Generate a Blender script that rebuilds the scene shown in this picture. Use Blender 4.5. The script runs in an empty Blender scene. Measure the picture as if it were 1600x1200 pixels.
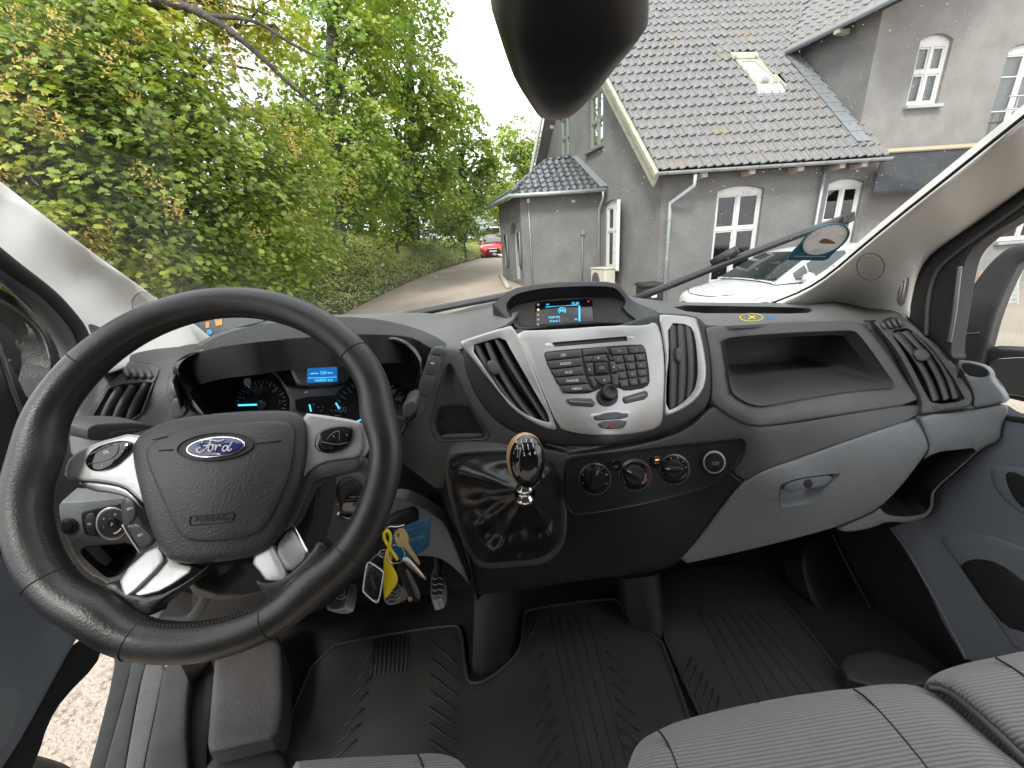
import bpy, math, random
import numpy as np
from mathutils import Vector, Matrix
from mathutils.geometry import delaunay_2d_cdt
random.seed(7); RNG = np.random.default_rng(11)
scene = bpy.context.scene
COL = scene.collection

# ---------------------------------------------------------------- camera
FPX = 603.0                      # focal length in pixels of the 1600x1200 photograph
PITCH, ROLL, YAW = math.radians(19.3), math.radians(4.1), math.radians(5.0)
HC = 1.75                        # camera height above the ground under the van
CAM = np.array([0.0, 0.0, HC])
def _basis():
    p, r, y = PITCH, ROLL, YAW
    f = np.array([0, math.cos(p), -math.sin(p)]); u0 = np.array([0, math.sin(p), math.cos(p)]); r0 = np.array([1.0, 0, 0])
    R = math.cos(r)*r0 - math.sin(r)*u0; U = math.sin(r)*r0 + math.cos(r)*u0
    rz = np.array([[math.cos(y), math.sin(y), 0], [-math.sin(y), math.cos(y), 0], [0, 0, 1]])
    return rz@f, rz@R, rz@U
CF, CR, CU = _basis()
cd = bpy.data.cameras.new('camera'); cam = bpy.data.objects.new('camera', cd); COL.objects.link(cam)
cd.sensor_fit = 'HORIZONTAL'; cd.sensor_width = 36.0; cd.lens = 36.0*FPX/1600.0
cd.clip_start = 0.02; cd.clip_end = 2000
cam.matrix_world = Matrix(((CR[0], CU[0], -CF[0], CAM[0]), (CR[1], CU[1], -CF[1], CAM[1]), (CR[2], CU[2], -CF[2], CAM[2]), (0, 0, 0, 1)))
scene.camera = cam

# ---------------------------------------------------------------- sky, sun, exposure
SUN_EL, SUN_AZ = math.radians(48), math.radians(-150)     # high soft sun behind the van, to its left
world = bpy.data.worlds.new('World'); scene.world = world; world.use_nodes = True
nt = world.node_tree; N = nt.nodes; L = nt.links
for n in list(N): N.remove(n)
out = N.new('ShaderNodeOutputWorld'); bg = N.new('ShaderNodeBackground'); bg.inputs['Strength'].default_value = 0.12
sky = N.new('ShaderNodeTexSky'); sky.sky_type = 'NISHITA'; sky.sun_disc = False
sky.sun_elevation = SUN_EL; sky.sun_rotation = SUN_AZ; sky.air_density = 1.0; sky.dust_density = 2.5; sky.ozone_density = 1.0
tc = N.new('ShaderNodeTexCoord'); mp = N.new('ShaderNodeMapping'); mp.inputs['Scale'].default_value = (1.0, 1.0, 2.6)
nz = N.new('ShaderNodeTexNoise'); nz.inputs['Scale'].default_value = 2.2; nz.inputs['Detail'].default_value = 7; nz.inputs['Roughness'].default_value = 0.55
rp = N.new('ShaderNodeValToRGB')
rp.color_ramp.elements[0].position = 0.34; rp.color_ramp.elements[0].color = (5.4, 5.7, 6.1, 1)
rp.color_ramp.elements[1].position = 0.60; rp.color_ramp.elements[1].color = (8.6, 8.7, 8.8, 1)
rf = N.new('ShaderNodeValToRGB')
rf.color_ramp.elements[0].position = 0.30; rf.color_ramp.elements[0].color = (0.72,)*3 + (1,)
rf.color_ramp.elements[1].position = 0.50; rf.color_ramp.elements[1].color = (0.97,)*3 + (1,)
mx = N.new('ShaderNodeMixRGB')
L.new(tc.outputs['Generated'], mp.inputs['Vector']); L.new(mp.outputs['Vector'], nz.inputs['Vector'])
L.new(nz.outputs['Fac'], rp.inputs['Fac']); L.new(nz.outputs['Fac'], rf.inputs['Fac'])
L.new(rf.outputs['Color'], mx.inputs['Fac']); L.new(sky.outputs['Color'], mx.inputs['Color1']); L.new(rp.outputs['Color'], mx.inputs['Color2'])
L.new(mx.outputs['Color'], bg.inputs['Color']); L.new(bg.outputs['Background'], out.inputs['Surface'])
sd = bpy.data.lights.new('sun', 'SUN'); sd.energy = 1.5; sd.angle = math.radians(14); sd.color = (1.0, 0.96, 0.9)
sun = bpy.data.objects.new('sun', sd); COL.objects.link(sun)
_sd = Vector((math.sin(SUN_AZ)*math.cos(SUN_EL), math.cos(SUN_AZ)*math.cos(SUN_EL), math.sin(SUN_EL)))
sun.rotation_euler = _sd.to_track_quat('Z', 'Y').to_euler(); sun.location = (0, 0, 30)
vs = scene.view_settings; vs.view_transform = 'Standard'; vs.look = 'None'; vs.exposure = 1.5; vs.gamma = 1.0; vs.use_curve_mapping = False
scene.cycles.use_denoising = True
scene.cycles.max_bounces = 8; scene.cycles.transparent_max_bounces = 16; scene.cycles.diffuse_bounces = 4; scene.cycles.glossy_bounces = 3

# ---------------------------------------------------------------- pixel <-> space
def ray(px, py):
    px = np.asarray(px, float)[..., None]; py = np.asarray(py, float)[..., None]
    return FPX*CF + (px-800)*CR - (py-600)*CU
def aty(px, py, Y): d = ray(px, py); return CAM + d*(np.asarray(Y, float)/d[..., 1])[..., None]
def atz(px, py, z): d = ray(px, py); return CAM + d*((z-HC)/d[..., 2])[..., None]
def atx(px, py, x): d = ray(px, py); return CAM + d*(x/d[..., 0])[..., None]
def plane_skin(p0, n):
    p0 = np.asarray(p0, float); n = np.asarray(n, float)
    def f(px, py):
        d = ray(px, py); return CAM + d*(((p0-CAM)@n)/(d@n))[..., None]
    return f
def proj(P):
    P = np.asarray(P, float)-CAM; d = P@CF
    return np.stack([800+FPX*(P@CR)/d, 600-FPX*(P@CU)/d], -1)
# windscreen plane: z = a - b*x + 0.8*(1-y) relative to the camera
WP0 = np.array([0, 1.0, HC-0.125]); WN = np.array([0.045, 0.80, 1.0]); WN = WN/np.linalg.norm(WN)
W = plane_skin(WP0, WN)
def rbf_skin(ctrl):
    """smooth surface through control pixels; third value is the forward distance Y, or a callable skin"""
    C = []
    for c in ctrl:
        y = c[2]
        if callable(y): y = y(c[0], c[1])[1]
        C.append((c[0]/100.0, c[1]/100.0, 1.0/y))
    C = np.array(C); n = len(C)
    def phi(r2): return np.where(r2 > 1e-12, 0.5*r2*np.log(np.maximum(r2, 1e-12)), 0.0)
    A = np.zeros((n+3, n+3)); d2 = ((C[:, None, :2]-C[None, :, :2])**2).sum(-1)
    A[:n, :n] = phi(d2) + np.eye(n)*1e-3; A[:n, n] = 1; A[:n, n+1:] = C[:, :2]; A[n, :n] = 1; A[n+1:, :n] = C[:, :2].T
    if n == 3: w = np.concatenate([np.zeros(3), np.linalg.solve(np.c_[np.ones(3), C[:, :2]], C[:, 2])])
    else: w = np.linalg.solve(A, np.r_[C[:, 2], 0, 0, 0])
    def f(px, py):
        q = np.stack([np.asarray(px, float)/100, np.asarray(py, float)/100], -1)
        r2 = ((q[..., None, :]-C[:, :2])**2).sum(-1)
        v = phi(r2)@w[:n] + w[n] + q@w[n+1:]
        return aty(px, py, 1.0/np.maximum(v, 1e-4))
    return f
def moved(skin, off):
    """the same surface, off metres nearer to the camera"""
    def f(px, py):
        P = skin(px, py); d = P-CAM; l = np.linalg.norm(d, axis=-1, keepdims=True); return CAM + d*(1-off/l)
    return f
def ZZ(x0, y0, s):
    return lambda *pts: [(x0+a/s, y0+b/s) for a, b in pts]
zA = ZZ(0, 420, 4); zB = ZZ(240, 500, 3.6364); zC = ZZ(680, 430, 3.6364); zD = ZZ(1080, 450, 3.0769); zE = ZZ(0, 700, 4)
zG = ZZ(480, 660, 3.6364); zH = ZZ(860, 660, 4); zI = ZZ(1200, 780, 4); zL = ZZ(740, 0, 4); zM = ZZ(750, 200, 3.529)
zN = ZZ(1060, 0, 2.963); zO = ZZ(1000, 230, 2.6667); zP = ZZ(0, 900, 2.6667); zQ = ZZ(600, 880, 2.6667)
zR = ZZ(0, 380, 3.75); zS = ZZ(440, 820, 5); zT = ZZ(960, 980, 2.5); zU = ZZ(360, 720, 5); zV = ZZ(640, 500, 6)
zX = ZZ(250, 640, 7.619); zY = ZZ(1040, 300, 4.4444); zK = ZZ(820, 450, 8); zW = ZZ(1480, 320, 3.53)

# ---------------------------------------------------------------- scene graph
def tag(o, label=None, cat=None, group=None, kind=None):
    for k, v in (('label', label), ('category', cat), ('group', group), ('kind', kind)):
        if v: o[k] = v
    return o
def wloc(o):
    v = Vector(o.location)
    while o.parent: o = o.parent; v += o.location
    return v
def link(name, data, loc, parent=None):
    o = bpy.data.objects.new(name, data); COL.objects.link(o)
    if parent is not None: o.parent = parent; o.location = Vector(loc)-wloc(parent)
    else: o.location = loc
    return o
def thing(name, loc, label, cat, group=None):
    return tag(link(name, None, Vector([float(c) for c in loc])), label, cat, group)
def part(name, loc, parent): return link(name, None, Vector([float(c) for c in loc]), parent)
def mk(name, verts, faces, mat, parent=None, smooth=True, label=None):
    V = np.asarray(verts, float).reshape(-1, 3); c = (V.min(0)+V.max(0))/2; c[2] = V[:, 2].min()
    me = bpy.data.meshes.new(name); me.from_pydata((V-c).tolist(), [], [list(map(int, f)) for f in faces]); me.update()
    if smooth: me.polygons.foreach_set('use_smooth', [True]*len(me.polygons))
    if mat is not None: me.materials.append(mat)
    o = link(name, me, c.tolist(), parent)
    if label: o['label'] = label
    return o
def fast_mesh(name, V, k, mat, parent=None, smooth=False):
    """V: (n, k, 3) polygons"""
    V = np.asarray(V, np.float32); n = V.shape[0]; c = (V.reshape(-1, 3).min(0)+V.reshape(-1, 3).max(0))/2; c[2] = V[..., 2].min()
    me = bpy.data.meshes.new(name); me.vertices.add(n*k); me.vertices.foreach_set('co', (V-c).reshape(-1))
    me.loops.add(n*k); me.loops.foreach_set('vertex_index', np.arange(n*k, dtype=np.int32))
    me.polygons.add(n); me.polygons.foreach_set('loop_start', np.arange(0, n*k, k, dtype=np.int32))
    me.update(calc_edges=True); me.materials.append(mat)
    return link(name, me, c.tolist(), parent)

# ---------------------------------------------------------------- materials
MATS = {}
def material(name, col, rough=0.5, metal=0.0, bump=None, var=None, coat=0.0, spec=0.5, emit=None, sheen=0.0, wear=None, trans=0.0):
    """bump=(noise scale, strength, distance); var=(noise scale, colour 2, lo, hi)"""
    m = bpy.data.materials.new(name); m.use_nodes = True; t = m.node_tree; b = t.nodes['Principled BSDF']
    b.inputs['Base Color'].default_value = (*col, 1); b.inputs['Roughness'].default_value = rough; b.inputs['Metallic'].default_value = metal
    b.inputs['Coat Weight'].default_value = coat; b.inputs['Specular IOR Level'].default_value = spec; b.inputs['Sheen Weight'].default_value = sheen
    b.inputs['Transmission Weight'].default_value = trans
    co = t.nodes.new('ShaderNodeTexCoord')
    if var:
        vs_ = var if isinstance(var, list) else [var]; prev = None
        for sc_, c2, lo, hi in vs_:
            n = t.nodes.new('ShaderNodeTexNoise'); n.inputs['Scale'].default_value = sc_; n.inputs['Detail'].default_value = 5
            r = t.nodes.new('ShaderNodeMapRange'); r.inputs['From Min'].default_value = lo; r.inputs['From Max'].default_value = hi
            x = t.nodes.new('ShaderNodeMixRGB'); x.inputs['Color1'].default_value = (*col, 1); x.inputs['Color2'].default_value = (*c2, 1)
            t.links.new(co.outputs['Object'], n.inputs['Vector']); t.links.new(n.outputs['Fac'], r.inputs['Value']); t.links.new(r.outputs['Result'], x.inputs['Fac'])
            if prev is not None: t.links.new(prev, x.inputs['Color1'])
            prev = x.outputs['Color']
        t.links.new(prev, b.inputs['Base Color'])
    if wear:   # (scale, roughness 2)
        n = t.nodes.new('ShaderNodeTexNoise'); n.inputs['Scale'].default_value = wear[0]; n.inputs['Detail'].default_value = 6
        r = t.nodes.new('ShaderNodeMapRange'); r.inputs['From Min'].default_value = 0.35; r.inputs['From Max'].default_value = 0.65
        r.inputs['To Min'].default_value = rough; r.inputs['To Max'].default_value = wear[1]
        t.links.new(co.outputs['Object'], n.inputs['Vector']); t.links.new(n.outputs['Fac'], r.inputs['Value']); t.links.new(r.outputs['Result'], b.inputs['Roughness'])
    if bump:
        prev = None
        for sc_, st, di in (bump if isinstance(bump, list) else [bump]):
            n = t.nodes.new('ShaderNodeTexNoise'); n.inputs['Scale'].default_value = sc_; n.inputs['Detail'].default_value = 3
            bu = t.nodes.new('ShaderNodeBump'); bu.inputs['Strength'].default_value = st; bu.inputs['Distance'].default_value = di
            t.links.new(co.outputs['Object'], n.inputs['Vector']); t.links.new(n.outputs['Fac'], bu.inputs['Height'])
            if prev is not None: t.links.new(prev, bu.inputs['Normal'])
            prev = bu.outputs['Normal']
        t.links.new(prev, b.inputs['Normal'])
    if emit: b.inputs['Emission Color'].default_value = (*emit[0], 1); b.inputs['Emission Strength'].default_value = emit[1]
    MATS[name] = m; return m
def glass_material(name, tint=(0.9, 0.93, 0.92), refl=1.0, dirt=0.0, rough=0.0):
    """thin pane: see-through with a fresnel reflection and a little dust"""
    m = bpy.data.materials.new(name); m.use_nodes = True; t = m.node_tree
    for n in list(t.nodes): t.nodes.remove(n)
    o = t.nodes.new('ShaderNodeOutputMaterial'); tr = t.nodes.new('ShaderNodeBsdfTransparent'); tr.inputs['Color'].default_value = (*tint, 1)
    gl = t.nodes.new('ShaderNodeBsdfGlossy'); gl.inputs['Roughness'].default_value = rough
    fr = t.nodes.new('ShaderNodeFresnel'); fr.inputs['IOR'].default_value = 1.45
    mu = t.nodes.new('ShaderNodeMath'); mu.operation = 'MULTIPLY'; mu.inputs[1].default_value = refl
    mi = t.nodes.new('ShaderNodeMixShader')
    t.links.new(fr.outputs['Fac'], mu.inputs[0]); t.links.new(mu.outputs['Value'], mi.inputs['Fac']); t.links.new(tr.outputs['BSDF'], mi.inputs[1]); t.links.new(gl.outputs['BSDF'], mi.inputs[2])
    res = mi.outputs['Shader']
    if dirt:
        co = t.nodes.new('ShaderNodeTexCoord'); n = t.nodes.new('ShaderNodeTexNoise'); n.inputs['Scale'].default_value = 2.5; n.inputs['Detail'].default_value = 4
        r = t.nodes.new('ShaderNodeMapRange'); r.inputs['From Min'].default_value = 0.35; r.inputs['From Max'].default_value = 0.75; r.inputs['To Max'].default_value = dirt
        df = t.nodes.new('ShaderNodeBsdfDiffuse'); df.inputs['Color'].default_value = (0.7, 0.7, 0.68, 1); m2 = t.nodes.new('ShaderNodeMixShader')
        t.links.new(co.outputs['Object'], n.inputs['Vector']); t.links.new(n.outputs['Fac'], r.inputs['Value']); t.links.new(r.outputs['Result'], m2.inputs['Fac'])
        t.links.new(res, m2.inputs[1]); t.links.new(df.outputs['BSDF'], m2.inputs[2]); res = m2.outputs['Shader']
    t.links.new(res, o.inputs['Surface']); MATS[name] = m; return m

# ---------------------------------------------------------------- shapes
def chaikin(P, n, closed=True):
    P = np.asarray(P, float)
    for _ in range(n):
        Q = np.roll(P, -1, 0) if closed else P[1:]
        A = P if closed else P[:-1]
        R_ = np.empty((2*len(A), P.shape[1])); R_[0::2] = 0.75*A+0.25*Q; R_[1::2] = 0.25*A+0.75*Q
        P = R_ if closed else np.vstack([P[:1], R_, P[-1:]])
    return P
def resample(P, ds, closed=True):
    P = np.asarray(P, float); Q = np.vstack([P, P[:1]]) if closed else P
    s = np.r_[0, np.cumsum(np.linalg.norm(np.diff(Q, axis=0), axis=1))]
    n = max(4 if closed else 2, int(round(s[-1]/ds)))
    u = np.linspace(0, s[-1], n+(0 if closed else 1), endpoint=not closed)
    out_ = np.stack([np.interp(u, s, Q[:, k]) for k in range(P.shape[1])], -1)
    return out_
def densify(P, ds):
    """add points along straight runs, keep the corners"""
    P = np.asarray(P, float); o = []
    for a, b in zip(P, np.roll(P, -1, 0)):
        n = max(1, int(np.ceil(np.linalg.norm(b-a)/ds)))
        for k in range(n): o.append(a+(b-a)*k/n)
    return np.array(o)
def inside(P, poly):
    x, y = P[:, 0], P[:, 1]; r = np.zeros(len(P), bool); a = poly; b = np.roll(poly, -1, 0)
    for (x1, y1), (x2, y2) in zip(a, b):
        if y1 == y2: continue
        c = ((y1 > y) != (y2 > y)) & (x < (x2-x1)*(y-y1)/(y2-y1)+x1); r ^= c
    return r
def dist_to(P, poly):
    a = poly; b = np.roll(poly, -1, 0); d = np.full(len(P), 1e9)
    for p, q in zip(a, b):
        e = q-p; l = (e@e) or 1e-9; t = np.clip(((P-p)@e)/l, 0, 1); d = np.minimum(d, np.hypot(*(P-p-t[:, None]*e).T))
    return d
def loop_px(pts, sm, ds):
    P = np.asarray(pts, float)[:, :2]
    if sm: P = chaikin(P, sm)
    return densify(P, ds)
def fill2d(outer, holes, rings, grid):
    pts = [outer]+holes; edges = []; base = 0
    for l in pts:
        edges += [(base+i, base+(i+1) % len(l)) for i in range(len(l))]; base += len(l)
    def ok(Q, lo):
        m = inside(Q, outer) & (dist_to(Q, outer) > lo)
        for h in holes: m &= ~inside(Q, h) & (dist_to(Q, h) > lo)
        return Q[m]
    area = 0.5*np.sum(outer[:, 0]*np.roll(outer[:, 1], -1)-np.roll(outer[:, 0], -1)*outer[:, 1])
    last = 0
    for r in rings:
        t = np.roll(outer, -1, 0)-np.roll(outer, 1, 0); t /= np.maximum(np.linalg.norm(t, axis=1), 1e-9)[:, None]
        nrm = np.stack([-t[:, 1], t[:, 0]], 1)*np.sign(area); q = ok(outer+nrm*r, r*0.93)
        if len(q): pts.append(q)
        last = r
    if grid:
        x0, y0 = outer.min(0); x1, y1 = outer.max(0)
        gx, gy = np.meshgrid(np.arange(x0+grid*.37, x1, grid), np.arange(y0+grid*.41, y1, grid)); G = np.stack([gx.ravel(), gy.ravel()], 1)
        G[:, 0] += (np.round(G[:, 1]/grid) % 2)*grid*.5
        q = ok(G, max(last+grid*.45, grid*.45))
        if len(q): pts.append(q)
    V = np.vstack(pts)
    vo, eo, fo, *_ = delaunay_2d_cdt([Vector(p) for p in V], edges, [], 0, 1e-5)
    vo = np.array([(v.x, v.y) for v in vo]); fo = np.array([f for f in fo if len(f) == 3])
    c = vo[fo].mean(1); m = inside(c, outer)
    for h in holes: m &= ~inside(c, h)
    fo = fo[m]; a = vo[fo]
    s = (a[:, 1, 0]-a[:, 0, 0])*(a[:, 2, 1]-a[:, 0, 1])-(a[:, 1, 1]-a[:, 0, 1])*(a[:, 2, 0]-a[:, 0, 0])
    fo[s > 0] = fo[s > 0][:, ::-1]
    return vo, fo
def panel(name, pts, skin, mat, parent, off=0.0, rnd=4.0, rb=None, wall=0.015, sm=1, ds=5.0, holes=(), grid=10.0, hsm=1, hr=0.0, dome=0.0, label=None):
    """a moulded piece traced as an outline, laid on a surface, with rounded edges, real walls and openings"""
    outer = loop_px(pts, sm, ds); hs = [loop_px(h, hsm, ds) for h in holes]
    rings = [rnd*.12, rnd*.4, rnd] if rnd > 0 else []
    vo, fo = fill2d(outer, hs, rings, grid)
    d = dist_to(vo, outer); P = skin(vo[:, 0], vo[:, 1]); dv = P-CAM; ln = np.linalg.norm(dv, axis=1)
    if rb is None: rb = rnd*np.median(ln)/FPX*0.9
    back = np.zeros(len(vo))
    if rnd > 0:
        q = np.clip(1-d/rnd, 0, 1); back = rb*(1-np.sqrt(np.maximum(0, 1-q*q)))
    if hr > 0:
        for h in hs:
            q = np.clip(1-dist_to(vo, h)/hr, 0, 1); back = np.maximum(back, hr*np.median(ln)/FPX*(1-np.sqrt(np.maximum(0, 1-q*q))))
    if dome: dm = d/max(d.max(), 1e-6); back = back - dome*np.sqrt(np.clip(dm*(2-dm), 0, 1))
    P = CAM + dv*(1+(back-off)/ln)[:, None]
    V = P.tolist(); Fc = [tuple(f) for f in fo]
    if wall:
        a = P[fo]; nn = np.cross(a[:, 1]-a[:, 0], a[:, 2]-a[:, 0]).sum(0); nn /= np.linalg.norm(nn)
        if nn@dv.mean(0) < 0: nn = -nn
        cnt = {}
        for f in fo:
            for i in range(3):
                e = (f[i], f[(i+1) % 3]); k = (min(e), max(e)); cnt[k] = None if k in cnt else e
        idx = {}
        for e in cnt.values():
            if e is None: continue
            for v in e:
                if v not in idx: idx[v] = len(V); V.append(P[v]); V.append(P[v]+nn*wall)
            a_, b_ = idx[e[0]], idx[e[1]]; Fc.append((b_, a_, a_+1, b_+1))
    return mk(name, V, Fc, mat, parent, True, label)
def recess(name, pts, skin, mat, parent, depth=0.06, scale=0.9, sm=1, ds=6.0, off=0.0, shift=(0, 0), label=None, direction=None):
    """a pocket: walls running back from an opening, closed by a floor"""
    o = loop_px(pts, sm, ds); P = moved(skin, off)(o[:, 0], o[:, 1]); c = P.mean(0)
    if direction is None:
        nn = np.zeros(3)
        for a, b in zip(P, np.roll(P, -1, 0)): nn += np.cross(a-c, b-c)
        nn /= np.linalg.norm(nn)
        if nn@(c-CAM) < 0: nn = -nn
    else: nn = np.asarray(direction, float)
    n = len(P); steps = [(0, 1.0), (0.08, .995), (0.9, scale+(1-scale)*.1), (0.97, scale), (1.0, scale*.96)]
    sh = shift[0]*CR - shift[1]*CU
    V = []; Fc = []
    for t, s in steps: V += (c+(P-c)*s+nn*depth*t+sh*t).tolist()
    for k in range(len(steps)-1):
        for i in range(n): j = (i+1) % n; Fc.append((k*n+i, k*n+j, (k+1)*n+j, (k+1)*n+i))
    b = (len(steps)-1)*n; V.append((c+nn*depth+sh).tolist()); ci = len(V)-1
    for i in range(n): Fc.append((b+i, b+(i+1) % n, ci))
    return mk(name, V, Fc, mat, parent, True, label)
def tube(name, pts, rad, mat, parent=None, seg=10, closed=False, sm=0, cap=True, label=None, flat=1.0, up=None):
    P = np.asarray(pts, float)
    if sm: P = chaikin(P, sm, closed)
    n = len(P); r = np.full(n, rad) if np.isscalar(rad) else np.interp(np.linspace(0, 1, n), np.linspace(0, 1, len(rad)), rad)
    V = []; Fc = []; prev = None
    for i in range(n):
        t = (P[(i+1) % n]-P[i-1]) if closed else (P[min(i+1, n-1)]-P[max(i-1, 0)]); t = t/max(np.linalg.norm(t), 1e-9)
        if prev is None: a = np.array(up, float) if up is not None else (np.array([0, 0, 1.0]) if abs(t[2]) < .9 else np.array([1.0, 0, 0]))
        else: a = prev
        a = a-t*(a@t); a /= max(np.linalg.norm(a), 1e-9); prev = a; b = np.cross(t, a)
        for k in range(seg):
            q = 2*math.pi*k/seg; V.append(P[i]+r[i]*(math.cos(q)*a*flat+math.sin(q)*b))
    m = n if closed else n-1
    for i in range(m):
        j = (i+1) % n
        for k in range(seg): l = (k+1) % seg; Fc.append((i*seg+k, i*seg+l, j*seg+l, j*seg+k))
    if cap and not closed: Fc.append(tuple(range(seg))[::-1]); Fc.append(tuple((n-1)*seg+k for k in range(seg)))
    return mk(name, V, Fc, mat, parent, True, label)
def box_mesh(lo, hi):
    x0, y0, z0 = lo; x1, y1, z1 = hi
    return [(x0, y0, z0), (x1, y0, z0), (x1, y1, z0), (x0, y1, z0), (x0, y0, z1), (x1, y0, z1), (x1, y1, z1), (x0, y1, z1)], \
           [(3, 2, 1, 0), (4, 5, 6, 7), (0, 1, 5, 4), (1, 2, 6, 5), (2, 3, 7, 6), (3, 0, 4, 7)]
def obox(name, c, ax, ay, az, mat, parent=None, bev=0.0, label=None):
    """box round centre c with half-axes ax, ay, az (vectors); bev rounds the edges a little"""
    c, ax, ay, az = [np.asarray(v, float) for v in (c, ax, ay, az)]
    if bev <= 0:
        V = [c+sx*ax+sy*ay+sz*az for sz in (-1, 1) for sx, sy in ((-1, -1), (1, -1), (1, 1), (-1, 1))]
        return mk(name, V, [(3, 2, 1, 0), (4, 5, 6, 7), (0, 1, 5, 4), (1, 2, 6, 5), (2, 3, 7, 6), (3, 0, 4, 7)], mat, parent, False, label)
    la, lb, lc = [np.linalg.norm(v) for v in (ax, ay, az)]; V = []; Fc = []
    lay = [(-1, bev), (-1+bev/lc, 0), (1-bev/lc, 0), (1, bev)]
    for z, ins in lay:
        a, b = 1-ins/la, 1-ins/lb; ca, cb = a-bev/la, b-bev/lb
        for x, y in ((-ca, -b), (ca, -b), (a, -cb), (a, cb), (ca, b), (-ca, b), (-a, cb), (-a, -cb)): V.append(c+x*ax+y*ay+z*az)
    for k in range(3):
        for i in range(8): j = (i+1) % 8; Fc.append((k*8+i, k*8+j, k*8+8+j, k*8+8+i))
    Fc.append(tuple(range(8))[::-1]); Fc.append(tuple(range(24, 32)))
    return mk(name, V, Fc, mat, parent, False, label)
def lathe(name, c, axis, prof, mat, parent=None, seg=24, label=None, ref=None):
    """profile [(radius, height along axis)]"""
    c = np.asarray(c, float); ax = np.asarray(axis, float); ax /= np.linalg.norm(ax)
    a = np.asarray(ref, float) if ref is not None else (np.array([1.0, 0, 0]) if abs(ax[0]) < .9 else np.array([0, 1.0, 0]))
    a = a-ax*(a@ax); a /= np.linalg.norm(a); b = np.cross(ax, a); V = []; Fc = []
    for r, h in prof:
        for k in range(seg): q = 2*math.pi*k/seg; V.append(c+ax*h+r*(math.cos(q)*a+math.sin(q)*b))
    for i in range(len(prof)-1):
        for k in range(seg): l = (k+1) % seg; Fc.append((i*seg+k, i*seg+l, (i+1)*seg+l, (i+1)*seg+k))
    Fc.append(tuple(range(seg))[::-1]); Fc.append(tuple((len(prof)-1)*seg+k for k in range(seg)))
    return mk(name, V, Fc, mat, parent, True, label)
_TXT = {}
def text_geo(s):
    if s not in _TXT:
        cu = bpy.data.curves.new('lettering', 'FONT'); cu.body = s; cu.size = 1.0; cu.resolution_u = 2; cu.align_x = 'CENTER'; cu.align_y = 'CENTER'
        ob = bpy.data.objects.new('lettering', cu); COL.objects.link(ob)
        me = bpy.data.meshes.new_from_object(ob.evaluated_get(bpy.context.evaluated_depsgraph_get()))
        V = np.array([v.co[:2] for v in me.vertices]); Fc = [tuple(p.vertices) for p in me.polygons]
        bpy.data.objects.remove(ob); bpy.data.curves.remove(cu); bpy.data.meshes.remove(me); _TXT[s] = (V, Fc)
    return _TXT[s]
def text_px(name, s, px, py, size, skin, mat, parent, rot=0.0, off=0.0012, sx=1.0, shear=0.0):
    """lettering laid on a surface: size = letter height in photo pixels, rot = degrees anticlockwise in the photo"""
    V, Fc = text_geo(s); q = math.radians(rot); x = V[:, 0]*sx*size/0.7+V[:, 1]*shear*size/0.7; y = V[:, 1]*size/0.7
    X = px+x*math.cos(q)-y*math.sin(q)*1.0; Y = py-(x*math.sin(q)+y*math.cos(q))
    return mk(name, moved(skin, off)(X, Y), Fc, mat, parent, False)
def strip_px(name, pts, w, skin, mat, parent, off=0.0015, sm=2, closed=False, r3=None, seg=6):
    """a thin bead or line following a traced path on a surface; w in photo pixels"""
    P = np.asarray(pts, float)
    if sm: P = chaikin(P, sm, closed)
    Q = moved(skin, off)(P[:, 0], P[:, 1]); l = np.median(np.linalg.norm(Q-CAM, axis=1))
    return tube(name, Q, (w/2*l/FPX) if r3 is None else r3, mat, parent, seg=seg, closed=closed)
def disc_px(name, px, py, r, skin, mat, parent, off=0.002, wall=0.004, seg=28, rnd=1.5, ry=None, rot=0.0, dome=0.0, label=None):
    t = np.linspace(0, 2*math.pi, seg, endpoint=False); ry = ry or r; a, b = r*np.cos(t), ry*np.sin(t); q = math.radians(rot)
    return panel(name, np.stack([px+a*math.cos(q)+b*math.sin(q), py-a*math.sin(q)+b*math.cos(q)], 1), skin, mat, parent, off=off, rnd=rnd, wall=wall, sm=0, ds=50, grid=max(r/3, 2), dome=dome, label=label)
# ================================================================ MATERIALS OF THE CAB
G_ = [(420, 0.55, 0.0013), (1500, 0.5, 0.0006)]
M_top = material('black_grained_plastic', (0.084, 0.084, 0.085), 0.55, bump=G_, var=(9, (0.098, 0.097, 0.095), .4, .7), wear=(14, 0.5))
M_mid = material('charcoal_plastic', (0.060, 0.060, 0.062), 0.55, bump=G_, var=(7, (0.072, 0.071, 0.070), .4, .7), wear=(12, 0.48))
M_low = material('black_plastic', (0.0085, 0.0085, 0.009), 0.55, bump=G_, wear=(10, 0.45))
M_grey = material('blue_grey_plastic', (0.150, 0.160, 0.167), 0.52, bump=G_, var=[(5, (0.164, 0.174, 0.180), .4, .7), (60, (0.138, 0.147, 0.153), .55, .75)])
M_door = material('slate_door_plastic', (0.118, 0.130, 0.150), 0.6, bump=G_, var=(4, (0.135, 0.147, 0.167), .4, .7))
M_cream = material('cream_pillar_trim', (0.62, 0.60, 0.56), 0.7, bump=(1500, 0.2, 0.0004), var=(5, (0.57, 0.55, 0.51), .45, .7))
M_silver = material('silver_fascia', (0.37, 0.37, 0.37), 0.36, metal=0.55, bump=(1800, 0.10, 0.0002), wear=(20, 0.44))
M_bright = material('satin_chrome', (0.50, 0.50, 0.505), 0.32, metal=0.3, wear=(30, 0.32))
M_chrome = material('chrome', (0.8, 0.8, 0.8), 0.08, metal=1.0)
M_gun = material('dark_satin_metal', (0.16, 0.165, 0.17), 0.3, metal=0.6)
M_btn = material('soft_touch_button', (0.040, 0.042, 0.045), 0.42, bump=(2500, 0.15, 0.0002))
M_btn2 = material('slate_switch', (0.050, 0.056, 0.060), 0.5)
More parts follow.
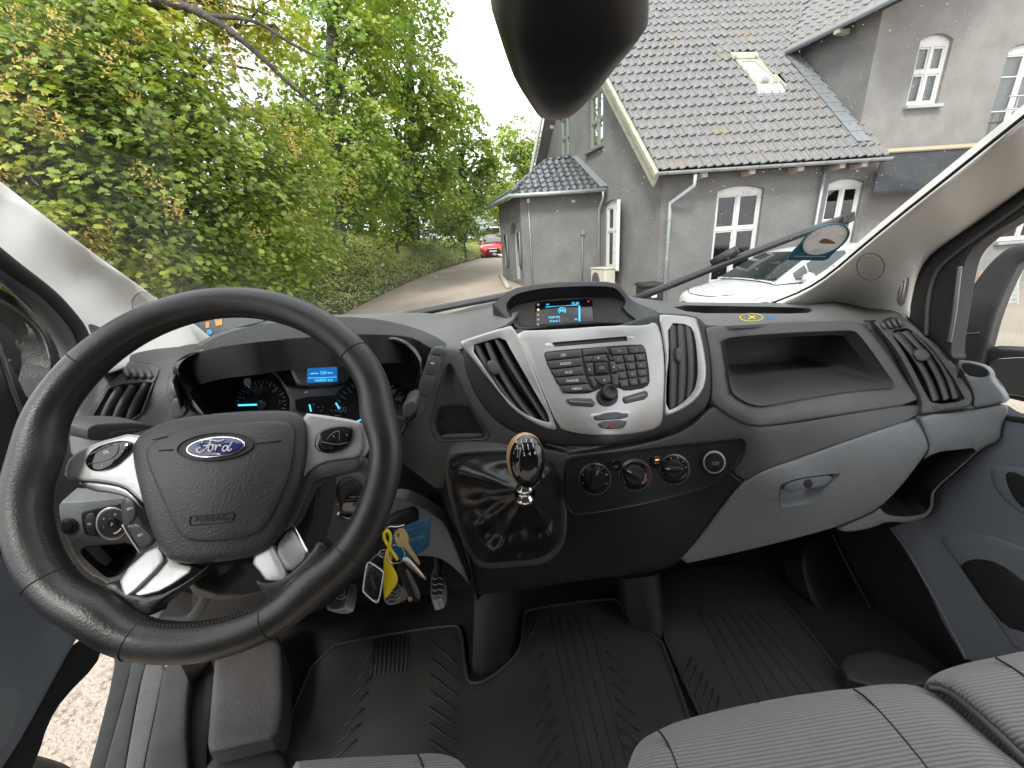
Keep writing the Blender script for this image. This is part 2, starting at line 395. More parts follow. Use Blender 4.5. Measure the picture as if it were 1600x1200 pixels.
M_gloss = material('gloss_black', (0.006, 0.006, 0.007), 0.08, coat=0.5)
M_blk = material('matt_black', (0.006, 0.006, 0.0065), 0.7)
M_rub = material('black_rubber', (0.012, 0.012, 0.013), 0.5, wear=(8, 0.65))
M_seal = material('grey_rubber_seal', (0.045, 0.046, 0.048), 0.6)
M_white = material('white_print', (0.75, 0.75, 0.75), 0.6)
M_pgrey = material('pale_print', (0.40, 0.42, 0.44), 0.6)
M_dim = material('faint_print', (0.16, 0.16, 0.165), 0.6)
M_lea = material('worn_leather', (0.016, 0.016, 0.0165), 0.46, bump=[(420, 0.35, 0.0009), (1600, 0.3, 0.0004)], var=[(13, (0.032, 0.031, 0.030), .52, .75), (90, (0.026, 0.025, 0.024), .55, .8)], wear=(16, 0.30))
M_leap = material('airbag_leather_grain', (0.044, 0.0425, 0.043), 0.5, bump=[(400, 0.6, 0.0013), (1500, 0.35, 0.0006)], wear=(9, 0.4))
M_boot = material('gear_boot_leather', (0.010, 0.010, 0.011), 0.34, bump=[(500, 0.3, 0.0007)], wear=(15, 0.26))
M_mat = material('ribbed_rubber_mat', (0.019, 0.0198, 0.0192), 0.55, bump=(900, 0.3, 0.0005), var=[(6, (0.036, 0.031, 0.025), .52, .72), (40, (0.026, 0.0245, 0.022), .55, .75)], wear=(7, 0.75))
M_carpet = material('dark_carpet', (0.012, 0.011, 0.011), 0.95, bump=(1500, 0.9, 0.0015), var=(300, (0.020, 0.018, 0.0175), .4, .7))
M_step = material('grained_step_trim', (0.046, 0.043, 0.043), 0.55, bump=[(350, 0.7, 0.0014)], var=(8, (0.058, 0.054, 0.053), .4, .7))
M_foot = material('pedal_rubber', (0.020, 0.019, 0.019), 0.6)
M_pedal = material('worn_pedal_edge', (0.20, 0.19, 0.19), 0.5, metal=0.2)
M_scr = material('screen_black', (0.002, 0.002, 0.003), 0.12)
M_blue = material('display_blue', (0.0, 0.02, 0.06), 0.3, emit=((0.01, 0.10, 0.32), 0.55))
M_cyan = material('display_cyan', (0.0, 0.1, 0.15), 0.3, emit=((0.07, 0.50, 0.80), 0.8))
M_red = material('warning_red', (0.5, 0.02, 0.02), 0.5)
M_orange = material('lamp_amber', (0.6, 0.2, 0.05), 0.4, emit=((1.0, 0.35, 0.08), 0.6))
M_navy = material('badge_blue', (0.012, 0.022, 0.13), 0.12, coat=0.6)
M_yel = material('yellow_plastic', (0.75, 0.60, 0.01), 0.45)
M_brass = material('key_brass', (0.52, 0.42, 0.20), 0.35, metal=0.8, wear=(60, 0.5))
M_steel = material('key_steel', (0.6, 0.6, 0.6), 0.25, metal=1.0)
M_card = material('blue_card', (0.010, 0.11, 0.24), 0.3, var=(12, (0.02, 0.17, 0.32), .4, .65))
M_wood = material('tan_knob_rim', (0.42, 0.25, 0.11), 0.35, coat=0.4)
M_clear = glass_material('clear_acrylic', (0.92, 0.94, 0.94), 1.6)
M_ws = glass_material('windscreen_glass', (0.94, 0.955, 0.95), 0.75, dirt=0.028)
M_win = glass_material('side_glass', (0.90, 0.93, 0.92), 0.8, dirt=0.02)
M_lens = glass_material('instrument_lens', (0.95, 0.96, 0.97), 0.5)
def fabric():
    m = material('grey_woven_seat_fabric', (0.12, 0.118, 0.118), 0.95, sheen=0.25); t = m.node_tree; b = t.nodes['Principled BSDF']; co = t.nodes.new('ShaderNodeTexCoord')
    mp_ = t.nodes.new('ShaderNodeMapping'); mp_.inputs['Rotation'].default_value = (0, 0, 0.05)
    w1 = t.nodes.new('ShaderNodeTexWave'); w1.bands_direction = 'Y'; w1.inputs['Scale'].default_value = 68; w1.inputs['Distortion'].default_value = 0.6; w1.inputs['Detail'].default_value = 1
    w2 = t.nodes.new('ShaderNodeTexWave'); w2.bands_direction = 'X'; w2.inputs['Scale'].default_value = 115; w2.inputs['Distortion'].default_value = 0.8
    nz_ = t.nodes.new('ShaderNodeTexNoise'); nz_.inputs['Scale'].default_value = 500
    ad = t.nodes.new('ShaderNodeMath'); ad.operation = 'MULTIPLY_ADD'; ad.inputs[1].default_value = 0.45
    ad2 = t.nodes.new('ShaderNodeMath'); ad2.operation = 'MULTIPLY_ADD'; ad2.inputs[1].default_value = 0.5
    r = t.nodes.new('ShaderNodeValToRGB'); r.color_ramp.elements[0].position = 0.35; r.color_ramp.elements[0].color = (0.095, 0.092, 0.094, 1); r.color_ramp.elements[1].position = 1.0; r.color_ramp.elements[1].color = (0.21, 0.202, 0.204, 1)
    bu = t.nodes.new('ShaderNodeBump'); bu.inputs['Strength'].default_value = 0.6; bu.inputs['Distance'].default_value = 0.0012
    L_ = t.links
    L_.new(co.outputs['Object'], mp_.inputs['Vector'])
    for n in (w1, w2, nz_): L_.new(mp_.outputs['Vector'], n.inputs['Vector'])
    L_.new(w2.outputs['Fac'], ad.inputs[0]); L_.new(w1.outputs['Fac'], ad.inputs[2]); L_.new(nz_.outputs['Fac'], ad2.inputs[0]); L_.new(ad.outputs['Value'], ad2.inputs[2])
    L_.new(ad2.outputs['Value'], r.inputs['Fac']); L_.new(r.outputs['Color'], b.inputs['Base Color']); L_.new(ad2.outputs['Value'], bu.inputs['Height']); L_.new(bu.outputs['Normal'], b.inputs['Normal'])
    return m
M_fab = fabric()

# ================================================================ THE VAN
van = thing('van', (0.18, 0.6, 0.0), 'van cab around the camera with black dashboard, grey glovebox and cream windscreen pillars', 'van')
FLOOR = 0.70
Xp = lambda x: (lambda a, b: atx(a, b, x))
Zp = lambda z: (lambda a, b: atz(a, b, z))
# main front surface of the dashboard (forward distance in metres at traced pixels)
SF = rbf_skin([(130, 640, .66), (240, 660, .64), (150, 800, .62), (300, 850, .62), (400, 560, .68), (660, 560, .69), (640, 720, .68), (720, 560, .70), (715, 690, .665),
               (735, 535, .715), (870, 525, .72), (1000, 515, .72), (930, 600, .66), (950, 700, .60), (860, 690, .62), (1060, 500, .745), (1105, 600, .70), (1110, 512, .755),
               (1225, 505, .78), (1335, 503, .80), (1372, 512, .80), (1420, 590, .735), (1392, 487, .83), (1454, 531, .76), (1486, 564, .715), (1517, 630, .64), (1440, 648, .665), (1300, 655, .66), (1180, 672, .64),
               (1000, 720, .655), (1150, 700, .65), (1000, 800, .66), (900, 900, .69), (1100, 840, .68), (1242, 716, .64), (1250, 760, .625), (1300, 828, .66), (1450, 690, .635), (800, 720, .64), (740, 820, .65), (740, 930, .70), (1560, 660, .62)])
M5 = moved(SF, -0.012)
# ---- floor pan, bulkhead and the dark volume behind the dashboard
floor = part('cab_floor', (0.18, 0.6, FLOOR), van)
V = [(-.72, .05, FLOOR), (1.1, .05, FLOOR), (1.1, 1.0, FLOOR), (-.72, 1.0, FLOOR), (1.1, 1.26, FLOOR+.30), (-.72, 1.26, FLOOR+.30), (1.1, 1.30, 1.38), (-.72, 1.30, 1.44)]
mk('floor_pan', V, [(0, 1, 2, 3), (3, 2, 4, 5), (5, 4, 6, 7)], M_carpet, floor, False)
mk('dash_backing', [(-.66, .98, 1.44), (1.06, .98, 1.38), (1.06, .82, 1.02), (-.66, .82, 1.02), (-.66, 1.24, 1.44), (1.06, 1.24, 1.38), (1.06, 1.24, 1.02), (-.66, 1.24, 1.02)],
   [(0, 1, 2, 3), (0, 4, 5, 1), (3, 2, 6, 7)], M_blk, van, False)  # black backing added behind the dash to stop light leaking through

mk('kick_panel', [(-.84, .80, .66), (-.84, 1.3, .66), (-.74, 1.3, 1.44), (-.70, .84, 1.46), (-.74, .76, 1.30), (-.80, .76, 1.0)], [(0, 1, 2, 3, 4, 5)], M_low, van, False)
mk('kick_panel', [(1.075, .35, .62), (1.075, 1.3, .62), (1.075, 1.3, 1.38), (1.075, .80, 1.40), (1.075, .50, 1.32), (1.075, .35, 1.2)], [(0, 1, 2, 3, 4, 5)], M_low, van, False)
# ---- dashboard top pads
dash = part('dashboard', (0.18, .9, 1.05), van)
Wd = moved(W, 0.02)
ST = rbf_skin([(430, 503, Wd), (640, 489, Wd), (700, 489, Wd), (770, 478, Wd), (600, 512, .93), (690, 530, .80), (735, 540, .72), (780, 500, .78), (760, 520, .73)])
panel('top_pad', [(300, 540), (345, 518), (420, 500), (500, 493), (580, 490), (650, 488), (690, 491), (712, 487), (760, 472), (800, 462), (815, 480), (797, 506), (765, 518), (735, 533), (720, 548), (700, 545), (650, 525), (590, 512), (500, 506), (420, 520), (340, 545)], ST, M_top, dash, off=-.004, rnd=3, wall=.006, sm=1)
STR = rbf_skin([(985, 468, .86), (1050, 474, Wd), (1262, 474, Wd), (1307, 470, Wd), (1356, 475, Wd), (1395, 484, .90), (1110, 511, .755), (1225, 505, .78), (1335, 503, .80), (1370, 500, .83), (1040, 500, .75), (1150, 490, .86)])
slot = zO((118, 658), (400, 662), (700, 668), (722, 680), (690, 692), (420, 690), (215, 690))
panel('top_pad', [(975, 462), (1000, 466), (1050, 472), (1150, 473), (1262, 473), (1307, 470), (1356, 474), (1392, 481), (1412, 492), (1395, 490), (1369, 500), (1349, 506), (1330, 502), (1225, 505), (1105, 511), (1096, 500), (1086, 494), (1060, 490), (1029, 490), (1010, 484), (985, 474)], STR, M_top, dash, off=-.003, rnd=2.5, wall=.006, sm=1, holes=[slot], hr=2)
recess('demister_slot', slot, STR, M_blk, dash, depth=.05, scale=.95, direction=(0, .25, -.97))
sticker = part('airbag_sticker', aty(1182, 496, .8), dash)
strip_px('yellow_ring', [(1157+18*math.cos(t)+17, 496+6*math.sin(t)) for t in np.linspace(0, 6.28, 20, endpoint=False)], 2.2, STR, M_yel, sticker, off=.002, closed=True, r3=.0008)
text_px('print', 'X', 1175, 496, 6, STR, M_yel, sticker, sx=2.2); panel('print', [(1196, 494), (1210, 493), (1212, 498), (1198, 499)], STR, M_card, sticker, off=.001, rnd=0, wall=0, grid=0)
# left end of the dash
SL = rbf_skin([(140, 590, .70), (215, 548, .78), (297, 541, .90), (325, 528, Wd), (240, 600, .665), (280, 600, .665), (290, 565, .72), (130, 640, .665), (120, 690, .64), (260, 660, .645)])
panel('end_pad', [(105, 700), (118, 640), (130, 600), (150, 575), (190, 560), (225, 547), (297, 540), (322, 526), (345, 520), (330, 545), (290, 563), (277, 585), (279, 605), (292, 640), (296, 690), (240, 720), (130, 730)], SL, M_mid, dash, rnd=3, wall=.04, sm=1,
      holes=[zA((700, 690), (790, 570), (1005, 605), (985, 660), (880, 955), (600, 970), (520, 900))], hr=2)
# ---- binnacle hood
SH = rbf_skin([(275, 580, .66), (330, 530, .70), (430, 505, .80), (520, 494, .86), (600, 500, .84), (680, 525, .78), (718, 560, .71), (300, 560, .655), (400, 525, .66), (520, 512, .68), (600, 520, .68), (680, 560, .69)])
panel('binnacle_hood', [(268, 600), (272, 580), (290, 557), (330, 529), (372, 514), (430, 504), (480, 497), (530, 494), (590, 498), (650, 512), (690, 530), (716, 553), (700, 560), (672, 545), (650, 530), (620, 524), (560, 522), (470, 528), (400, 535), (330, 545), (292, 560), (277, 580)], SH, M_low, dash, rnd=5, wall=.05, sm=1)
panel('hood_clip', zB((690, 95), (720, 60), (960, 30), (1000, 55), (990, 90), (700, 110)), moved(SH, .004), M_low, dash, rnd=3, wall=.01)
# ---- instrument cluster
clus = part('instrument_cluster', aty(480, 640, .72), van)
OP = zB((135, 265), (190, 205), (330, 165), (560, 135), (700, 140), (900, 115), (1100, 98), (1300, 98), (1400, 122), (1470, 172), (1508, 240), (1510, 330), (1480, 430), (1440, 540), (1380, 680), (1200, 800), (500, 760), (330, 600), (250, 480), (190, 400), (150, 335))
SO = rbf_skin([(280, 580, .655), (400, 535, .66), (600, 525, .68), (655, 570, .69), (340, 640, .63), (620, 680, .66), (480, 700, .63)])
bez = chaikin(OP, 2); cen = bez.mean(0)
outb = cen+(bez-cen)*1.045
panel('bezel', outb, SO, M_gloss, clus, off=.006, rnd=5, wall=.02, sm=0, holes=[bez], hsm=0, grid=0)
SCL = rbf_skin([(300, 560, .76), (650, 545, .79), (480, 560, .775), (480, 680, .735), (330, 680, .725), (640, 680, .745)])
def loft_px(name, loops, mat, parent):
    """walls between traced loops, each on its own surface: [(pts, skin)]"""
    P = [s(np.asarray(p)[:, 0], np.asarray(p)[:, 1]) for p, s in loops]; n = len(P[0]); Fc = []
    for k in range(len(P)-1):
        for i in range(n): j = (i+1) % n; Fc.append((k*n+i, k*n+j, (k+1)*n+j, (k+1)*n+i))
    return mk(name, np.vstack(P), Fc, mat, parent)
loft_px('shroud', [(bez, SO), (cen+(bez-cen)*.985, SCL)], M_low, clus)
panel('back_plate', cen+(bez-cen)*1.0, SCL, M_blk, clus, rnd=0, wall=0, sm=0)
panel('dial_surround', zB((540, 270), (650, 240), (700, 300), (780, 395), (1110, 372), (1150, 330), (1200, 300), (1240, 260), (1300, 620), (740, 560), (770, 480), (740, 380), (680, 300), (620, 280)), SCL, M_gun, clus, off=.004, rnd=2, wall=.006)
panel('dial_surround', zB((330, 700), (400, 560), (470, 520), (760, 520), (780, 600), (700, 720)), SCL, M_gun, clus, off=.003, rnd=2, wall=.006)
def dial(cx, cy, r, a0, a1, n, labs, lab_r, needle, mrk=1.6):
    disc_px('dial_face', cx, cy, r*1.06, SCL, M_blk, clus, off=.006, wall=.004, ry=r*1.0)
    for i in range(n+1):
        a = math.radians(a0+(a1-a0)*i/n); l = .16 if i % 2 == 0 else .09
        c, s = math.cos(a), -math.sin(a)
        strip_px('tick', [(cx+r*.94*c, cy+r*.90*s), (cx+r*(.94-l)*c, cy+r*(.90-l)*s)], mrk, SCL, M_pgrey, clus, off=.0115, sm=0, seg=4)
    for s_, a in labs:
        a = math.radians(a); text_px('numeral', s_, cx+lab_r*r*math.cos(a), cy-lab_r*r*.95*math.sin(a), r*.15, SCL, M_pgrey, clus, off=.0115, rot=4, sx=.9)
    a = math.radians(needle); strip_px('needle', [(cx, cy), (cx+r*.85*math.cos(a), cy-r*.85*math.sin(a))], 2.4, SCL, M_cyan, clus, off=.014, sm=0, seg=4)
    disc_px('needle_hub', cx, cy, r*.17, SCL, M_gun, clus, off=.016, wall=.006)
dial(408, 632, 42, 180, -10, 20, [('1', 160), ('2', 135), ('3', 90), ('4', 48), ('5', 6)], .70, 182)
dial(581, 648, 62, 215, -20, 28, [('20', 170), ('120', 52), ('140', 34), ('160', 16), ('180', 0)], .74, 205)
panel('lcd_housing', zB((760, 250), (880, 235), (1110, 215), (1130, 300), (1080, 370), (820, 385), (790, 330)), SCL, M_gun, clus, off=.005, rnd=2, wall=.006)
SD = moved(SCL, .0075)
panel('lcd', zB((873, 250), (1040, 244), (1043, 350), (873, 358)), SCL, M_blue, clus, off=.0075, rnd=0, wall=.003, sm=0, ds=20, grid=0)
text_px('readout', '19°C', 520, 571, 4.4, SD, M_cyan, clus, rot=2); text_px('readout', '528 km', 510, 582.5, 4.6, SD, M_cyan, clus, rot=2)
text_px('readout', '160850 km', 505.5, 594, 4.6, SD, M_cyan, clus, rot=2); strip_px('readout', zB((876, 330), (1040, 324)), .7, SD, M_cyan, clus, off=.001, sm=0, seg=4)
strip_px('readout', zB((890, 305), (935, 303)), 1.2, SD, M_cyan, clus, off=.001, sm=0, seg=4)
panel('small_gauges', zB((805, 440), (1080, 425), (1105, 435), (1105, 490), (1080, 540), (830, 530), (805, 500)), SCL, M_blk, clus, off=.006, rnd=1, wall=.005)
for nx, ny, nx2, ny2 in ((885, 480, 895, 520), (1035, 470, 1055, 505)): strip_px('needle', zB((nx, ny), (nx2, ny2)), 2, SCL, M_cyan, clus, off=.012, sm=0, seg=4)
disc_px('needle_hub', *zB((1062, 512))[0], 4, SCL, M_gun, clus, off=.011, wall=.004)
for cx, cy in ((905, 475), (930, 492), (960, 490), (1005, 510), (1025, 478)): strip_px('tick', zB((cx, cy), (cx+10, cy+6)), 1.4, SCL, M_pgrey, clus, off=.0115, sm=0, seg=4)
for cx, cy in ((1085, 475), (955, 515)): strip_px('tick', zB((cx-8, cy+5), (cx+10, cy-8)), 2, SCL, M_red, clus, off=.0115, sm=0, seg=4)
panel('lens', cen+(bez-cen)*.97, moved(SCL, .03), M_lens, clus, rnd=0, wall=0, sm=0, grid=0)
panel('dash_side', [(60, 650), (110, 600), (150, 620), (190, 690), (190, 760), (190, 830), (210, 880), (240, 900), (280, 920), (320, 930), (380, 960), (420, 1000), (330, 1010), (240, 1010), (120, 960), (62, 890), (40, 760)], rbf_skin([(60, 650, .69), (140, 640, .69), (60, 850, .66), (150, 800, .68), (380, 990, .74), (240, 960, .72)]), M_low, dash, rnd=3, wall=.02)
# ---- switch strips beside the cluster
sw = part('switch_strip', aty(270, 625, .65), van)
panel('strip_panel', zA((1050, 650), (1095, 622), (1120, 680), (1200, 880), (1280, 930), (1200, 940), (1070, 965), (1045, 800)), SL, M_btn2, sw, off=.003, rnd=2, wall=.01)
panel('switch', zA((1062, 690), (1118, 682), (1158, 782), (1066, 812)), SL, M_btn2, sw, off=.006, rnd=1.5, wall=.005)
panel('switch', zA((1067, 818), (1163, 790), (1170, 914), (1072, 942)), SL, M_btn2, sw, off=.006, rnd=1.5, wall=.005)
sw = part('switch_strip', aty(675, 570, .67), van)
panel('strip_panel', zV((205, 255), (320, 250), (335, 300), (190, 720), (160, 830), (60, 960), (0, 985), (-20, 960), (70, 880), (20, 800), (50, 680), (130, 470)), SF, M_mid, sw, off=.004, rnd=3, wall=.02)
panel('switch', zV((185, 330), (300, 345), (250, 515), (135, 500)), SF, M_btn2, sw, off=.008, rnd=1.5, wall=.006)
panel('switch', zV((130, 512), (248, 527), (190, 710), (65, 690)), SF, M_btn2, sw, off=.008, rnd=1.5, wall=.006)
panel('switch_blank', zV((210, 258), (318, 255), (308, 335), (190, 318)), SF, M_btn2, sw, off=.008, rnd=1.5, wall=.006)
panel('symbol', zV((190, 395), (240, 400), (225, 418), (200, 412)), SF, M_pgrey, sw, off=.0092, rnd=0, wall=0, sm=1, grid=0)
# ---- dashboard between cluster and centre stack, with the triangular cubby
cub = zV((200, 960), (225, 880), (335, 430), (375, 402), (400, 420), (540, 760), (735, 1040), (745, 1085), (720, 1120), (560, 1130), (300, 1140), (250, 1110), (205, 1010))
panel('driver_side_panel', [(640, 640), (690, 543), (712, 545), (730, 560), (745, 600), (790, 660), (840, 700), (900, 712), (880, 735), (850, 725), (780, 712), (715, 715), (700, 740), (690, 770), (650, 740), (600, 700), (560, 720), (575, 650), (600, 640), (640, 655)], SF, M_mid, dash, rnd=3, wall=.03, sm=1, holes=[cub], hr=2.5)
cubby = part('cubby', aty(715, 660, .68), van)
recess('pocket', cub, SF, M_mid, cubby, depth=.018, scale=.93)
panel('opening_shade', zV((275, 830), (330, 805), (550, 800), (570, 860), (690, 1060), (690, 1090), (660, 1105), (290, 1115), (270, 1080)), moved(SF, -.016), M_blk, cubby, rnd=0, wall=0)  # flat black sheet, paints the shade of a deeper hole
panel('lip', zV((280, 1095), (320, 1075), (660, 1065), (695, 1075), (690, 1100), (640, 1115), (300, 1125)), moved(SF, -.006), M_mid, cubby, rnd=3, wall=.02)
VO1 = zC((195, 402), (290, 372), (390, 348), (440, 440), (560, 650), (668, 838), (600, 828), (490, 780), (390, 690), (290, 540))
VO2 = zC((1322, 270), (1445, 282), (1475, 340), (1490, 480), (1490, 580), (1470, 662), (1390, 740), (1312, 776), (1312, 600), (1330, 450))
# ---- dark crescent round the centre stack and the crossbar below it
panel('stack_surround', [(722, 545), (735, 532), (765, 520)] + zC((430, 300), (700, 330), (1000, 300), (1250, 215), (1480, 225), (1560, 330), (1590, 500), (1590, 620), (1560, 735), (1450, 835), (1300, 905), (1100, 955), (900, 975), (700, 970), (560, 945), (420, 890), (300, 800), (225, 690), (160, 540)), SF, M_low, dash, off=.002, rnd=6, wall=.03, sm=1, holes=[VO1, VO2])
panel('crossbar', [(850, 728), (880, 712), (940, 706), (1010, 694), (1075, 672), (1108, 640), (1120, 634), (1150, 655), (1180, 667), (1220, 664), (1300, 651), (1438, 628), (1442, 650), (1340, 683), (1242, 718), (1203, 731), (1181, 741), (1165, 752), (1140, 735), (1165, 692), (1150, 688), (1000, 703), (900, 714), (886, 722), (880, 760), (872, 740)], SF, M_mid, dash, rnd=3, wall=.03, sm=1)
# ---- passenger tray
panel('vent_filler', [(1345, 500), (1376, 500), (1402, 540), (1430, 590), (1446, 625), (1436, 640), (1418, 605), (1400, 578), (1376, 545), (1355, 520)], SF, M_low, dash, off=-.008, rnd=0, wall=.006)
panel('vent_filler', [(1425, 498), (1455, 505), (1490, 545), (1520, 580), (1535, 615), (1518, 612), (1490, 575), (1455, 535)], SF, M_low, dash, off=-.012, rnd=0, wall=.006)
tray_o = zD((148, 242), (300, 226), (500, 213), (700, 205), (775, 203), (800, 215), (860, 290), (930, 390), (985, 470), (960, 482), (800, 492), (550, 530), (400, 560), (330, 568), (270, 553), (215, 520), (190, 490), (175, 380), (160, 300))
tray = part('dash_tray', aty(1270, 590, .7), van)
panel('tray_surround', zD((68, 205), (85, 185), (400, 162), (770, 158), (815, 172), (860, 210), (930, 300), (1000, 400), (1060, 490), (1108, 552), (700, 612), (400, 660), (300, 668), (220, 640), (130, 580), (97, 550), (100, 480), (95, 350), (75, 230)), SF, M_mid, tray, off=.006, rnd=4, wall=.03, sm=1, holes=[tray_o], hsm=1, hr=5)
ol = chaikin(np.array(tray_o), 1)
Pf = moved(SF, .006)(ol[:, 0], ol[:, 1])
tb = np.array(zD((175, 366), (560, 343), (700, 150), (150, 200))); B = aty(tb[:, 0], tb[:, 1], np.array([.93, .93, .93, .93]))
# walls: the opening runs back to the smaller rear wall, corner to corner
cor = [int(np.argmin(np.hypot(*(ol-np.array(zD(c)[0])).T))) for c in ((148, 242), (785, 205), (985, 472), (215, 520))]; tgt = [3, 2, 1, 0]; Bk = np.zeros_like(Pf); no = len(ol)
for k in range(4):
    i0, i1 = cor[k], cor[(k+1) % 4]; idx = [i % no for i in range(i0, i1+(no if i1 <= i0 else 0)+1)]; sg_ = np.r_[0, np.cumsum(np.linalg.norm(np.diff(ol[idx], axis=0), axis=1))]; sg_ /= sg_[-1]
    for i, q in zip(idx, sg_): Bk[i] = B[tgt[k]]*(1-q)+B[tgt[(k+1) % 4]]*q
n = len(ol); Vt = np.vstack([Pf, Pf*.97+Bk*.03, Pf*.06+Bk*.94, Bk, Bk.mean(0)[None]]); Ft = []
for k in range(3):
    for i in range(n): j = (i+1) % n; Ft.append((k*n+i, k*n+j, (k+1)*n+j, (k+1)*n+i))
Ft += [(3*n+i, 3*n+(i+1) % n, 4*n) for i in range(n)]
mk('tray_well', Vt, Ft, M_mid, tray)
# ================================================================ CENTRE STACK
S1 = moved(SF, .006)
def vent(loc, frame, opening, slats, tab, mat_frame, skin, sw=9, depth=.05, back=True, frame_off=.006, slat_mat=None):
    v = part('air_vent', aty(*loc), van)
    panel('frame', frame, skin, mat_frame, v, off=frame_off, rnd=3.5, wall=.02, holes=[opening], hsm=1, hr=3, grid=0, ds=4)
    recess('duct', opening, skin, M_blk, v, depth=depth, scale=.85, off=frame_off-.004)
    for pts in slats:      # each vane: a blade standing on edge, running back into the duct
        P = chaikin(np.array(pts), 2, False); A = moved(skin, frame_off-.007)(P[:, 0], P[:, 1]); t = A[-1]-A[0]; t /= np.linalg.norm(t)
        c = A.mean(0); vd = c-CAM; vd /= np.linalg.norm(vd); s_ = np.cross(t, vd); s_ /= np.linalg.norm(s_)
        l = np.linalg.norm(c-CAM); w = sw*l/FPX/2; dpt = vd*.8+s_*.55
        V = []
        for q, k in ((A-s_*w*.35, 0), (A+s_*w*.35, 0), (A+s_*w*.5+dpt*.022, 1), (A-s_*w*.5+dpt*.022, 1)): V.append(q)
        m = len(A); Fc = []
        for i in range(m-1):
            for k in range(4): j = (k+1) % 4; Fc.append((k*m+i, k*m+i+1, j*m+i+1, j*m+i))
        Fc += [(0, m, 2*m, 3*m), (m-1, 4*m-1, 3*m-1, 2*m-1)]
        mk('slat', np.vstack(V), Fc, slat_mat or M_mid, v)
    if tab: panel('slider_tab', tab, skin, M_mid, v, off=frame_off+.002, rnd=3, wall=.015)
    return v
vent((795, 600, .68), zC((138, 382), (170, 365), (425, 284), (445, 300), (500, 385), (600, 640), (692, 868), (680, 880), (640, 876), (560, 842), (440, 765), (345, 645), (250, 525), (170, 425)),
     zC((195, 402), (290, 372), (390, 348), (440, 440), (560, 650), (668, 838), (600, 828), (490, 780), (390, 690), (290, 540)),
     [zC((225, 400), (265, 490), (330, 590), (420, 720), (500, 800)), zC((285, 385), (330, 500), (400, 620), (480, 740), (560, 825)), zC((340, 365), (400, 480), (480, 610), (560, 730), (630, 835))],
     zC((285, 495), (335, 475), (380, 555), (325, 570)), M_silver, SF)
vent((1068, 600, .69), zC((1268, 232), (1300, 222), (1470, 238), (1490, 260), (1525, 400), (1545, 560), (1520, 665), (1440, 745), (1310, 808), (1298, 780), (1310, 500), (1290, 340)),
     zC((1322, 270), (1445, 282), (1475, 340), (1490, 480), (1490, 580), (1470, 662), (1390, 740), (1312, 776), (1312, 600), (1330, 450)),
     [zC((1332, 280), (1338, 450), (1335, 600), (1332, 760)), zC((1380, 280), (1388, 450), (1388, 600), (1380, 740)), zC((1425, 290), (1440, 450), (1440, 600), (1430, 710))],
     zC((1368, 412), (1402, 410), (1405, 490), (1368, 492)), M_silver, SF)
vent((195, 620, .66), zA((690, 700), (745, 660), (760, 600), (790, 575), (1005, 606), (985, 665), (960, 720), (870, 965), (590, 985), (470, 1050), (450, 1020), (520, 900)),
     zA((700, 725), (960, 700), (940, 740), (860, 955), (600, 965), (560, 960), (650, 800)),
     [zA((745, 735), (690, 820), (650, 900), (630, 965)), zA((825, 728), (770, 810), (730, 890), (705, 965)), zA((910, 715), (850, 810), (815, 890), (795, 955))], None, M_mid, SL, frame_off=.004, sw=12)
for k in range(4): strip_px('demister_rib', zA((775+k*48, 625+k*4), (800+k*48, 675+k*2)), 5, SL, M_btn2, dash, off=.008, sm=0)
vr = vent((1460, 570, .72), zD((880, 165), (895, 150), (965, 113), (1040, 150), (1150, 250), (1250, 350), (1320, 450), (1358, 520), (1340, 578), (1150, 600), (1098, 612), (1108, 545), (1060, 440), (980, 290), (900, 195)),
     zD((955, 208), (1030, 190), (1060, 205), (1150, 285), (1250, 415), (1300, 505), (1322, 540), (1165, 560), (1130, 510), (1040, 330)),
     [zD((965, 220), (1060, 320), (1130, 440), (1165, 545)), zD((1012, 212), (1115, 315), (1185, 435), (1218, 540)), zD((1062, 215), (1165, 315), (1232, 430), (1262, 535))],
     zD((1055, 305), (1120, 283), (1162, 335), (1095, 362)), M_mid, SF, frame_off=.012, sw=5.5)
panel('demister_outlet', zD((905, 162), (968, 132), (1018, 180), (945, 203)), SF, M_blk, vr, off=.0135, rnd=1, wall=0)
for k in range(4):
    x = 915+k*26; strip_px('rib', zD((x, 168-k*9), (x+18, 198-k*5)), 4, SF, M_mid, vr, off=.016, sm=0, seg=5)
panel('sill', zD((1150, 570), (1322, 548), (1330, 572), (1155, 594)), SF, M_btn2, vr, off=.013, rnd=2, wall=.004)
# silver fascia
stack = part('radio_panel', aty(940, 690, .6), van)
slotp = zK((345, 690), (355, 680), (1270, 602), (1285, 655), (380, 730))
panel('fascia', zC((440, 318), (700, 308), (1000, 286), (1200, 286), (1245, 262), (1275, 300), (1296, 400), (1306, 560), (1300, 700), (1296, 812), (1270, 868), (1150, 900), (1000, 913), (850, 906), (760, 890), (700, 868), (600, 640), (500, 400)), SF, M_silver, stack, off=.005, rnd=3, wall=.015, holes=[slotp], hsm=0, ds=6)
recess('cd_slot', slotp, S1, M_blk, stack, depth=.03, scale=.96, sm=0)
for c in (((235, 690), (345, 682), (372, 738), (262, 745)), ((1280, 606), (1350, 597), (1392, 630), (1285, 650))): panel('slot_end', zK(*c), SF, M_bright, stack, off=.0058, rnd=2, wall=.002)
panel('keypad_bed', zC((606, 447), (640, 430), (835, 414), (975, 402), (1165, 390), (1195, 402), (1222, 580), (1215, 638), (1080, 662), (1040, 640), (950, 640), (905, 662), (860, 676), (718, 674)), SF, M_blk, stack, off=.0062, rnd=2, wall=.004)
def key(pts, mat=None, off=.0095, rnd=1.6): return panel('button', zC(*pts), SF, mat or M_btn, stack, off=off, rnd=rnd, wall=.004, sm=0, ds=3, grid=8)
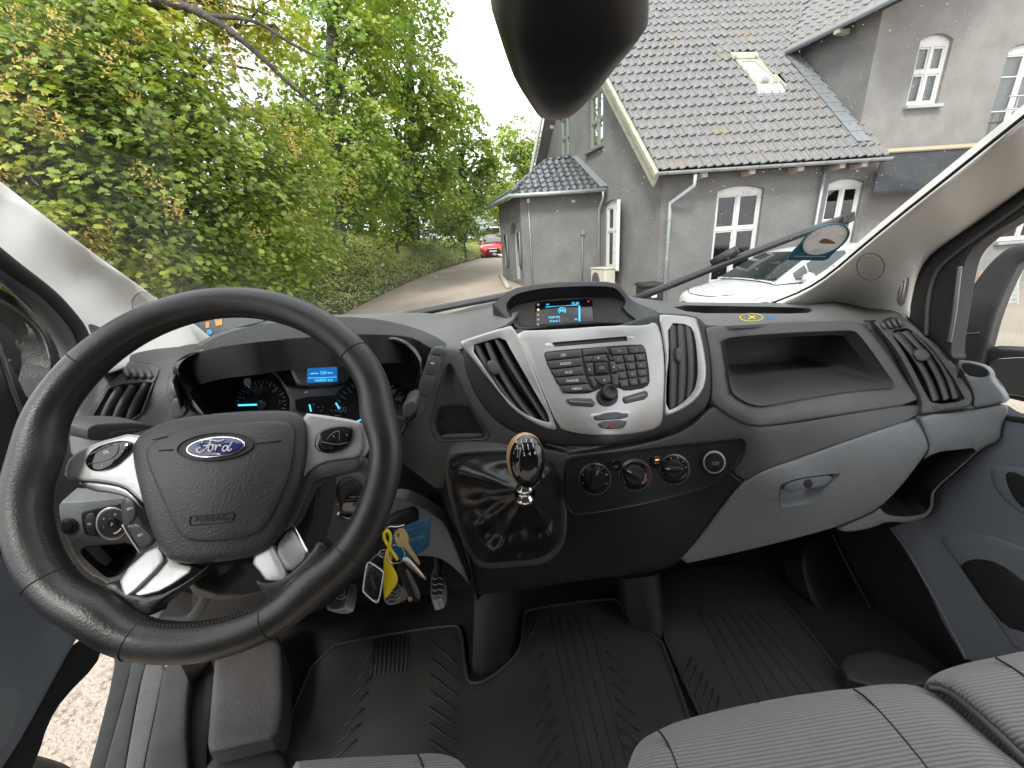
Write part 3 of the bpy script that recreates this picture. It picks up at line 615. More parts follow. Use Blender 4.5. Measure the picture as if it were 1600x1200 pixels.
ly = [440, 487, 536, 582, 628, 670]; ry_ = [420, 466, 516, 566, 616, 660]; lx = [612, 633, 656, 680, 703, 724]; rx = [834, 836, 842, 853, 872, 900]
for k, s_ in enumerate(('CD', 'RADIO', 'AUX', 'PHONE', 'MENU')):
    key([(lx[k]+(14 if k == 0 else 3), ly[k]+2), (rx[k]-3, ry_[k]+2), (rx[k+1]-4, ry_[k+1]-3), (lx[k+1]+2, ly[k+1]-4)])
    q = zC(((lx[k]+rx[k+1])/2+4, (ly[k]+ry_[k+1])/2+1))[0]; text_px('legend', s_, q[0], q[1], 4.0, SF, M_white, stack, rot=5, off=.0105)
key([(840, 422), (972, 408), (985, 440), (842, 458)]); key([(846, 462), (900, 458), (885, 492), (850, 496)]); key([(905, 456), (965, 450), (985, 488), (900, 492), (890, 486)])
key([(856, 500), (896, 498), (898, 560), (872, 570)]); key([(992, 492), (1022, 488), (1040, 545), (1000, 555)]); key([(905, 575), (990, 568), (1000, 600), (960, 625), (925, 612)])
key([(872, 578), (900, 574), (920, 618), (900, 640)]); key([(1004, 566), (1040, 558), (1040, 622), (1008, 628)]); key([(985, 450), (1002, 466), (1018, 482), (992, 486)])
key([(908, 498), (978, 492), (986, 556), (914, 562)], M_low, .0115, 2.5); text_px('legend', 'OK', *zC((947, 527))[0], 4, SF, M_pgrey, stack, rot=4, off=.0125)
for c in ((876, 536), (1014, 522), (928, 470), (962, 596)): disc_px('legend', *zC(c)[0], 1.3, SF, M_white, stack, off=.0107, wall=0, seg=4, rnd=0)
# numeric keypad: rows run along the slanting block
for r in range(5):
    t0, t1 = r/5, (r+1)/5
    for c in range(3 if r else 2):
        nn = 3 if r else 2; a0, a1 = c/nn, (c+1)/nn
        def kp(a, t): return (992+t*60*(1-a)+a*(1190-992)+a*t*22 - (1-a)*t*2, (412-a*14)+t*(640-412)*(1)+a*t*(-10))
        key([kp(a0+.02, t0+.015), kp(a1-.02, t0+.015), kp(a1-.02, t1-.015), kp(a0+.02, t1-.015)])
        q = zC(kp((a0+a1)/2, (t0+t1)/2))[0]; text_px('legend', '123456789*0#'[(r-1)*3+c] if r else ('TA', '2')[c], q[0], q[1], 3.4, SF, M_pgrey, stack, rot=5, off=.0105)
key([(742, 704), (800, 698), (888, 700), (910, 728), (898, 748), (770, 738), (748, 722)], None, .008, 2.5); key([(1068, 692), (1195, 655), (1210, 668), (1208, 688), (1190, 706), (1082, 731), (1066, 715)], None, .008, 2.5)
for c in (((765, 716), (885, 724)), ((1085, 706), (1190, 678))): strip_px('legend', zC(*c), 1.0, SF, M_pgrey, stack, off=.0095, sm=0, seg=4)
q = zC((978, 690))[0]; disc_px('knob_base', q[0], q[1], 17, SF, M_low, stack, off=.008, ry=15)
c = S1(*zC((983, 672))[0]); nS = S1(*zC((983, 672))[0])-S1(*zC((983, 640))[0]); ax = np.cross(S1(270+680, 610)-S1(230+680, 610), nS); ax /= np.linalg.norm(ax); ax = ax if ax@(CAM-c) > 0 else -ax
lathe('volume_knob', c, ax, [(.0150, -.004), (.0150, .010), (.0138, .0125), (.0110, .0130), (.0105, .0118), (0.001, .0115)], M_low, stack, 28)
panel('hazard_bezel', zC((866, 782), (930, 785), (960, 770), (1040, 765), (1065, 772), (1108, 762), (1118, 775), (1090, 862), (1060, 884), (948, 890), (925, 875)), SF, M_bright, stack, off=.0058, rnd=2, wall=.003)
panel('button', zC((895, 800), (930, 796), (960, 782), (1040, 776), (1062, 786), (1100, 782), (1092, 815), (912, 828)), SF, M_btn2, stack, off=.009, rnd=2, wall=.005)
panel('hazard_switch', zC((913, 832), (1092, 819), (1080, 858), (1058, 874), (952, 878)), SF, M_btn2, stack, off=.009, rnd=2, wall=.005)
T = np.array(zC((985, 868), (1008, 838), (1028, 862))); strip_px('warning_triangle', T, 1.5, SF, M_red, stack, off=.0102, sm=0, closed=True, seg=4)
T = np.array(zC((996, 863), (1008, 847), (1019, 860))); panel('warning_triangle', T, SF, M_red, stack, off=.0102, rnd=0, wall=0, sm=0, grid=0)
# ---- screen pod
pod = part('display_pod', aty(880, 510, .76), van)
inner = zC((392, 178), (440, 112), (530, 88), (620, 72), (850, 60), (1000, 64), (1040, 85), (1092, 150), (1060, 190), (1190, 285), (1000, 264), (700, 277), (490, 300), (440, 250))
SPod = rbf_skin([(775, 485, .83), (800, 450, .80), (850, 443, .79), (960, 441, .80), (983, 470, .81), (900, 445, .79), (820, 512, .745), (1000, 512, .745), (900, 505, .735)])
SPb = rbf_skin([(760, 475, .86), (800, 452, .84), (900, 440, .83), (975, 442, .84), (1000, 470, .84), (1040, 490, .78), (780, 500, .79), (830, 520, .735), (1010, 512, .735)])
panel('pod_shell', zC((318, 165), (345, 150), (425, 78), (600, 44), (850, 33), (1015, 38), (1060, 70), (1112, 142), (1190, 175), (1280, 212), (1250, 262), (1200, 290), (1190, 296), (1000, 272), (700, 288), (490, 318), (430, 290), (370, 215)), SPb, M_low, pod, off=.004, rnd=5, wall=.03, holes=[inner], hr=2)
SBk = rbf_skin([(790, 480, .84), (850, 455, .86), (990, 455, .86), (830, 512, .77), (990, 500, .77)])
iw = chaikin(np.array(inner), 1); loft_px('pod_walls', [(iw, moved(SPb, .003)), (iw.mean(0)+(iw-iw.mean(0))*.95, SBk)], M_blk, pod)
panel('pod_back', inner, SBk, M_blk, pod, rnd=0, wall=0)
SScr = moved(SBk, .006)
panel('screen', zC((568, 160), (590, 150), (870, 134), (893, 143), (898, 262), (570, 284)), SBk, M_scr, pod, off=.006, rnd=1, wall=.005, sm=0)
text_px('readout', '15:41', *zK((632, 192))[0], 4.2, SScr, M_cyan, pod, rot=4); text_px('readout', 'FM', *zK((285, 208))[0], 2.6, SScr, M_cyan, pod, rot=4)
text_px('readout', 'POP FM', *zK((368, 368))[0], 3.6, SScr, M_cyan, pod, rot=4); text_px('readout', 'Preset 2', *zK((378, 412))[0], 3.4, SScr, M_cyan, pod, rot=4); text_px('readout', 'AF', *zK((640, 392))[0], 3, SScr, M_cyan, pod, rot=4)
strip_px('readout', zK((260, 238), (670, 212)), .8, SScr, M_cyan, pod, off=.001, sm=0, seg=4); strip_px('readout', zK((682, 225), (684, 412)), 2.2, SScr, M_cyan, pod, off=.001, sm=0, seg=4)
for rr in (3.0, 5.4): strip_px('readout', [(820+467/8+rr*math.cos(t), 450+282/8+rr*math.sin(t)) for t in np.linspace(-3.9, .75, 16)], .9, SScr, M_cyan, pod, off=.001, sm=0, seg=4)
disc_px('readout', 820+467/8, 450+282/8, 1.3, SScr, M_cyan, pod, off=.001, wall=0, seg=8, rnd=0)
for k, (cy, m_) in enumerate(((208, M_dim), (272, M_orange), (335, M_dim), (395, M_dim), (455, M_dim))): disc_px('indicator', *zK((168, cy))[0], 2.0, SScr, m_, pod, off=.001, wall=0, seg=8, rnd=0)
disc_px('indicator', *zK((795, 165))[0], 1.6, SScr, M_red, pod, off=.001, wall=0, seg=8, rnd=0)
# ================================================================ LOWER CONSOLE, CLIMATE PANEL
clim_o = zH((95, 250), (130, 225), (600, 165), (1160, 105), (1205, 100), (1225, 140), (1190, 260), (1110, 310), (1000, 400), (880, 440), (600, 510), (300, 565), (105, 585), (95, 400))
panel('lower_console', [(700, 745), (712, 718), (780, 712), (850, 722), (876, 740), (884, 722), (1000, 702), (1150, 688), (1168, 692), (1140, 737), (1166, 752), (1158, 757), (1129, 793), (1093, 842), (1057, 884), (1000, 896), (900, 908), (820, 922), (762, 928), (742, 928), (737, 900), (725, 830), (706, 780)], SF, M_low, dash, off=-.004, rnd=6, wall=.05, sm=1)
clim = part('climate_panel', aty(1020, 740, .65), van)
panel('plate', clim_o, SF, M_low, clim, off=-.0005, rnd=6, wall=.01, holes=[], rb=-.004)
SC = moved(SF, .0)
def cknob(cx, cy, r, ang, nlab):
    c = zH((cx, cy))[0]
    disc_px('knob_bezel', c[0], c[1], r/4, SC, M_gun, clim, off=.003, wall=.01, rnd=2); disc_px('knob_disc', c[0], c[1], r/4*.92, SC, M_gloss, clim, off=.005, wall=.004, rnd=1.5)
    disc_px('knob', c[0], c[1], r/4*.60, SC, M_low, clim, off=.015, wall=.012, rnd=2)
    a = math.radians(ang); dx, dy = math.cos(a)*r/4*.62, -math.sin(a)*r/4*.62; w = r/4*.17
    panel('grip', [(c[0]-dx-dy*.0+w*math.sin(a), c[1]-dy+w*math.cos(a)), (c[0]+dx+w*math.sin(a), c[1]+dy+w*math.cos(a)), (c[0]+dx-w*math.sin(a), c[1]+dy-w*math.cos(a)), (c[0]-dx-w*math.sin(a), c[1]-dy-w*math.cos(a))], SC, M_low, clim, off=.026, rnd=2.5, wall=.014, sm=1)
    strip_px('pointer', [(c[0]+dx*.45, c[1]+dy*.45), (c[0]+dx*.9, c[1]+dy*.9)], 1.6, SC, M_pgrey, clim, off=.0268, sm=0, seg=4)
    for k in range(nlab):
        t = math.radians(200-220*k/(nlab-1)); disc_px('mark', c[0]+math.cos(t)*r/4*.76, c[1]-math.sin(t)*r/4*.76, 1.1, SC, M_pgrey, clim, off=.0058, wall=0, seg=6, rnd=0)
    return c
c = cknob(278, 355, 102, 68, 6)
for k, s_ in enumerate('01234'): t = math.radians(160-35*k); text_px('legend', s_, c[0]+math.cos(t)*19.5, c[1]-math.sin(t)*19.5, 2.8, SC, M_white, clim, off=.0065)
c = cknob(530, 330, 102, 150, 2)
for col_, t0, t1 in ((M_red, -40, 30), (M_card, 160, 220)): strip_px('temperature_mark', [(c[0]+math.cos(math.radians(t))*20, c[1]-math.sin(math.radians(t))*20) for t in np.linspace(t0, t1, 8)], 1.8, SC, col_, clim, off=.0062, sm=0, seg=4)
strip_px('temperature_mark', [(c[0]+math.cos(math.radians(t))*22, c[1]-math.sin(math.radians(t))*22) for t in np.linspace(40, 150, 12)], 1.4, SC, M_gun, clim, off=.0062, sm=0, seg=4)
cknob(775, 295, 98, 175, 8)
for bx, by in ((410, 270), (665, 245)):
    c = zH((bx, by))[0]; disc_px('push_button', c[0], c[1], 10, SC, M_gloss, clim, off=.004, wall=.004, ry=8.5)
    text_px('legend', 'A/C' if bx > 500 else '<=>', c[0], c[1]+2, 3, SC, M_pgrey, clim, off=.0055)
panel('amber_lamp', zH((655, 230), (680, 228), (680, 238), (655, 240)), SC, M_orange, clim, off=.0052, rnd=0, wall=0, grid=0)
c = zH((1025, 250))[0]; sk = part('power_socket', aty(c[0], c[1], .65), van)
disc_px('socket_well', c[0]-1, c[1]+2, 21, SC, M_blk, sk, off=.002, wall=.004); disc_px('socket_ring', c[0], c[1], 17.5, SC, M_bright, sk, off=.006, wall=.01, rnd=1.5); disc_px('socket_cap', c[0], c[1], 15.5, SC, M_low, sk, off=.0085, wall=.004, rnd=2)
text_px('legend', '12V', c[0]+2, c[1]+2, 5.2, SC, M_pgrey, sk, rot=0, off=.0095)
strip_px('seam', zH((1112, 312), (1192, 378)), 1.2, SF, M_seal, clim, off=.001, sm=0, seg=4)
# ================================================================ GLOVEBOX AND PASSENGER END
gb = part('glovebox', aty(1250, 800, .66), van)
lat = zD((430, 955), (450, 935), (530, 910), (700, 890), (718, 894), (700, 920), (640, 985), (590, 1030), (540, 1042), (435, 1058), (428, 1040))
panel('lid', [(1055, 884), (1093, 841), (1129, 792), (1158, 757), (1181, 741), (1203, 731), (1242, 718), (1340, 683), (1430, 653), (1440, 660), (1452, 698), (1448, 706), (1431, 730), (1405, 763), (1372, 795), (1327, 815), (1292, 828), (1200, 852), (1130, 868)], SF, M_grey, gb, off=.004, rnd=5, wall=.04, sm=1, holes=[lat], hr=1.5)
recess('latch_well', lat, moved(SF, .004), M_grey, gb, depth=.022, scale=.8)
panel('latch', zD((440, 945), (530, 915), (695, 897), (640, 955), (560, 965), (450, 985)), SF, M_door, gb, off=.001, rnd=2, wall=.012); disc_px('lock', *zD((562, 940))[0], 7, SF, M_blk, gb, off=.003, wall=.003)
for c in (((345, 1028), (420, 1015)), ((400, 1110), (430, 1075)), ((890, 870), (900, 905), (960, 935)), ((800, 985), (850, 948))): strip_px('scratch', zD(*c), .35, SF, M_btn2, gb, off=.0041, sm=1, seg=4)
SE = rbf_skin([(1440, 650, .655), (1520, 640, .635), (1570, 630, Xp(1.035)), (1575, 655, Xp(1.035)), (1560, 690, Xp(1.03)), (1450, 705, .63), (1545, 590, Xp(1.03)), (1500, 570, Xp(1.02)), (1400, 800, .64), (1330, 815, .66), (1455, 800, .63)])
end = part('dash_end', aty(1520, 690, .62), van)
hol = zD((1290, 365), (1340, 360), (1400, 380), (1428, 400), (1430, 425), (1380, 430), (1320, 420))
panel('cup_holder_top', zD((1270, 345), (1340, 352), (1410, 372), (1440, 400), (1445, 440), (1500, 500), (1518, 548), (1420, 570), (1345, 582), (1362, 520), (1325, 440)), SE, M_grey, end, off=.004, rnd=4, wall=.03, holes=[hol], hr=2)
recess('cup_holder', hol, SE, M_low, end, depth=.07, scale=.9, direction=(0, .1, -.99))
pk = zD((905, 1040), (960, 960), (1050, 880), (1110, 830), (1180, 790), (1260, 780), (1390, 768), (1300, 850), (1165, 965), (1150, 1000), (1150, 1050), (1125, 1085), (1050, 1100), (960, 1095), (920, 1075))
panel('lower_trim', zD((1092, 616), (1345, 586), (1420, 574), (1520, 553), (1526, 600), (1492, 662), (1486, 735), (1400, 768), (1300, 860), (1175, 968), (1165, 1010), (1165, 1060), (1130, 1108), (1040, 1130), (940, 1122), (880, 1150), (760, 1175), (690, 1160), (770, 1125), (905, 1065), (1010, 960), (1085, 865), (1148, 775), (1130, 720), (1105, 650)), SE, M_grey, end, off=.002, rnd=4, wall=.03, sm=1, holes=[pk], hr=2)
recess('door_pocket', pk, SE, M_low, end, depth=.09, scale=.8)
# ================================================================ GEAR LEVER
gear = part('gear_lever', aty(800, 800, .6), van)
SG = rbf_skin([(710, 740, .635), (790, 715, .63), (870, 735, .63), (880, 820, .63), (840, 880, .665), (760, 880, .67), (725, 810, .64), (800, 790, .635)])
bo = zG((815, 225), (850, 190), (1000, 180), (1130, 175), (1330, 190), (1385, 215), (1430, 300), (1445, 500), (1440, 640), (1400, 720), (1330, 775), (1150, 790), (1000, 800), (940, 745), (880, 600), (825, 380), (808, 270))
cenb = np.array(bo).mean(0)
panel('surround', cenb+(np.array(bo)-cenb)*1.10, SG, M_mid, gear, off=.002, rnd=5, wall=.03, holes=[cenb+(np.array(bo)-cenb)*.97], hr=3)
# leather gaiter: rings shrinking from the surround towards the collar, with folds
coll = aty(820, 771, .535); ob = resample(chaikin(np.array(bo), 2), 9); Pb = moved(SG, .0)(ob[:, 0], ob[:, 1]); n = len(Pb); rows = 22; Vb = []; Fb = []
ang0 = np.arctan2(ob[:, 1]-cenb[1], ob[:, 0]-cenb[0]); axg = coll-Pb.mean(0); vdir = (CAM-coll); vdir /= np.linalg.norm(vdir)
cr = CR*.017; cu_ = CU*.015
wr_ = lambda a0, w: np.exp(-(((ang0-math.radians(a0)+math.pi) % (2*math.pi)-math.pi)/w)**2)
fold = 1.3*wr_(-148, .13)+1.2*wr_(-38, .16)+1.0*wr_(38, .14)+.9*wr_(72, .10)+1.1*wr_(112, .12)+.9*wr_(150, .12)+.5*wr_(-95, .2)+.6*wr_(178, .10)-.38
for k in range(rows):
    t = k/(rows-1); ring = coll + np.cos(ang0)[:, None]*cr - np.sin(ang0)[:, None]*cu_
    s = t**1.15; P = Pb*(1-s)+ring*s
    bulge = .034*math.sin(math.pi*min(1, t*1.25)**.8)*(1-t*.3)
    low = np.clip(np.sin(ang0), 0, 1)
    hgt = bulge*(.55+.0*fold)+.022*fold*math.sin(math.pi*t**.8) + .011*np.sin(t*15+.6+2.2*np.sin(ang0*3+.5))*math.sin(math.pi*t)*(.25+low)
    P = P + vdir*np.asarray(hgt)[:, None] - np.array([0, 0, 1])*(.022*math.sin(math.pi*t)*(np.sin(ang0) > 0)*np.abs(np.sin(ang0)))[:, None]
    Vb.append(P)
for k in range(rows-1):
    for i in range(n): j = (i+1) % n; Fb.append((k*n+i, k*n+j, (k+1)*n+j, (k+1)*n+i))
mk('gaiter', np.vstack(Vb), Fb, M_boot, gear)
for path in (zG((830, 235), (900, 300), (1000, 390), (1070, 440)), zG((850, 225), (920, 285), (1015, 370), (1085, 425))):
    pp = chaikin(np.array(path), 2, False); tube('stitching', moved(SG, .034)(pp[:, 0], pp[:, 1]), .0007, M_gun, gear, 5)
kc = aty(823, 720, .50); kax = CU*.96+vdir*.22-CR*.02; kax /= np.linalg.norm(kax)
lathe('collar', coll-kax*.006, kax, [(.012, -.010), (.0155, -.006), (.0155, .000), (.0120, .004), (.0120, .009), (.0150, .012), (.0150, .018), (.011, .026), (.010, .05)], M_chrome, gear, 24)
# knob: an egg, tan edge band with a glossy black face toward the driver
kr = np.cross(kax, vdir); kr /= np.linalg.norm(kr); kf = np.cross(kr, kax); kf = kf if kf@vdir > 0 else -kf
def egg(name, sx, sy, sz, off, mat, half=None):
    V = []; Fc = []; nu, nv = 28, 18
    for i in range(nv+1):
        ph = math.pi*i/nv; h = math.cos(ph); rr = math.sin(ph)*(1+.10*h)
        for k in range(nu): q = 2*math.pi*k/nu; V.append(kc+off+kax*h*sz+kr*rr*math.cos(q)*sx+kf*rr*math.sin(q)*sy)
    for i in range(nv):
        for k in range(nu): l = (k+1) % nu; Fc.append((i*nu+k, i*nu+l, (i+1)*nu+l, (i+1)*nu+k))
    return mk(name, V, Fc, mat, gear)
kr = kr if kr@CR > 0 else -kr
egg('knob_body', .0280, .022, .0425, -kf*.004-kr*.0022, M_wood); egg('knob_face', .0266, .022, .0412, kf*.0035+kr*.0006, M_gloss)
def ell_skin(c, a, b, d):
    Mi = np.linalg.inv(np.stack([a, b, d], 1))
    def f(px, py):
        r = ray(px, py); o = Mi@(CAM-c); w = r@Mi.T; A = (w*w).sum(-1); B_ = (w*o).sum(-1); D = np.maximum(B_*B_-A*(o@o-1), 0)
        return CAM+r*((-B_-np.sqrt(D))/A)[..., None]
    return f
SK = ell_skin(kc+kf*.0035+kr*.0006, kr*.0274, kf*.0228, kax*.0416)
for s_, c in (('R', (460, 945)), ('1', (490, 945)), ('3', (518, 940)), ('5', (548, 942)), ('2', (505, 1018)), ('4', (537, 1015)), ('6', (568, 1008))): text_px('shift_pattern', s_, *zC(c)[0], 5.6, SK, M_white, gear, rot=3, off=.0012)
for c in (((465, 968), (470, 985), (562, 968), (556, 958)), ((495, 960), (503, 998)), ((525, 958), (532, 995)), ((555, 955), (562, 985))): strip_px('shift_pattern', zC(*c), 1.2, SK, M_white, gear, off=.0012, sm=0, seg=4)
# ================================================================ STEERING WHEEL
_c0 = np.array([-.32317, .37444, -.18878]); _cy, _sy = math.cos(YAW), math.sin(YAW)
SWC = CAM+np.array([_cy*_c0[0]+_sy*_c0[1], -_sy*_c0[0]+_cy*_c0[1], _c0[2]])
_yw, _tl = math.radians(2.92), math.radians(31.87)
we1 = np.array([math.cos(_yw), math.sin(_yw), 0]); _fw = np.array([-math.sin(_yw), math.cos(_yw), 0])
we2 = math.cos(_tl)*np.array([0, 0, 1.0])+math.sin(_tl)*_fw; wn = np.cross(we1, we2)
wheel = part('steering_wheel', SWC-wn*.05, van)
RW, rW = .1785, .0178
nu, nv = 160, 20; V = []; Fc = []
spk = [math.radians(a) for a in (8, 172, 232, 303)]
for i in range(nu):
    a = 2*math.pi*i/nu; d = min(abs((a-s+math.pi) % (2*math.pi)-math.pi) for s in spk); g = math.exp(-(d/.17)**2)
    er = math.cos(a)*we1+math.sin(a)*we2; c = SWC+er*(RW-g*.004)
    for k in range(nv):
        q = 2*math.pi*k/nv; ro = rW*(1+.22*g*(math.cos(q) < 0)); V.append(c+er*math.cos(q)*ro+wn*math.sin(q)*(rW*(1.06+.05*g)))
for i in range(nu):
    j = (i+1) % nu
    for k in range(nv): l = (k+1) % nv; Fc.append((i*nv+k, j*nv+k, j*nv+l, i*nv+l))
mk('rim', V, Fc, M_lea, wheel)
for deg in (34, 138, 214, 248, 287, 318):
    a = math.radians(deg); er = math.cos(a)*we1+math.sin(a)*we2; c = SWC+er*RW
    tube('seam', [c+er*math.cos(q)*rW*1.005+wn*math.sin(q)*rW*1.065 for q in np.linspace(0, 6.283, 24, endpoint=False)], .0007, M_blk, wheel, 6, closed=True)
sv = []; sf_ = []
for i in range(300):   # hand stitching round the inside of the rim
    a = 2*math.pi*i/300; er = math.cos(a)*we1+math.sin(a)*we2; et = -math.sin(a)*we1+math.cos(a)*we2
    c = SWC+er*(RW-rW*.93)+wn*rW*.42; b = len(sv)
    for u_, v_ in ((-.0010, -.0016), (.0010, -.0016), (.0010, .0016), (-.0010, .0016)): sv.append(c+et*(u_+v_*.5)+(wn*.8+er*.6)*v_-er*.0005)
    sf_.append((b, b+1, b+2, b+3))
tag(mk('stitching', sv, sf_, M_blk, wheel), kind='stuff')
WS = lambda h: plane_skin(SWC+wn*h, wn)
HB = WS(-.018)
# spokes
panel('spoke', [(100, 748), (104, 722), (120, 706), (150, 692), (215, 674), (232, 700), (228, 790), (212, 775), (195, 760), (160, 753), (125, 751)], HB, M_bright, wheel, off=.0, rnd=5, wall=.02, sm=1)
panel('spoke_underside', [(118, 751), (160, 754), (195, 761), (212, 776), (228, 800), (205, 780), (180, 771), (140, 767)], HB, M_gun, wheel, off=-.006, rnd=3, wall=.03)
panel('spoke', zB((830, 525), (1000, 545), (1150, 570), (1190, 598), (1200, 680), (1195, 742), (1165, 780), (1080, 790), (1000, 800), (920, 830), (860, 880), (820, 960), (770, 1010), (780, 800)), HB, M_bright, wheel, off=.0, rnd=5, wall=.02, sm=1)
panel('spoke_underside', zB((1190, 770), (1172, 850), (1090, 868), (1020, 884), (910, 915), (870, 1000), (800, 1160), (730, 1215), (690, 1200), (800, 985), (850, 870), (920, 820), (1000, 792), (1100, 784)), HB, M_gun, wheel, off=-.004, rnd=4, wall=.03, sm=1)
HC2 = rbf_skin([(430, 860, HB), (480, 840, moved(HB, -.012)), (440, 900, moved(HB, .008)), (395, 875, HB), (410, 905, moved(HB, .008))])
panel('spoke', zU((150, 770), (315, 640), (345, 690), (445, 890), (430, 940), (280, 938), (255, 900)), HC2, M_bright, wheel, off=.004, rnd=4, wall=.02, sm=1)
panel('spoke_side', zU((335, 690), (480, 500), (560, 620), (620, 735), (445, 905)), HC2, M_silver, wheel, off=.0005, rnd=3, wall=.02, sm=1)
strip_px('spoke_glint', zU((488, 500), (550, 610), (612, 728)), 3.2, HC2, M_chrome, wheel, off=.002, sm=1)  # painted glint: a chrome bead stands for the highlight along the spoke
panel('spoke', zE((745, 805), (975, 595), (1030, 670), (1020, 725), (800, 940), (765, 920)), HC2, M_bright, wheel, off=.004, rnd=4, wall=.02, sm=1)
panel('spoke_side', zE((1010, 690), (1070, 660), (1110, 720), (1240, 745), (1030, 890), (900, 925), (800, 940)), HC2, M_silver, wheel, off=-.002, rnd=3, wall=.02, sm=1)
# back of the hub and lower webs joining spokes to rim
panel('hub_back', [(232, 690), (300, 660), (480, 655), (500, 690), (500, 760), (490, 830), (460, 900), (400, 930), (320, 930), (275, 890), (248, 840), (232, 780), (228, 720)], WS(-.045), M_blk, wheel, rnd=6, wall=.06, sm=1)
panel('lower_web', [(178, 905), (195, 925), (240, 935), (300, 905), (330, 880), (310, 900), (275, 925), (240, 950), (235, 965), (180, 960), (140, 930)], WS(-.006), M_lea, wheel, rnd=5, wall=.02, sm=1)
panel('lower_web', [(395, 905), (420, 912), (450, 900), (485, 865), (500, 840), (520, 870), (470, 930), (430, 945), (418, 930)], WS(-.006), M_lea, wheel, rnd=5, wall=.02, sm=1)
# airbag cover
AB = WS(-.004)
pad = [(207, 705), (211, 688), (228, 672), (262, 657), (310, 649), (370, 643), (430, 641), (462, 643), (478, 655), (482, 680), (478, 725), (465, 770), (448, 812), (432, 845), (418, 861), (395, 871), (340, 879), (295, 882), (268, 877), (252, 862), (236, 825), (221, 775), (211, 735)]
SPad = rbf_skin([(345, 760, moved(AB, .012)), (345, 660, moved(AB, -.006)), (220, 720, moved(AB, -.004)), (470, 700, moved(AB, -.004)), (340, 870, moved(AB, -.004)), (300, 700, moved(AB, .006)), (400, 700, moved(AB, .006)), (270, 850, moved(AB, -.004)), (410, 840, moved(AB, -.004))])
panel('airbag_cover', pad, SPad, M_leap, wheel, rnd=12, wall=.03, sm=2, grid=8)
pin = [(226, 712), (231, 695), (262, 676), (330, 664), (400, 658), (448, 657), (461, 668), (462, 690), (455, 735), (438, 780), (420, 815), (405, 833), (375, 843), (320, 848), (292, 845), (276, 830), (258, 790), (240, 750)]
panel('airbag_centre', pin, SPad, M_leap, wheel, off=.0032, rnd=5, wall=.004, sm=2, grid=8)
SPi = moved(SPad, .0032)
t = np.linspace(0, 2*math.pi, 44, endpoint=False)
def oval(cx, cy, rx_, ry2, rot): q = math.radians(rot); return np.stack([cx+rx_*np.cos(t)*math.cos(q)+ry2*np.sin(t)*math.sin(q), cy-rx_*np.cos(t)*math.sin(q)+ry2*np.sin(t)*math.cos(q)], 1)
panel('badge_recess', oval(336, 698, 60, 21.5, 5), SPi, M_low, wheel, off=.0006, rnd=3, rb=-.002, wall=.002, sm=0, ds=9)
panel('badge_rim', oval(336.5, 698.4, 47, 16.6, 6), SPi, M_chrome, wheel, off=.0030, rnd=2, wall=.003, sm=0, ds=9); panel('badge', oval(336.5, 698.4, 44.2, 14.4, 6), SPi, M_navy, wheel, off=.0042, rnd=2, wall=.002, sm=0, ds=9)
for st in (((497, 395), (512, 368), (560, 358), (630, 366), (690, 380), (735, 372), (770, 352)), ((612, 366), (592, 395), (562, 440), (530, 485), (490, 512), (450, 508), (436, 485), (455, 462), (485, 452)), ((515, 432), (560, 428), (612, 405)),
           ((618, 415), (590, 430), (572, 462), (575, 492), (600, 498), (628, 472), (634, 436), (618, 415), (650, 425)), ((668, 420), (662, 455), (650, 500), (668, 452), (695, 422), (718, 424), (722, 436)),
           ((812, 436), (775, 428), (748, 452), (742, 486), (764, 500), (792, 478), (812, 440)), ((866, 376), (842, 410), (814, 456), (806, 494), (832, 490), (856, 466))):
    strip_px('badge_script', zX(*st), 1.75, SPi, M_white, wheel, off=.0050, sm=2, seg=5)
for a_, b_ in ((zX((-10, 487), (150, 480)), 2.2), (zX((1150, 405), (1445, 375)), 2.2), ([(238, 687), (262, 682)], 1.4)): strip_px('moulding_line', a_, b_, SPi, M_blk, wheel, off=.0002, sm=0)
text_px('airbag_lettering', 'AIRBAG', 330, 810, 10.5, SPi, M_blk, wheel, rot=4, off=.0012, sx=1.05)
strip_px('airbag_frame', zE((1190, 428), (1455, 403), (1462, 418), (1452, 455), (1440, 462), (1195, 485), (1184, 470)), 1.6, SPi, M_blk, wheel, off=.0006, sm=0, closed=True)
# thumb switch pods
for pts, sep, marks in ((zA((540, 1175), (590, 1118), (690, 1082), (790, 1070), (826, 1090), (812, 1140), (770, 1180), (705, 1240), (620, 1270), (560, 1258), (530, 1215)), [zA((556, 1220), (690, 1190), (735, 1150), (740, 1095)), zA((560, 1165), (640, 1118), (700, 1100))], (('<', 590, 1148), ('OK', 664, 1146), ('>', 765, 1143), ('v', 640, 1230))),
                        (zB((914, 690), (935, 632), (1000, 604), (1080, 593), (1126, 606), (1132, 650), (1102, 712), (1050, 748), (990, 762), (938, 748), (914, 718)), [zB((955, 692), (1040, 710), (1110, 695)), zB((985, 680), (1010, 645), (1060, 625), (1055, 685))], (('/', 945, 665), ('x', 1022, 658), ('c', 1098, 650), ('-', 1008, 726)))):
    panel('switch_pod', pts, HB, M_gloss, wheel, off=.006, rnd=4, wall=.008, sm=2)
    for s_ in sep: strip_px('pod_groove', s_, 1.6, HB, M_gun, wheel, off=.0064, sm=1, seg=5)
    zz = zA if marks[1][0] == 'OK' else zB
    for s_, x, y in marks: text_px('pod_legend', s_, *zz((x, y))[0], 4.6, HB, M_white if s_ == 'OK' else M_pgrey, wheel, rot=8, off=.0068)
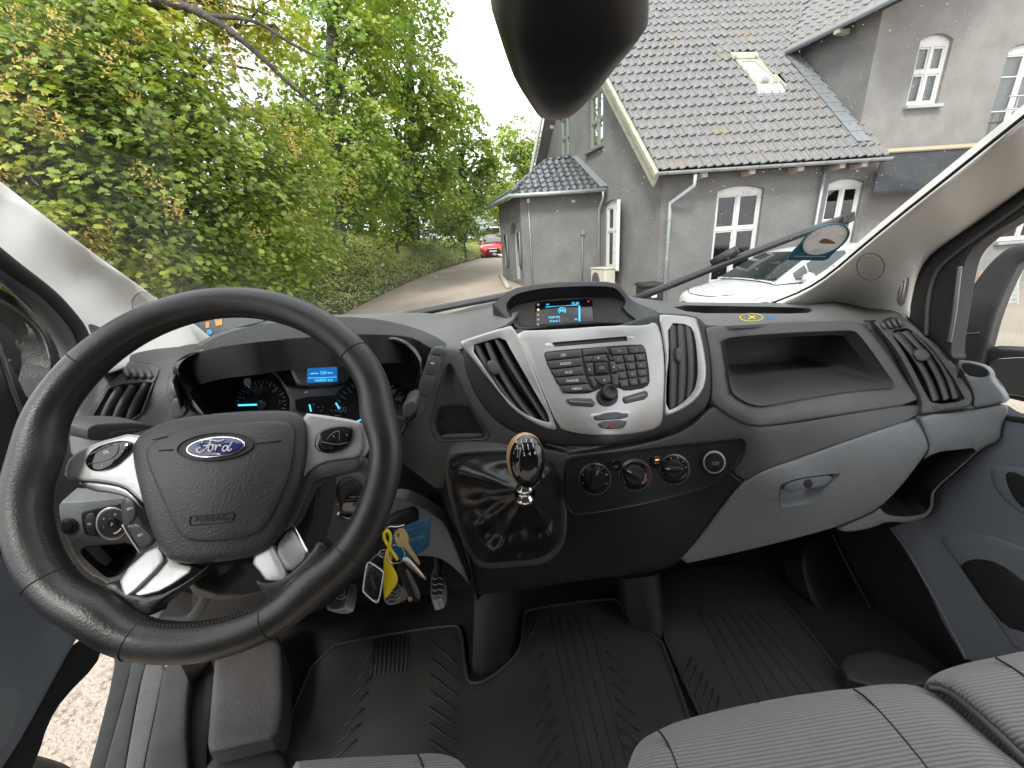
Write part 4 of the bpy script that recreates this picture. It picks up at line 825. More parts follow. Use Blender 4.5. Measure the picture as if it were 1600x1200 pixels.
# ================================================================ COLUMN, STALKS, IGNITION
colm = part('steering_column', SWC+np.array([0, .15, -.1]), van)
SCo = rbf_skin([(430, 780, .52), (560, 730, .60), (580, 800, .60), (500, 860, .56), (400, 900, .56), (330, 930, .56), (300, 900, .58), (560, 860, .60)])
panel('shroud', [(440, 760), (500, 735), (545, 728), (575, 742), (590, 780), (580, 830), (550, 850), (500, 872), (495, 852), (470, 890), (430, 920), (360, 940), (290, 930), (300, 860)], SCo, M_mid, colm, rnd=8, wall=.06, sm=1)
c = zU((935, 235))[0]; disc_px('ignition_ring', c[0], c[1], 21, SCo, M_low, colm, off=.006, wall=.02, rnd=4); disc_px('ignition_barrel', c[0]-3, c[1]+6, 15, SCo, M_blk, colm, off=.012, wall=.02, rnd=2)
SI = rbf_skin([(525, 790, .575), (600, 800, .545), (560, 770, .56), (560, 820, .56)])
# turn-signal stalk and cruise stalk
SSt = rbf_skin([(135, 685, .47), (240, 668, .58), (160, 660, .49)])
stk = part('indicator_stalk', aty(190, 675, .5), van)
panel('lever', zA((535, 1010), (560, 980), (610, 965), (860, 958), (985, 985), (940, 1000), (880, 1010), (700, 1050), (640, 1075), (545, 1072)), SSt, M_mid, stk, rnd=6, wall=.03, sm=1)
panel('tip_insert', zA((660, 1045), (690, 1022), (920, 992), (905, 1008), (780, 1050), (668, 1068)), SSt, M_btn2, stk, off=.003, rnd=2, wall=.004)
SCr = rbf_skin([(190, 780, .505), (240, 850, .50), (240, 790, .505)])
crz = part('cruise_stalk', aty(215, 820, .5), van)
panel('lever', zE((750, 300), (855, 320), (868, 440), (945, 535), (980, 585), (880, 662), (800, 535), (768, 480)), SCr, M_btn, crz, rnd=4, wall=.012, sm=1)
panel('rocker', zE((770, 320), (848, 330), (850, 450), (800, 480), (782, 470)), SCr, M_btn2, crz, off=.003, rnd=3, wall=.006); panel('rocker', zE((805, 500), (860, 465), (940, 540), (965, 580), (885, 645)), SCr, M_btn2, crz, off=.003, rnd=3, wall=.006)
for s_, x, y in (('SET+', 812, 380), ('/--\\', 815, 488), ('SET-', 878, 545)): text_px('legend', s_, *zE((x, y))[0], 3.6, SCr, M_white, crz, rot=14, off=.0045)
strip_px('edge', zE((766, 480), (800, 540), (878, 660)), 1.6, SCr, M_pgrey, crz, off=.001, sm=1)
# wiper stalk seen right of the rim
SWs = rbf_skin([(625, 640, .60), (660, 630, .60), (640, 655, .60)])
panel('wiper_stalk', zB((1420, 470), (1480, 448), (1497, 475), (1485, 530), (1440, 555), (1410, 540)), SWs, M_mid, van, rnd=5, wall=.05, sm=1)
# ================================================================ KNEE PANELS LEFT OF THE COLUMN
knee = part('knee_panel', aty(150, 840, .62), van)
SN = rbf_skin([(100, 790, .60), (190, 780, .61), (130, 860, .60), (200, 870, .63), (160, 905, .64), (110, 830, .595), (250, 900, .64), (330, 960, .66)])
pkl = zE((500, 640), (530, 622), (720, 605), (800, 592), (870, 655), (760, 790), (700, 812), (660, 808), (570, 730), (510, 670))
panel('panel', zE((370, 330), (450, 335), (745, 306), (860, 300), (1000, 560), (1100, 800), (1000, 1090), (900, 1100), (700, 880), (640, 820), (560, 790), (470, 690), (420, 560), (375, 450)), SN, M_grey, knee, rnd=3, wall=.03, sm=1, holes=[pkl], hr=2)
recess('pocket', pkl, SN, M_blk, knee, depth=.05, scale=.85)
ls = part('light_switch', aty(170, 815, .61), van)
panel('switch_bezel', zE((505, 410), (520, 395), (600, 372), (740, 345), (770, 350), (790, 540), (770, 562), (690, 565), (540, 548), (520, 520)), SN, M_low, ls, off=.003, rnd=2.5, wall=.006, sm=1)
panel('fog_button', zE((527, 422), (590, 400), (600, 440), (595, 500), (602, 540), (545, 538)), SN, M_btn, ls, off=.006, rnd=2, wall=.004); text_px('legend', '#D', *zE((558, 475))[0], 3.4, SN, M_white, ls, off=.0072)
c = zE((700, 472))[0]; disc_px('dial_ring', c[0], c[1], 26, SN, M_bright, ls, off=.006, wall=.008, rnd=2); disc_px('dial', c[0], c[1], 23.5, SN, M_btn, ls, off=.009, wall=.006, rnd=2); disc_px('dial_knob', c[0], c[1], 9, SN, M_low, ls, off=.013, wall=.006, rnd=2); text_px('legend', 'p', c[0], c[1], 6, SN, M_white, ls, off=.0142)
for s_, a in (('o', 150), ('-', 110), ('D', 70), ('*', 205)): text_px('legend', s_, c[0]+15*math.cos(math.radians(a)), c[1]-15*math.sin(math.radians(a)), 3.6, SN, M_white, ls, off=.0102)
strip_px('legend', [(c[0]+16*math.cos(math.radians(a)), c[1]-16*math.sin(math.radians(a))) for a in np.linspace(-80, -30, 6)], 1.2, SN, M_white, ls, off=.0102, sm=0, seg=4)
c = zE((430, 490))[0]; disc_px('round_plug', c[0], c[1], 14, SN, M_low, knee, off=.004, wall=.006, rnd=3); disc_px('round_plug', c[0]-3, c[1]-1, 9, SN, M_blk, knee, off=.006, wall=.004, rnd=2)
SLv = rbf_skin([(310, 905, .60), (325, 930, .60), (290, 968, .60), (255, 970, .60)])
strip_px('column_lever', zE((1245, 815), (1290, 850), (1295, 900), (1260, 990), (1190, 1075), (1100, 1085), (1010, 1078)), 11, SLv, M_grey, knee, sm=2, seg=8)
panel('knee_bolster', [(300, 900), (400, 890), (480, 880), (560, 850), (640, 790), (660, 800), (640, 850), (560, 900), (500, 960), (400, 980), (300, 985)], rbf_skin([(300, 930, .72), (480, 900, .72), (650, 800, .74), (560, 880, .74), (400, 980, .74)]), M_low, knee, rnd=6, wall=.05)
SU = rbf_skin([(600, 790, .76), (670, 800, .74), (710, 850, .73), (736, 920, .72), (650, 870, .76)])
panel('lower_trim_edge', zG((300, 560), (420, 440), (530, 420), (640, 470), (720, 520), (785, 570), (835, 690), (880, 800), (935, 935), (870, 860), (800, 795), (740, 765), (640, 755), (520, 770), (420, 780), (330, 740)), SU, M_grey, knee, rnd=4, wall=.03, sm=1)
# dark side of the console and the footwell beside it
mk('console_side', np.vstack([aty(np.array(a), np.array(b), np.array(c_)) for a, b, c_ in [([655, 700, 712, 735, 745], [690, 745, 800, 880, 930], [.70, .665, .655, .66, .70]), ([620, 640, 680, 735, 745], [720, 760, 810, 915, 950], [.95, .95, .95, .95, .95])]]),
   [(i, i+1, i+6, i+5) for i in range(4)], M_low, van)
# ================================================================ PEDALS
def pedal(name, pts, Y, rings):
    p = part(name, aty(np.mean([q[0] for q in pts]), np.mean([q[1] for q in pts]), Y), van); S_ = rbf_skin([(pts[0][0], pts[0][1], Y+.015), (pts[1][0], pts[1][1], Y+.015), (pts[2][0], pts[2][1], Y-.02)] if len(pts) > 3 else [(*q, Y) for q in pts])
    panel('plate', pts, S_, M_pedal, p, rnd=3, wall=.02, sm=1); cc = np.array(pts).mean(0); panel('pad', cc+(np.array(pts)-cc)*.86, S_, M_foot, p, off=.002, rnd=2, wall=.004, sm=1)
    for r_ in rings: strip_px('rib', r_, 2.6, S_, M_pedal, p, off=.004, sm=2, seg=5)
    q = S_(cc[0], cc[1]); tube('arm', [q+np.array([0, .02, 0]), q+np.array([0, .08, .06]), q+np.array([0, .12, .26])], .010, M_blk, p, 8, sm=1)
pedal('clutch_pedal', zS((350, 630), (430, 520), (520, 440), (535, 470), (515, 600), (490, 670), (360, 675)), .84, [zS((390, 600+k*28-60), (430, 570+k*28-60), (470, 590+k*28-60), (505, 560+k*28-60)) for k in range(3)])
pedal('brake_pedal', zS((790, 560), (830, 470), (920, 455), (945, 500), (935, 580), (900, 620), (820, 628)), .86, [zS((820, 590+k*30-50), (860, 560+k*30-50), (895, 580+k*30-50), (925, 550+k*30-50)) for k in range(3)])
pedal('accelerator_pedal', zS((1180, 330), (1230, 312), (1265, 330), (1275, 450), (1265, 560), (1200, 598), (1165, 585), (1165, 450)), .86, [zS((1180, 370+k*45), (1205, 385+k*45), (1230, 365+k*45), (1258, 380+k*45)) for k in range(5)])
# ================================================================ PILLARS, WINDSCREEN, HEADER
XL, XR = -.60, 1.02
pl = part('pillar_trim', aty(200, 480, .8), van); pl['label'] = 'cream pillar trim with round speaker grille on the driver side'
dl = lambda a, b: atx(a, b, XL)
Win = moved(W, .012)
SPL = rbf_skin([(-60, 240, Win), (60, 330, Win), (130, 385, Win), (200, 435, Win), (300, 505, Win), (330, 524, Win), (-60, 345, dl), (25, 418, dl), (75, 468, dl), (105, 495, dl), (135, 535, dl), (0, 330, moved(Win, .05)), (120, 430, moved(Win, .055)), (200, 480, moved(Win, .05)), (220, 548, .80), (297, 541, .92)])
panel('trim', [(-200, 130), (-60, 238), (0, 283), (60, 330), (130, 384), (200, 434), (250, 469), (300, 505), (338, 527), (330, 545), (240, 560), (150, 590), (128, 590), (137, 538), (120, 505), (100, 482), (72, 458), (25, 418), (-60, 352), (-200, 260)], SPL, M_cream, pl, rnd=9, wall=.03, sm=1, holes=[zA((545, 335), (640, 370), (645, 400), (590, 440), (565, 400))], hr=1.5)
panel('demister_slot', zA((545, 335), (640, 370), (645, 400), (590, 440), (565, 400)), SPL, M_seal, pl, off=-.003, rnd=0, wall=0)  # dark panel in place of a recess, the slot's shade put into its colour
M_ring = material('taupe_grille', (.22, .21, .19), .8)
def grille(cx, cy, r, S_, p, m):
    disc_px('speaker_grille', cx, cy, r, S_, m, p, off=.003, wall=.003, rnd=1.5); strip_px('grille_ring', [(cx+r*math.cos(a), cy+r*math.sin(a)) for a in np.linspace(0, 6.283, 32, endpoint=False)], 1.0, S_, M_ring, p, off=.002, sm=0, closed=True)
    V = []; Fc = []; S3 = moved(S_, .0036); pts = []
    for i in range(-9, 10):
        for j in range(-9, 10):
            x, y = (i+.5*(j % 2))*r/9.5, j*r*.87/9.5*1.1
            if x*x+y*y < (r*.86)**2: pts.append((cx+x, cy+y))
    for (x, y) in pts:
        b = len(V); V += S3(np.array([x-.7, x, x+.7, x]), np.array([y, y-.7, y, y+.7])).tolist(); Fc.append((b, b+1, b+2, b+3))
    tag(mk('grille_holes', V, Fc, M_ring, p, False), kind='stuff')
grille(*zA((903, 222))[0], 19, SPL, pl, M_cream)
pr_ = part('pillar_trim', aty(1380, 430, .9), van); pr_['label'] = 'cream pillar trim with round speaker grille on the passenger side'
drr = lambda a, b: atx(a, b, XR)
SPR = rbf_skin([(1217, 474, Win), (1300, 429, Win), (1412, 335, Win), (1544, 230, Win), (1680, 120, Win), (1420, 489, drr), (1427, 450, drr), (1457, 395, drr), (1544, 335, drr), (1680, 230, drr), (1360, 417, moved(Win, .03)), (1480, 330, moved(Win, .055)), (1600, 235, moved(Win, .05)), (1300, 470, 1.02), (1385, 480, .93)])
vs_ = zO((1068, 655), (1072, 605), (1090, 562), (1125, 535), (1118, 590), (1098, 668))
panel('trim', [(1200, 482), (1217, 474), (1262, 453), (1300, 429), (1356, 380), (1412, 335), (1469, 290), (1544, 230), (1600, 186), (1700, 105), (1850, -20), (1850, 90), (1700, 215), (1600, 294), (1544, 335), (1499, 365), (1457, 395), (1437, 421), (1427, 455), (1421, 489), (1425, 505), (1390, 496), (1340, 485), (1260, 482)], SPR, M_cream, pr_, rnd=9, wall=.03, sm=1, holes=[vs_], hr=1.5)
panel('demister_slot', vs_, SPR, M_ring, pr_, off=-.003, rnd=0, wall=0)  # no real recess here: darker taupe paints the shade inside the slot
for k in range(2): strip_px('slot_rib', zO((1094+k*14, 566-k*16), (1078+k*13, 650+k*6)), 1.4, SPR, M_cream, pr_, off=-.001, sm=0, seg=4)
grille(*zO((960, 498))[0], 21, SPR, pr_, M_cream)
ws = part('windscreen', W(800, 480), van)
panel('pane', [(-420, 20), (-60, 260), (130, 402), (280, 508), (345, 545), (600, 520), (900, 520), (1215, 500), (1320, 430), (1560, 235), (1950, -90), (1750, -480), (1200, -620), (800, -640), (200, -560), (-250, -300)], W, M_ws, ws, rnd=0, wall=0, sm=1, ds=60, grid=120)
strip_px('screen_bond', [(1205, 474), (1258, 453), (1297, 428), (1353, 380), (1409, 334), (1466, 289), (1541, 229), (1697, 104)], 3.0, W, M_blk, ws, off=.010, sm=1)
# rain spots and dust on the outside of the glass
Wo = moved(W, -.006); V = []; Fc = []
rs = np.random.default_rng(5); cnt = 0
while cnt < 1300:
    if cnt < 950: x, y = rs.uniform(800, 1560), rs.uniform(0, 470)
    else: x, y = rs.uniform(60, 830), rs.uniform(0, 480)
    if cnt >= 950 and rs.random() < .45: continue
    s = abs(rs.normal(0, .55))+.30
    if rs.random() < .05: s *= 2.0
    k = 6; a = np.linspace(0, 2*math.pi, k, endpoint=False); el = rs.uniform(.6, 1.6); b = len(V)
    V += Wo(x+s*el*np.cos(a), y+s*np.sin(a)).tolist(); Fc.append(tuple(range(b, b+k))); cnt += 1
M_drop = glass_material('rain_spot', (0.80, 0.81, 0.82), 1.0, dirt=0)
t_ = M_drop.node_tree; d_ = t_.nodes.new('ShaderNodeBsdfDiffuse'); d_.inputs['Color'].default_value = (.9, .9, .9, 1); m_ = t_.nodes.new('ShaderNodeMixShader'); m_.inputs['Fac'].default_value = .55
o_ = [n_ for n_ in t_.nodes if n_.type == 'OUTPUT_MATERIAL'][0]; src = o_.inputs['Surface'].links[0].from_socket; t_.links.new(src, m_.inputs[1]); t_.links.new(d_.outputs['BSDF'], m_.inputs[2]); t_.links.new(m_.outputs['Shader'], o_.inputs['Surface'])
tag(mk('rain_spots', V, Fc, M_drop, ws, False), kind='stuff')
# wiper blades outside the glass
Wx = moved(W, -.028)
for pts, arm in (([(985, 471), (1040, 449), (1130, 413), (1250, 367), (1322, 342)], True), ([(600, 500), (640, 492), (700, 480), (790, 463), (850, 455)], False)):
    w_ = part('wiper', W(*pts[1]), van); P = np.array(pts, float)
    Q = Wx(P[:, 0], P[:, 1]); tube('blade', Q, [.010, .011, .010, .0085, .008], M_rub, w_, 8, flat=.8); tube('blade_spine', moved(W, -.040)(P[:, 0], P[:, 1]-3), [.006]*5, M_seal, w_, 6)
    if arm: tube('arm', moved(W, -.055)(np.array([1112., 1135, 1152]), np.array([412., 400, 390])), [.010, .012, .010], M_rub, w_, 8); obox('tip_cap', Wx(1322, 343), CR*.012+CU*.0045, CU*.010, CF*.010, M_rub, w_, .002)
# interior mirror housing hanging from the header
mh = part('mirror_housing', W(872, 160), van)
prof = [(775, -420, 1000, -440), (764, -180, 1010, -200), (766, 0, 1008, 0), (775, 30, 990, 28), (785, 62, 966, 58), (797, 95, 945, 88), (807, 114, 932, 104), (817, 131, 920, 122), (825, 145, 910, 136), (831, 156, 903, 146), (841, 161, 891, 154)]
V = []; Fc = []; nseg = 24
for k, (xl, yl, xr, yr) in enumerate(prof):
    A = moved(W, .004)(xl, yl); Bq = moved(W, .004)(xr, yr); c = (A+Bq)/2; ax = (A-Bq)/2; dp = -WN*(.085-.05*(max(k-1, 0)/9)**1.5)
    if k == 10: dp = dp*.25
    for i in range(nseg):
        q = math.pi*i/(nseg-1); e = math.sin(q)**.75; cc = math.copysign(abs(math.cos(q))**.8, math.cos(q)); V.append(c+ax*cc+dp*e)
for k in range(len(prof)-1):
    for i in range(nseg-1): Fc.append((k*nseg+i, k*nseg+i+1, (k+1)*nseg+i+1, (k+1)*nseg+i))
    Fc.append((k*nseg+nseg-1, k*nseg, (k+1)*nseg, (k+1)*nseg+nseg-1))
Fc.append(tuple(10*nseg+i for i in range(nseg)))
M_hsg = material('mirror_housing_black', (0.0045, 0.0045, 0.005), 0.35, wear=(9, .5)); mk('shell', V, Fc, M_hsg, mh)
SM = moved(W, .078); tube('stem', SM(np.array([882., 882, 882]), np.array([60., 95, 126])), [.026, .024, .021], M_hsg, mh, 16, flat=.6, up=-WN); lathe('sensor_cap', moved(W, .050)(880, 138), -WN+np.array([0, -.5, 0]), [(.024, -.012), (.024, .002), (.020, .007), (.010, .009)], M_blk, mh, 24)
# roof lining and header above the frame
mk('roof_lining', [(-.70, .30, 2.17), (1.04, .30, 2.12), (1.04, -.95, 2.32), (-.70, -.95, 2.32)], [(0, 1, 2, 3)], M_cream, van, False)
mk('bulkhead', [(-.85, -.95, .60), (1.12, -.95, .60), (1.08, -.95, 2.32), (-.74, -.95, 2.32)], [(0, 1, 2, 3)], M_grey, van, False)
mk('side_lining', [(1.12, -.95, .60), (1.12, -.25, .60), (1.05, -.25, 2.25), (1.05, -.95, 2.32)], [(0, 1, 2, 3)], M_grey, van, False)
mk('side_lining', [(-.85, -.95, .60), (-.85, -.25, .60), (-.72, -.25, 2.25), (-.72, -.95, 2.32)], [(0, 1, 2, 3)], M_grey, van, False)
# ================================================================ DOORS
LD = part('door', (-.66, .5, .75), van); LD['label'] = 'driver door standing ajar with slate inner panel'
SDo = rbf_skin([(22, 850, .60), (117, 992, .53), (22, 1174, .33), (-100, 1000, .36), (-150, 1250, .22), (-60, 860, .52), (60, 1000, .49)])
panel('inner_panel', [(-260, 900), (-120, 868), (0, 862), (22, 850), (60, 880), (130, 985), (118, 1000), (90, 1050), (55, 1115), (20, 1176), (-40, 1260), (-260, 1330)], SDo, M_door, LD, rnd=5, wall=.04, sm=1)
panel('map_pocket', zP((-60, 480), (30, 460), (85, 480), (90, 560), (30, 720), (-60, 760)), SDo, M_grey, LD, off=.004, rnd=4, wall=.01)
panel('armrest', [(-200, 780), (0, 738), (14, 740), (22, 770), (24, 850), (0, 866), (-200, 900)], SDo, M_mid, LD, off=.012, rnd=4, wall=.03, sm=1)
panel('switch_plate', zE((-60, 460), (0, 440), (50, 435), (60, 560), (20, 610), (-60, 640)), SDo, M_btn, LD, off=.016, rnd=2, wall=.004); panel('chrome_pull', zE((-80, 260), (0, 215), (40, 190), (45, 220), (10, 330), (-80, 400)), SDo, M_bright, LD, off=.014, rnd=3, wall=.01)
panel('lower_edge', [(118, 998), (140, 1010), (160, 1012), (150, 1040), (100, 1090), (75, 1130), (60, 1180), (40, 1220), (-20, 1240), (20, 1176), (55, 1115), (90, 1050)], moved(SDo, -.03), M_blk, LD, rnd=3, wall=.03, sm=1)
SDw = rbf_skin([(0, 440, .62), (107, 560, .70), (60, 640, .60), (0, 700, .50), (0, 560, .55)])
panel('window_frame', zR((-160, 200), (0, 270), (140, 330), (230, 400), (300, 480), (345, 560), (350, 640), (385, 710), (330, 800), (270, 900), (200, 1000), (150, 1080), (100, 1200), (60, 1400), (-160, 1400), (-160, 900), (0, 620), (60, 700), (180, 950), (220, 900), (300, 740), (290, 600), (230, 500), (130, 420), (0, 350), (-160, 280)), SDw, M_low, LD, rnd=3, wall=.03, sm=1)
strip_px('frame_highlight', zR((-60, 305), (0, 335), (110, 395), (210, 470), (270, 560), (300, 680)), 3.2, SDw, M_gun, LD, off=.003, sm=2)
panel('window_pane', zR((-100, 330), (0, 350), (130, 420), (230, 500), (290, 600), (300, 740), (220, 900), (150, 1000), (-100, 1200)), moved(SDw, -.004), M_win, LD, rnd=0, wall=0, grid=40)
strip_px('waist_seal', zR((-30, 560), (20, 720), (80, 900), (140, 1040)), 5, SDw, M_gun, LD, off=.004, sm=1)
panel('door_card_top', zR((-160, 620), (0, 640), (40, 760), (100, 920), (150, 1090), (60, 1320), (-160, 1420)), SDw, M_low, LD, off=.004, rnd=3, wall=.004, sm=1)
# door seal following the opening, driver side
sg = zR((-160, -30), (0, 110), (120, 190), (230, 290), (330, 420), (400, 530), (440, 640), (430, 720))
strip_px('door_seal', [(-60, 372), (0, 422), (26, 441), (50, 461), (74, 485), (95, 515), (110, 545), (116, 575)], 17, lambda a, b: atx(a, b, -.625), M_seal, van, sm=2, seg=10)
strip_px('door_seal', [(-60, 356), (0, 405), (27, 426), (52, 444), (78, 465), (102, 491), (121, 515), (131, 545), (134, 575)], 15, lambda a, b: atx(a, b, -.615), M_blk, van, sm=2, seg=8)
# driver-side mirror outside
lm = part('wing_mirror', aty(30, 560, .72), van)
SLM = rbf_skin([(0, 500, .74), (60, 520, .76), (60, 640, .74), (0, 640, .70)])
panel('housing', zR((-300, 250), (-60, 290), (0, 310), (130, 370), (230, 450), (300, 560), (315, 720), (280, 900), (180, 1100), (60, 1500), (-300, 1500)), SLM, M_blk, lm, rnd=8, wall=.05, sm=1)  # black sheet widened past the mirror to paint the dark reflection beside it
disc_px('pivot_cap', *zR((175, 580))[0], 23, SLM, M_rub, lm, off=.01, wall=.02, rnd=4, ry=18); disc_px('pivot_cap', *zR((175, 580))[0], 13, SLM, M_low, lm, off=.013, wall=.01, rnd=4, ry=10)
panel('lower_cover', zR((160, 790), (260, 770), (290, 820), (200, 960)), SLM, M_rub, lm, off=.008, rnd=3, wall=.02)
# ---- passenger side
RD = part('door', (1.04, .5, .75), van); RD['label'] = 'closed passenger door with slate panel and speaker grille'
SRD = rbf_skin([(1490, 640, lambda a, b: atx(a, b, 1.04)), (1600, 660, lambda a, b: atx(a, b, 1.04)), (1390, 830, lambda a, b: atx(a, b, 1.03)), (1600, 1020, lambda a, b: atx(a, b, 1.0)), (1500, 1010, lambda a, b: atx(a, b, 1.0)), (1700, 800, lambda a, b: atx(a, b, 1.04)), (1480, 800, lambda a, b: atx(a, b, 1.04)), (1600, 850, lambda a, b: atx(a, b, 1.03))])
gr = zI((1190, 412), (1240, 380), (1310, 365), (1440, 390), (1600, 500), (1900, 750), (1900, 1000), (1600, 832), (1480, 805), (1350, 640), (1240, 480))
panel('inner_panel', zD((1492, 650), (1530, 620), (1600, 615), (2000, 640)) + [(1900, 1250), (1600, 1120)] + zI((1600, 1000), (1400, 1000), (1240, 1020), (1180, 920), (1090, 770), (1000, 560), (900, 380), (790, 200), (770, 170), (900, 140), (1000, 110)) + zD((1150, 1100), (1170, 1010), (1180, 975), (1300, 870), (1400, 775), (1490, 735)), SRD, M_door, RD, rnd=4, wall=.03, sm=1)
panel('speaker_surround', zI((1065, 250), (1150, 220), (1330, 210), (1500, 260), (1900, 420), (1900, 1100), (1560, 960), (1450, 810), (1250, 490), (1130, 330)), SRD, M_door, RD, off=.006, rnd=5, wall=.01, sm=1)
panel('speaker_grille', gr, SRD, M_low, RD, off=.0072, rnd=3, wall=.004, sm=1)
V = []; Fc = []; S3 = moved(SRD, .0082); go = np.array(gr); gx, gy = np.meshgrid(np.arange(1490, 1640, 5.2), np.arange(860, 1020, 4.4)); G = np.stack([gx.ravel()+(np.round(gy.ravel()/4.4) % 2)*2.6, gy.ravel()], 1); G = G[inside(G, go) & (dist_to(G, go) > 4)]
for x, y in G: b = len(V); V += S3(np.array([x-1.3, x, x+1.3, x]), np.array([y, y-1.3, y, y+1.3])).tolist(); Fc.append((b, b+1, b+2, b+3))
tag(mk('grille_holes', V, Fc, M_seal, RD, False), kind='stuff')
hd = zD((1508, 890), (1530, 880), (1580, 890), (1700, 960), (1700, 1100), (1600, 1065), (1545, 1010), (1515, 940))
panel('handle_surround', zD((1430, 860), (1500, 850), (1600, 860), (1750, 900), (1750, 1150), (1600, 1100), (1520, 1040), (1450, 960)), SRD, M_door, RD, off=.005, rnd=6, wall=.01); panel('handle_cup', hd, SRD, M_blk, RD, off=.0062, rnd=2, wall=0)
strip_px('panel_ridge', zI((770, 180), (880, 330), (1010, 560), (1130, 780), (1240, 1000)), 3, SRD, M_door, RD, off=.002, sm=2)
SRW = rbf_skin([(1600, 337, lambda a, b: atx(a, b, 1.03)), (1514, 396, lambda a, b: atx(a, b, 1.03)), (1497, 479, lambda a, b: atx(a, b, 1.03)), (1486, 560, lambda a, b: atx(a, b, 1.03)), (1440, 480, lambda a, b: atx(a, b, 1.03))])
panel('window_frame', [(1414, 508), (1420, 455), (1431, 420), (1452, 393), (1495, 362), (1540, 331), (1596, 291), (1745, 175)] + [(1750, 235), (1600, 337)] + zW((300, 130), (200, 190), (120, 270), (88, 370), (60, 560), (22, 800), (40, 860), (0, 840), (-60, 760), (-140, 700)), SRW, M_low, RD, rnd=3, wall=.03, sm=1)
strip_px('frame_seal', [(1447, 525), (1449, 470), (1460, 425), (1490, 398), (1530, 368), (1600, 318), (1700, 240)], 4, SRW, M_seal, RD, off=.004, sm=2)
strip_px('frame_seal', zW((70, 340), (55, 450), (40, 600), (10, 760)), 4, SRW, M_gun, RD, off=.004, sm=2)
panel('window_pane', [(1478, 570), (1497, 470), (1506, 415), (1520, 385), (1600, 330), (1800, 190), (1800, 690), (1600, 655)], SRW, M_win, RD, off=-.006, rnd=0, wall=0, grid=60)
panel('waist_trim', zD((1440, 560), (1500, 600), (1530, 612), (1600, 622), (1900, 670), (1900, 720), (1600, 650), (1510, 640)), SRD, M_blk, RD, off=.004, rnd=2, wall=.03)
rm = part('wing_mirror', aty(1560, 500, .9), van)
SRM = rbf_skin([(1500, 500, .92), (1600, 400, .86), (1600, 560, .80), (1540, 570, .86), (1560, 450, .88)])
panel('housing', zW((10, 860), (40, 700), (60, 590), (120, 480), (210, 350), (290, 270), (360, 225), (440, 210), (620, 210), (620, 245), (420, 290), (330, 470), (270, 620), (235, 750), (215, 830), (200, 900), (120, 900)), SRM, M_rub, rm, rnd=7, wall=.06, sm=1)
strip_px('housing_seam', zW((40, 705), (110, 712), (180, 705)), 1.6, SRM, M_seal, rm, off=.001, sm=1)
M_mir = material('mirror_glass', (0.75, 0.80, 0.80), 0.02, metal=1.0)
panel('mirror_surround', zW((205, 830), (230, 790), (424, 800), (700, 815), (700, 1090), (330, 1085), (300, 1000), (215, 900)), SRM, M_rub, rm, off=-.03, rnd=3, wall=.03); panel('mirror_glass', zW((235, 850), (424, 838), (700, 840), (700, 1060), (335, 1060), (310, 1000), (235, 920)), SRM, M_mir, rm, off=-.026, rnd=1, wall=.003)
panel('upper_glass', zW((230, 790), (262, 700), (300, 600), (350, 500), (430, 330), (700, 300), (700, 805), (424, 795)), SRM, M_win, rm, off=-.03, rnd=0, wall=0)
# ================================================================ SEATS
def seat(name, loc, lab): s_ = part(name, loc, van); s_['label'] = lab; return s_
Szs = lambda z: rbf_skin([(900, 1200, Zp(z)), (1300, 1090, Zp(z)), (1600, 1060, Zp(z)), (1600, 1300, Zp(z+.01)), (1100, 1300, Zp(z+.01)), (1300, 1200, Zp(z+.015))])
ps = seat('passenger_seat', atz(1250, 1200, .72), 'grey woven double passenger seat with curved seams')
SZ1 = Szs(1.12)
panel('cushion', [(960, 1400), (972, 1230)] + zT((55, 540), (75, 480), (110, 435), (165, 405), (250, 366), (430, 320), (650, 275), (850, 246), (930, 240), (1010, 226), (1120, 220), (1200, 232), (1290, 285), (1390, 375), (1500, 470), (1600, 550), (1750, 700)) + [(1700, 1400)], SZ1, M_fab, ps, rnd=34, rb=.06, wall=.10, sm=1, grid=14)
for c in (zT((170, 402), (195, 430), (225, 490), (250, 560), (270, 640)), zT((935, 242), (985, 275), (1070, 365), (1150, 460), (1230, 560), (1300, 660))): strip_px('seam', c, 2.2, SZ1, M_blk, ps, off=-.001, sm=2, seg=6)
SZ2 = rbf_skin([(1450, 1070, Zp(1.13)), (1600, 1020, Zp(1.13)), (1600, 1200, Zp(1.14)), (1700, 1150, Zp(1.14)), (1700, 1020, Zp(1.13))])
panel('cushion', zT((1215, 215), (1240, 190), (1290, 165), (1380, 138), (1480, 118), (1600, 92), (1800, 60), (2100, 200), (2100, 700), (1650, 560), (1560, 480), (1440, 360), (1330, 265), (1260, 235)), SZ2, M_fab, ps, off=-.01, rnd=22, rb=.05, wall=.10, sm=1, grid=14)
strip_px('piping', zT((1225, 238), (1280, 242), (1340, 280), (1450, 375), (1560, 480), (1650, 570)), 6, SZ1, M_seal, ps, off=-.012, sm=2); strip_px('seam', zT((1490, 120), (1560, 160), (1620, 205), (1700, 270)), 2, SZ2, M_blk, ps, off=-.009, sm=1)
ds_ = seat('driver_seat', atz(200, 1300, .72), 'grey woven driver seat whose front edge just enters the frame')
SZ3 = rbf_skin([(400, 1200, Zp(1.08)), (600, 1190, Zp(1.08)), (730, 1200, Zp(1.08)), (500, 1400, Zp(1.09)), (0, 1190, Zp(1.10)), (0, 1400, Zp(1.1)), (100, 1210, Zp(1.1))])
panel('cushion', zQ((-420, 830), (-200, 812), (0, 802), (140, 796), (200, 790), (270, 800), (320, 825), (360, 880), (380, 1200), (-420, 1200)), SZ3, M_fab, ds_, rnd=22, rb=.04, wall=.1, sm=1, grid=14); strip_px('seam', zQ((140, 797), (160, 830), (175, 900)), 2, SZ3, M_blk, ds_, off=-.001, sm=1)
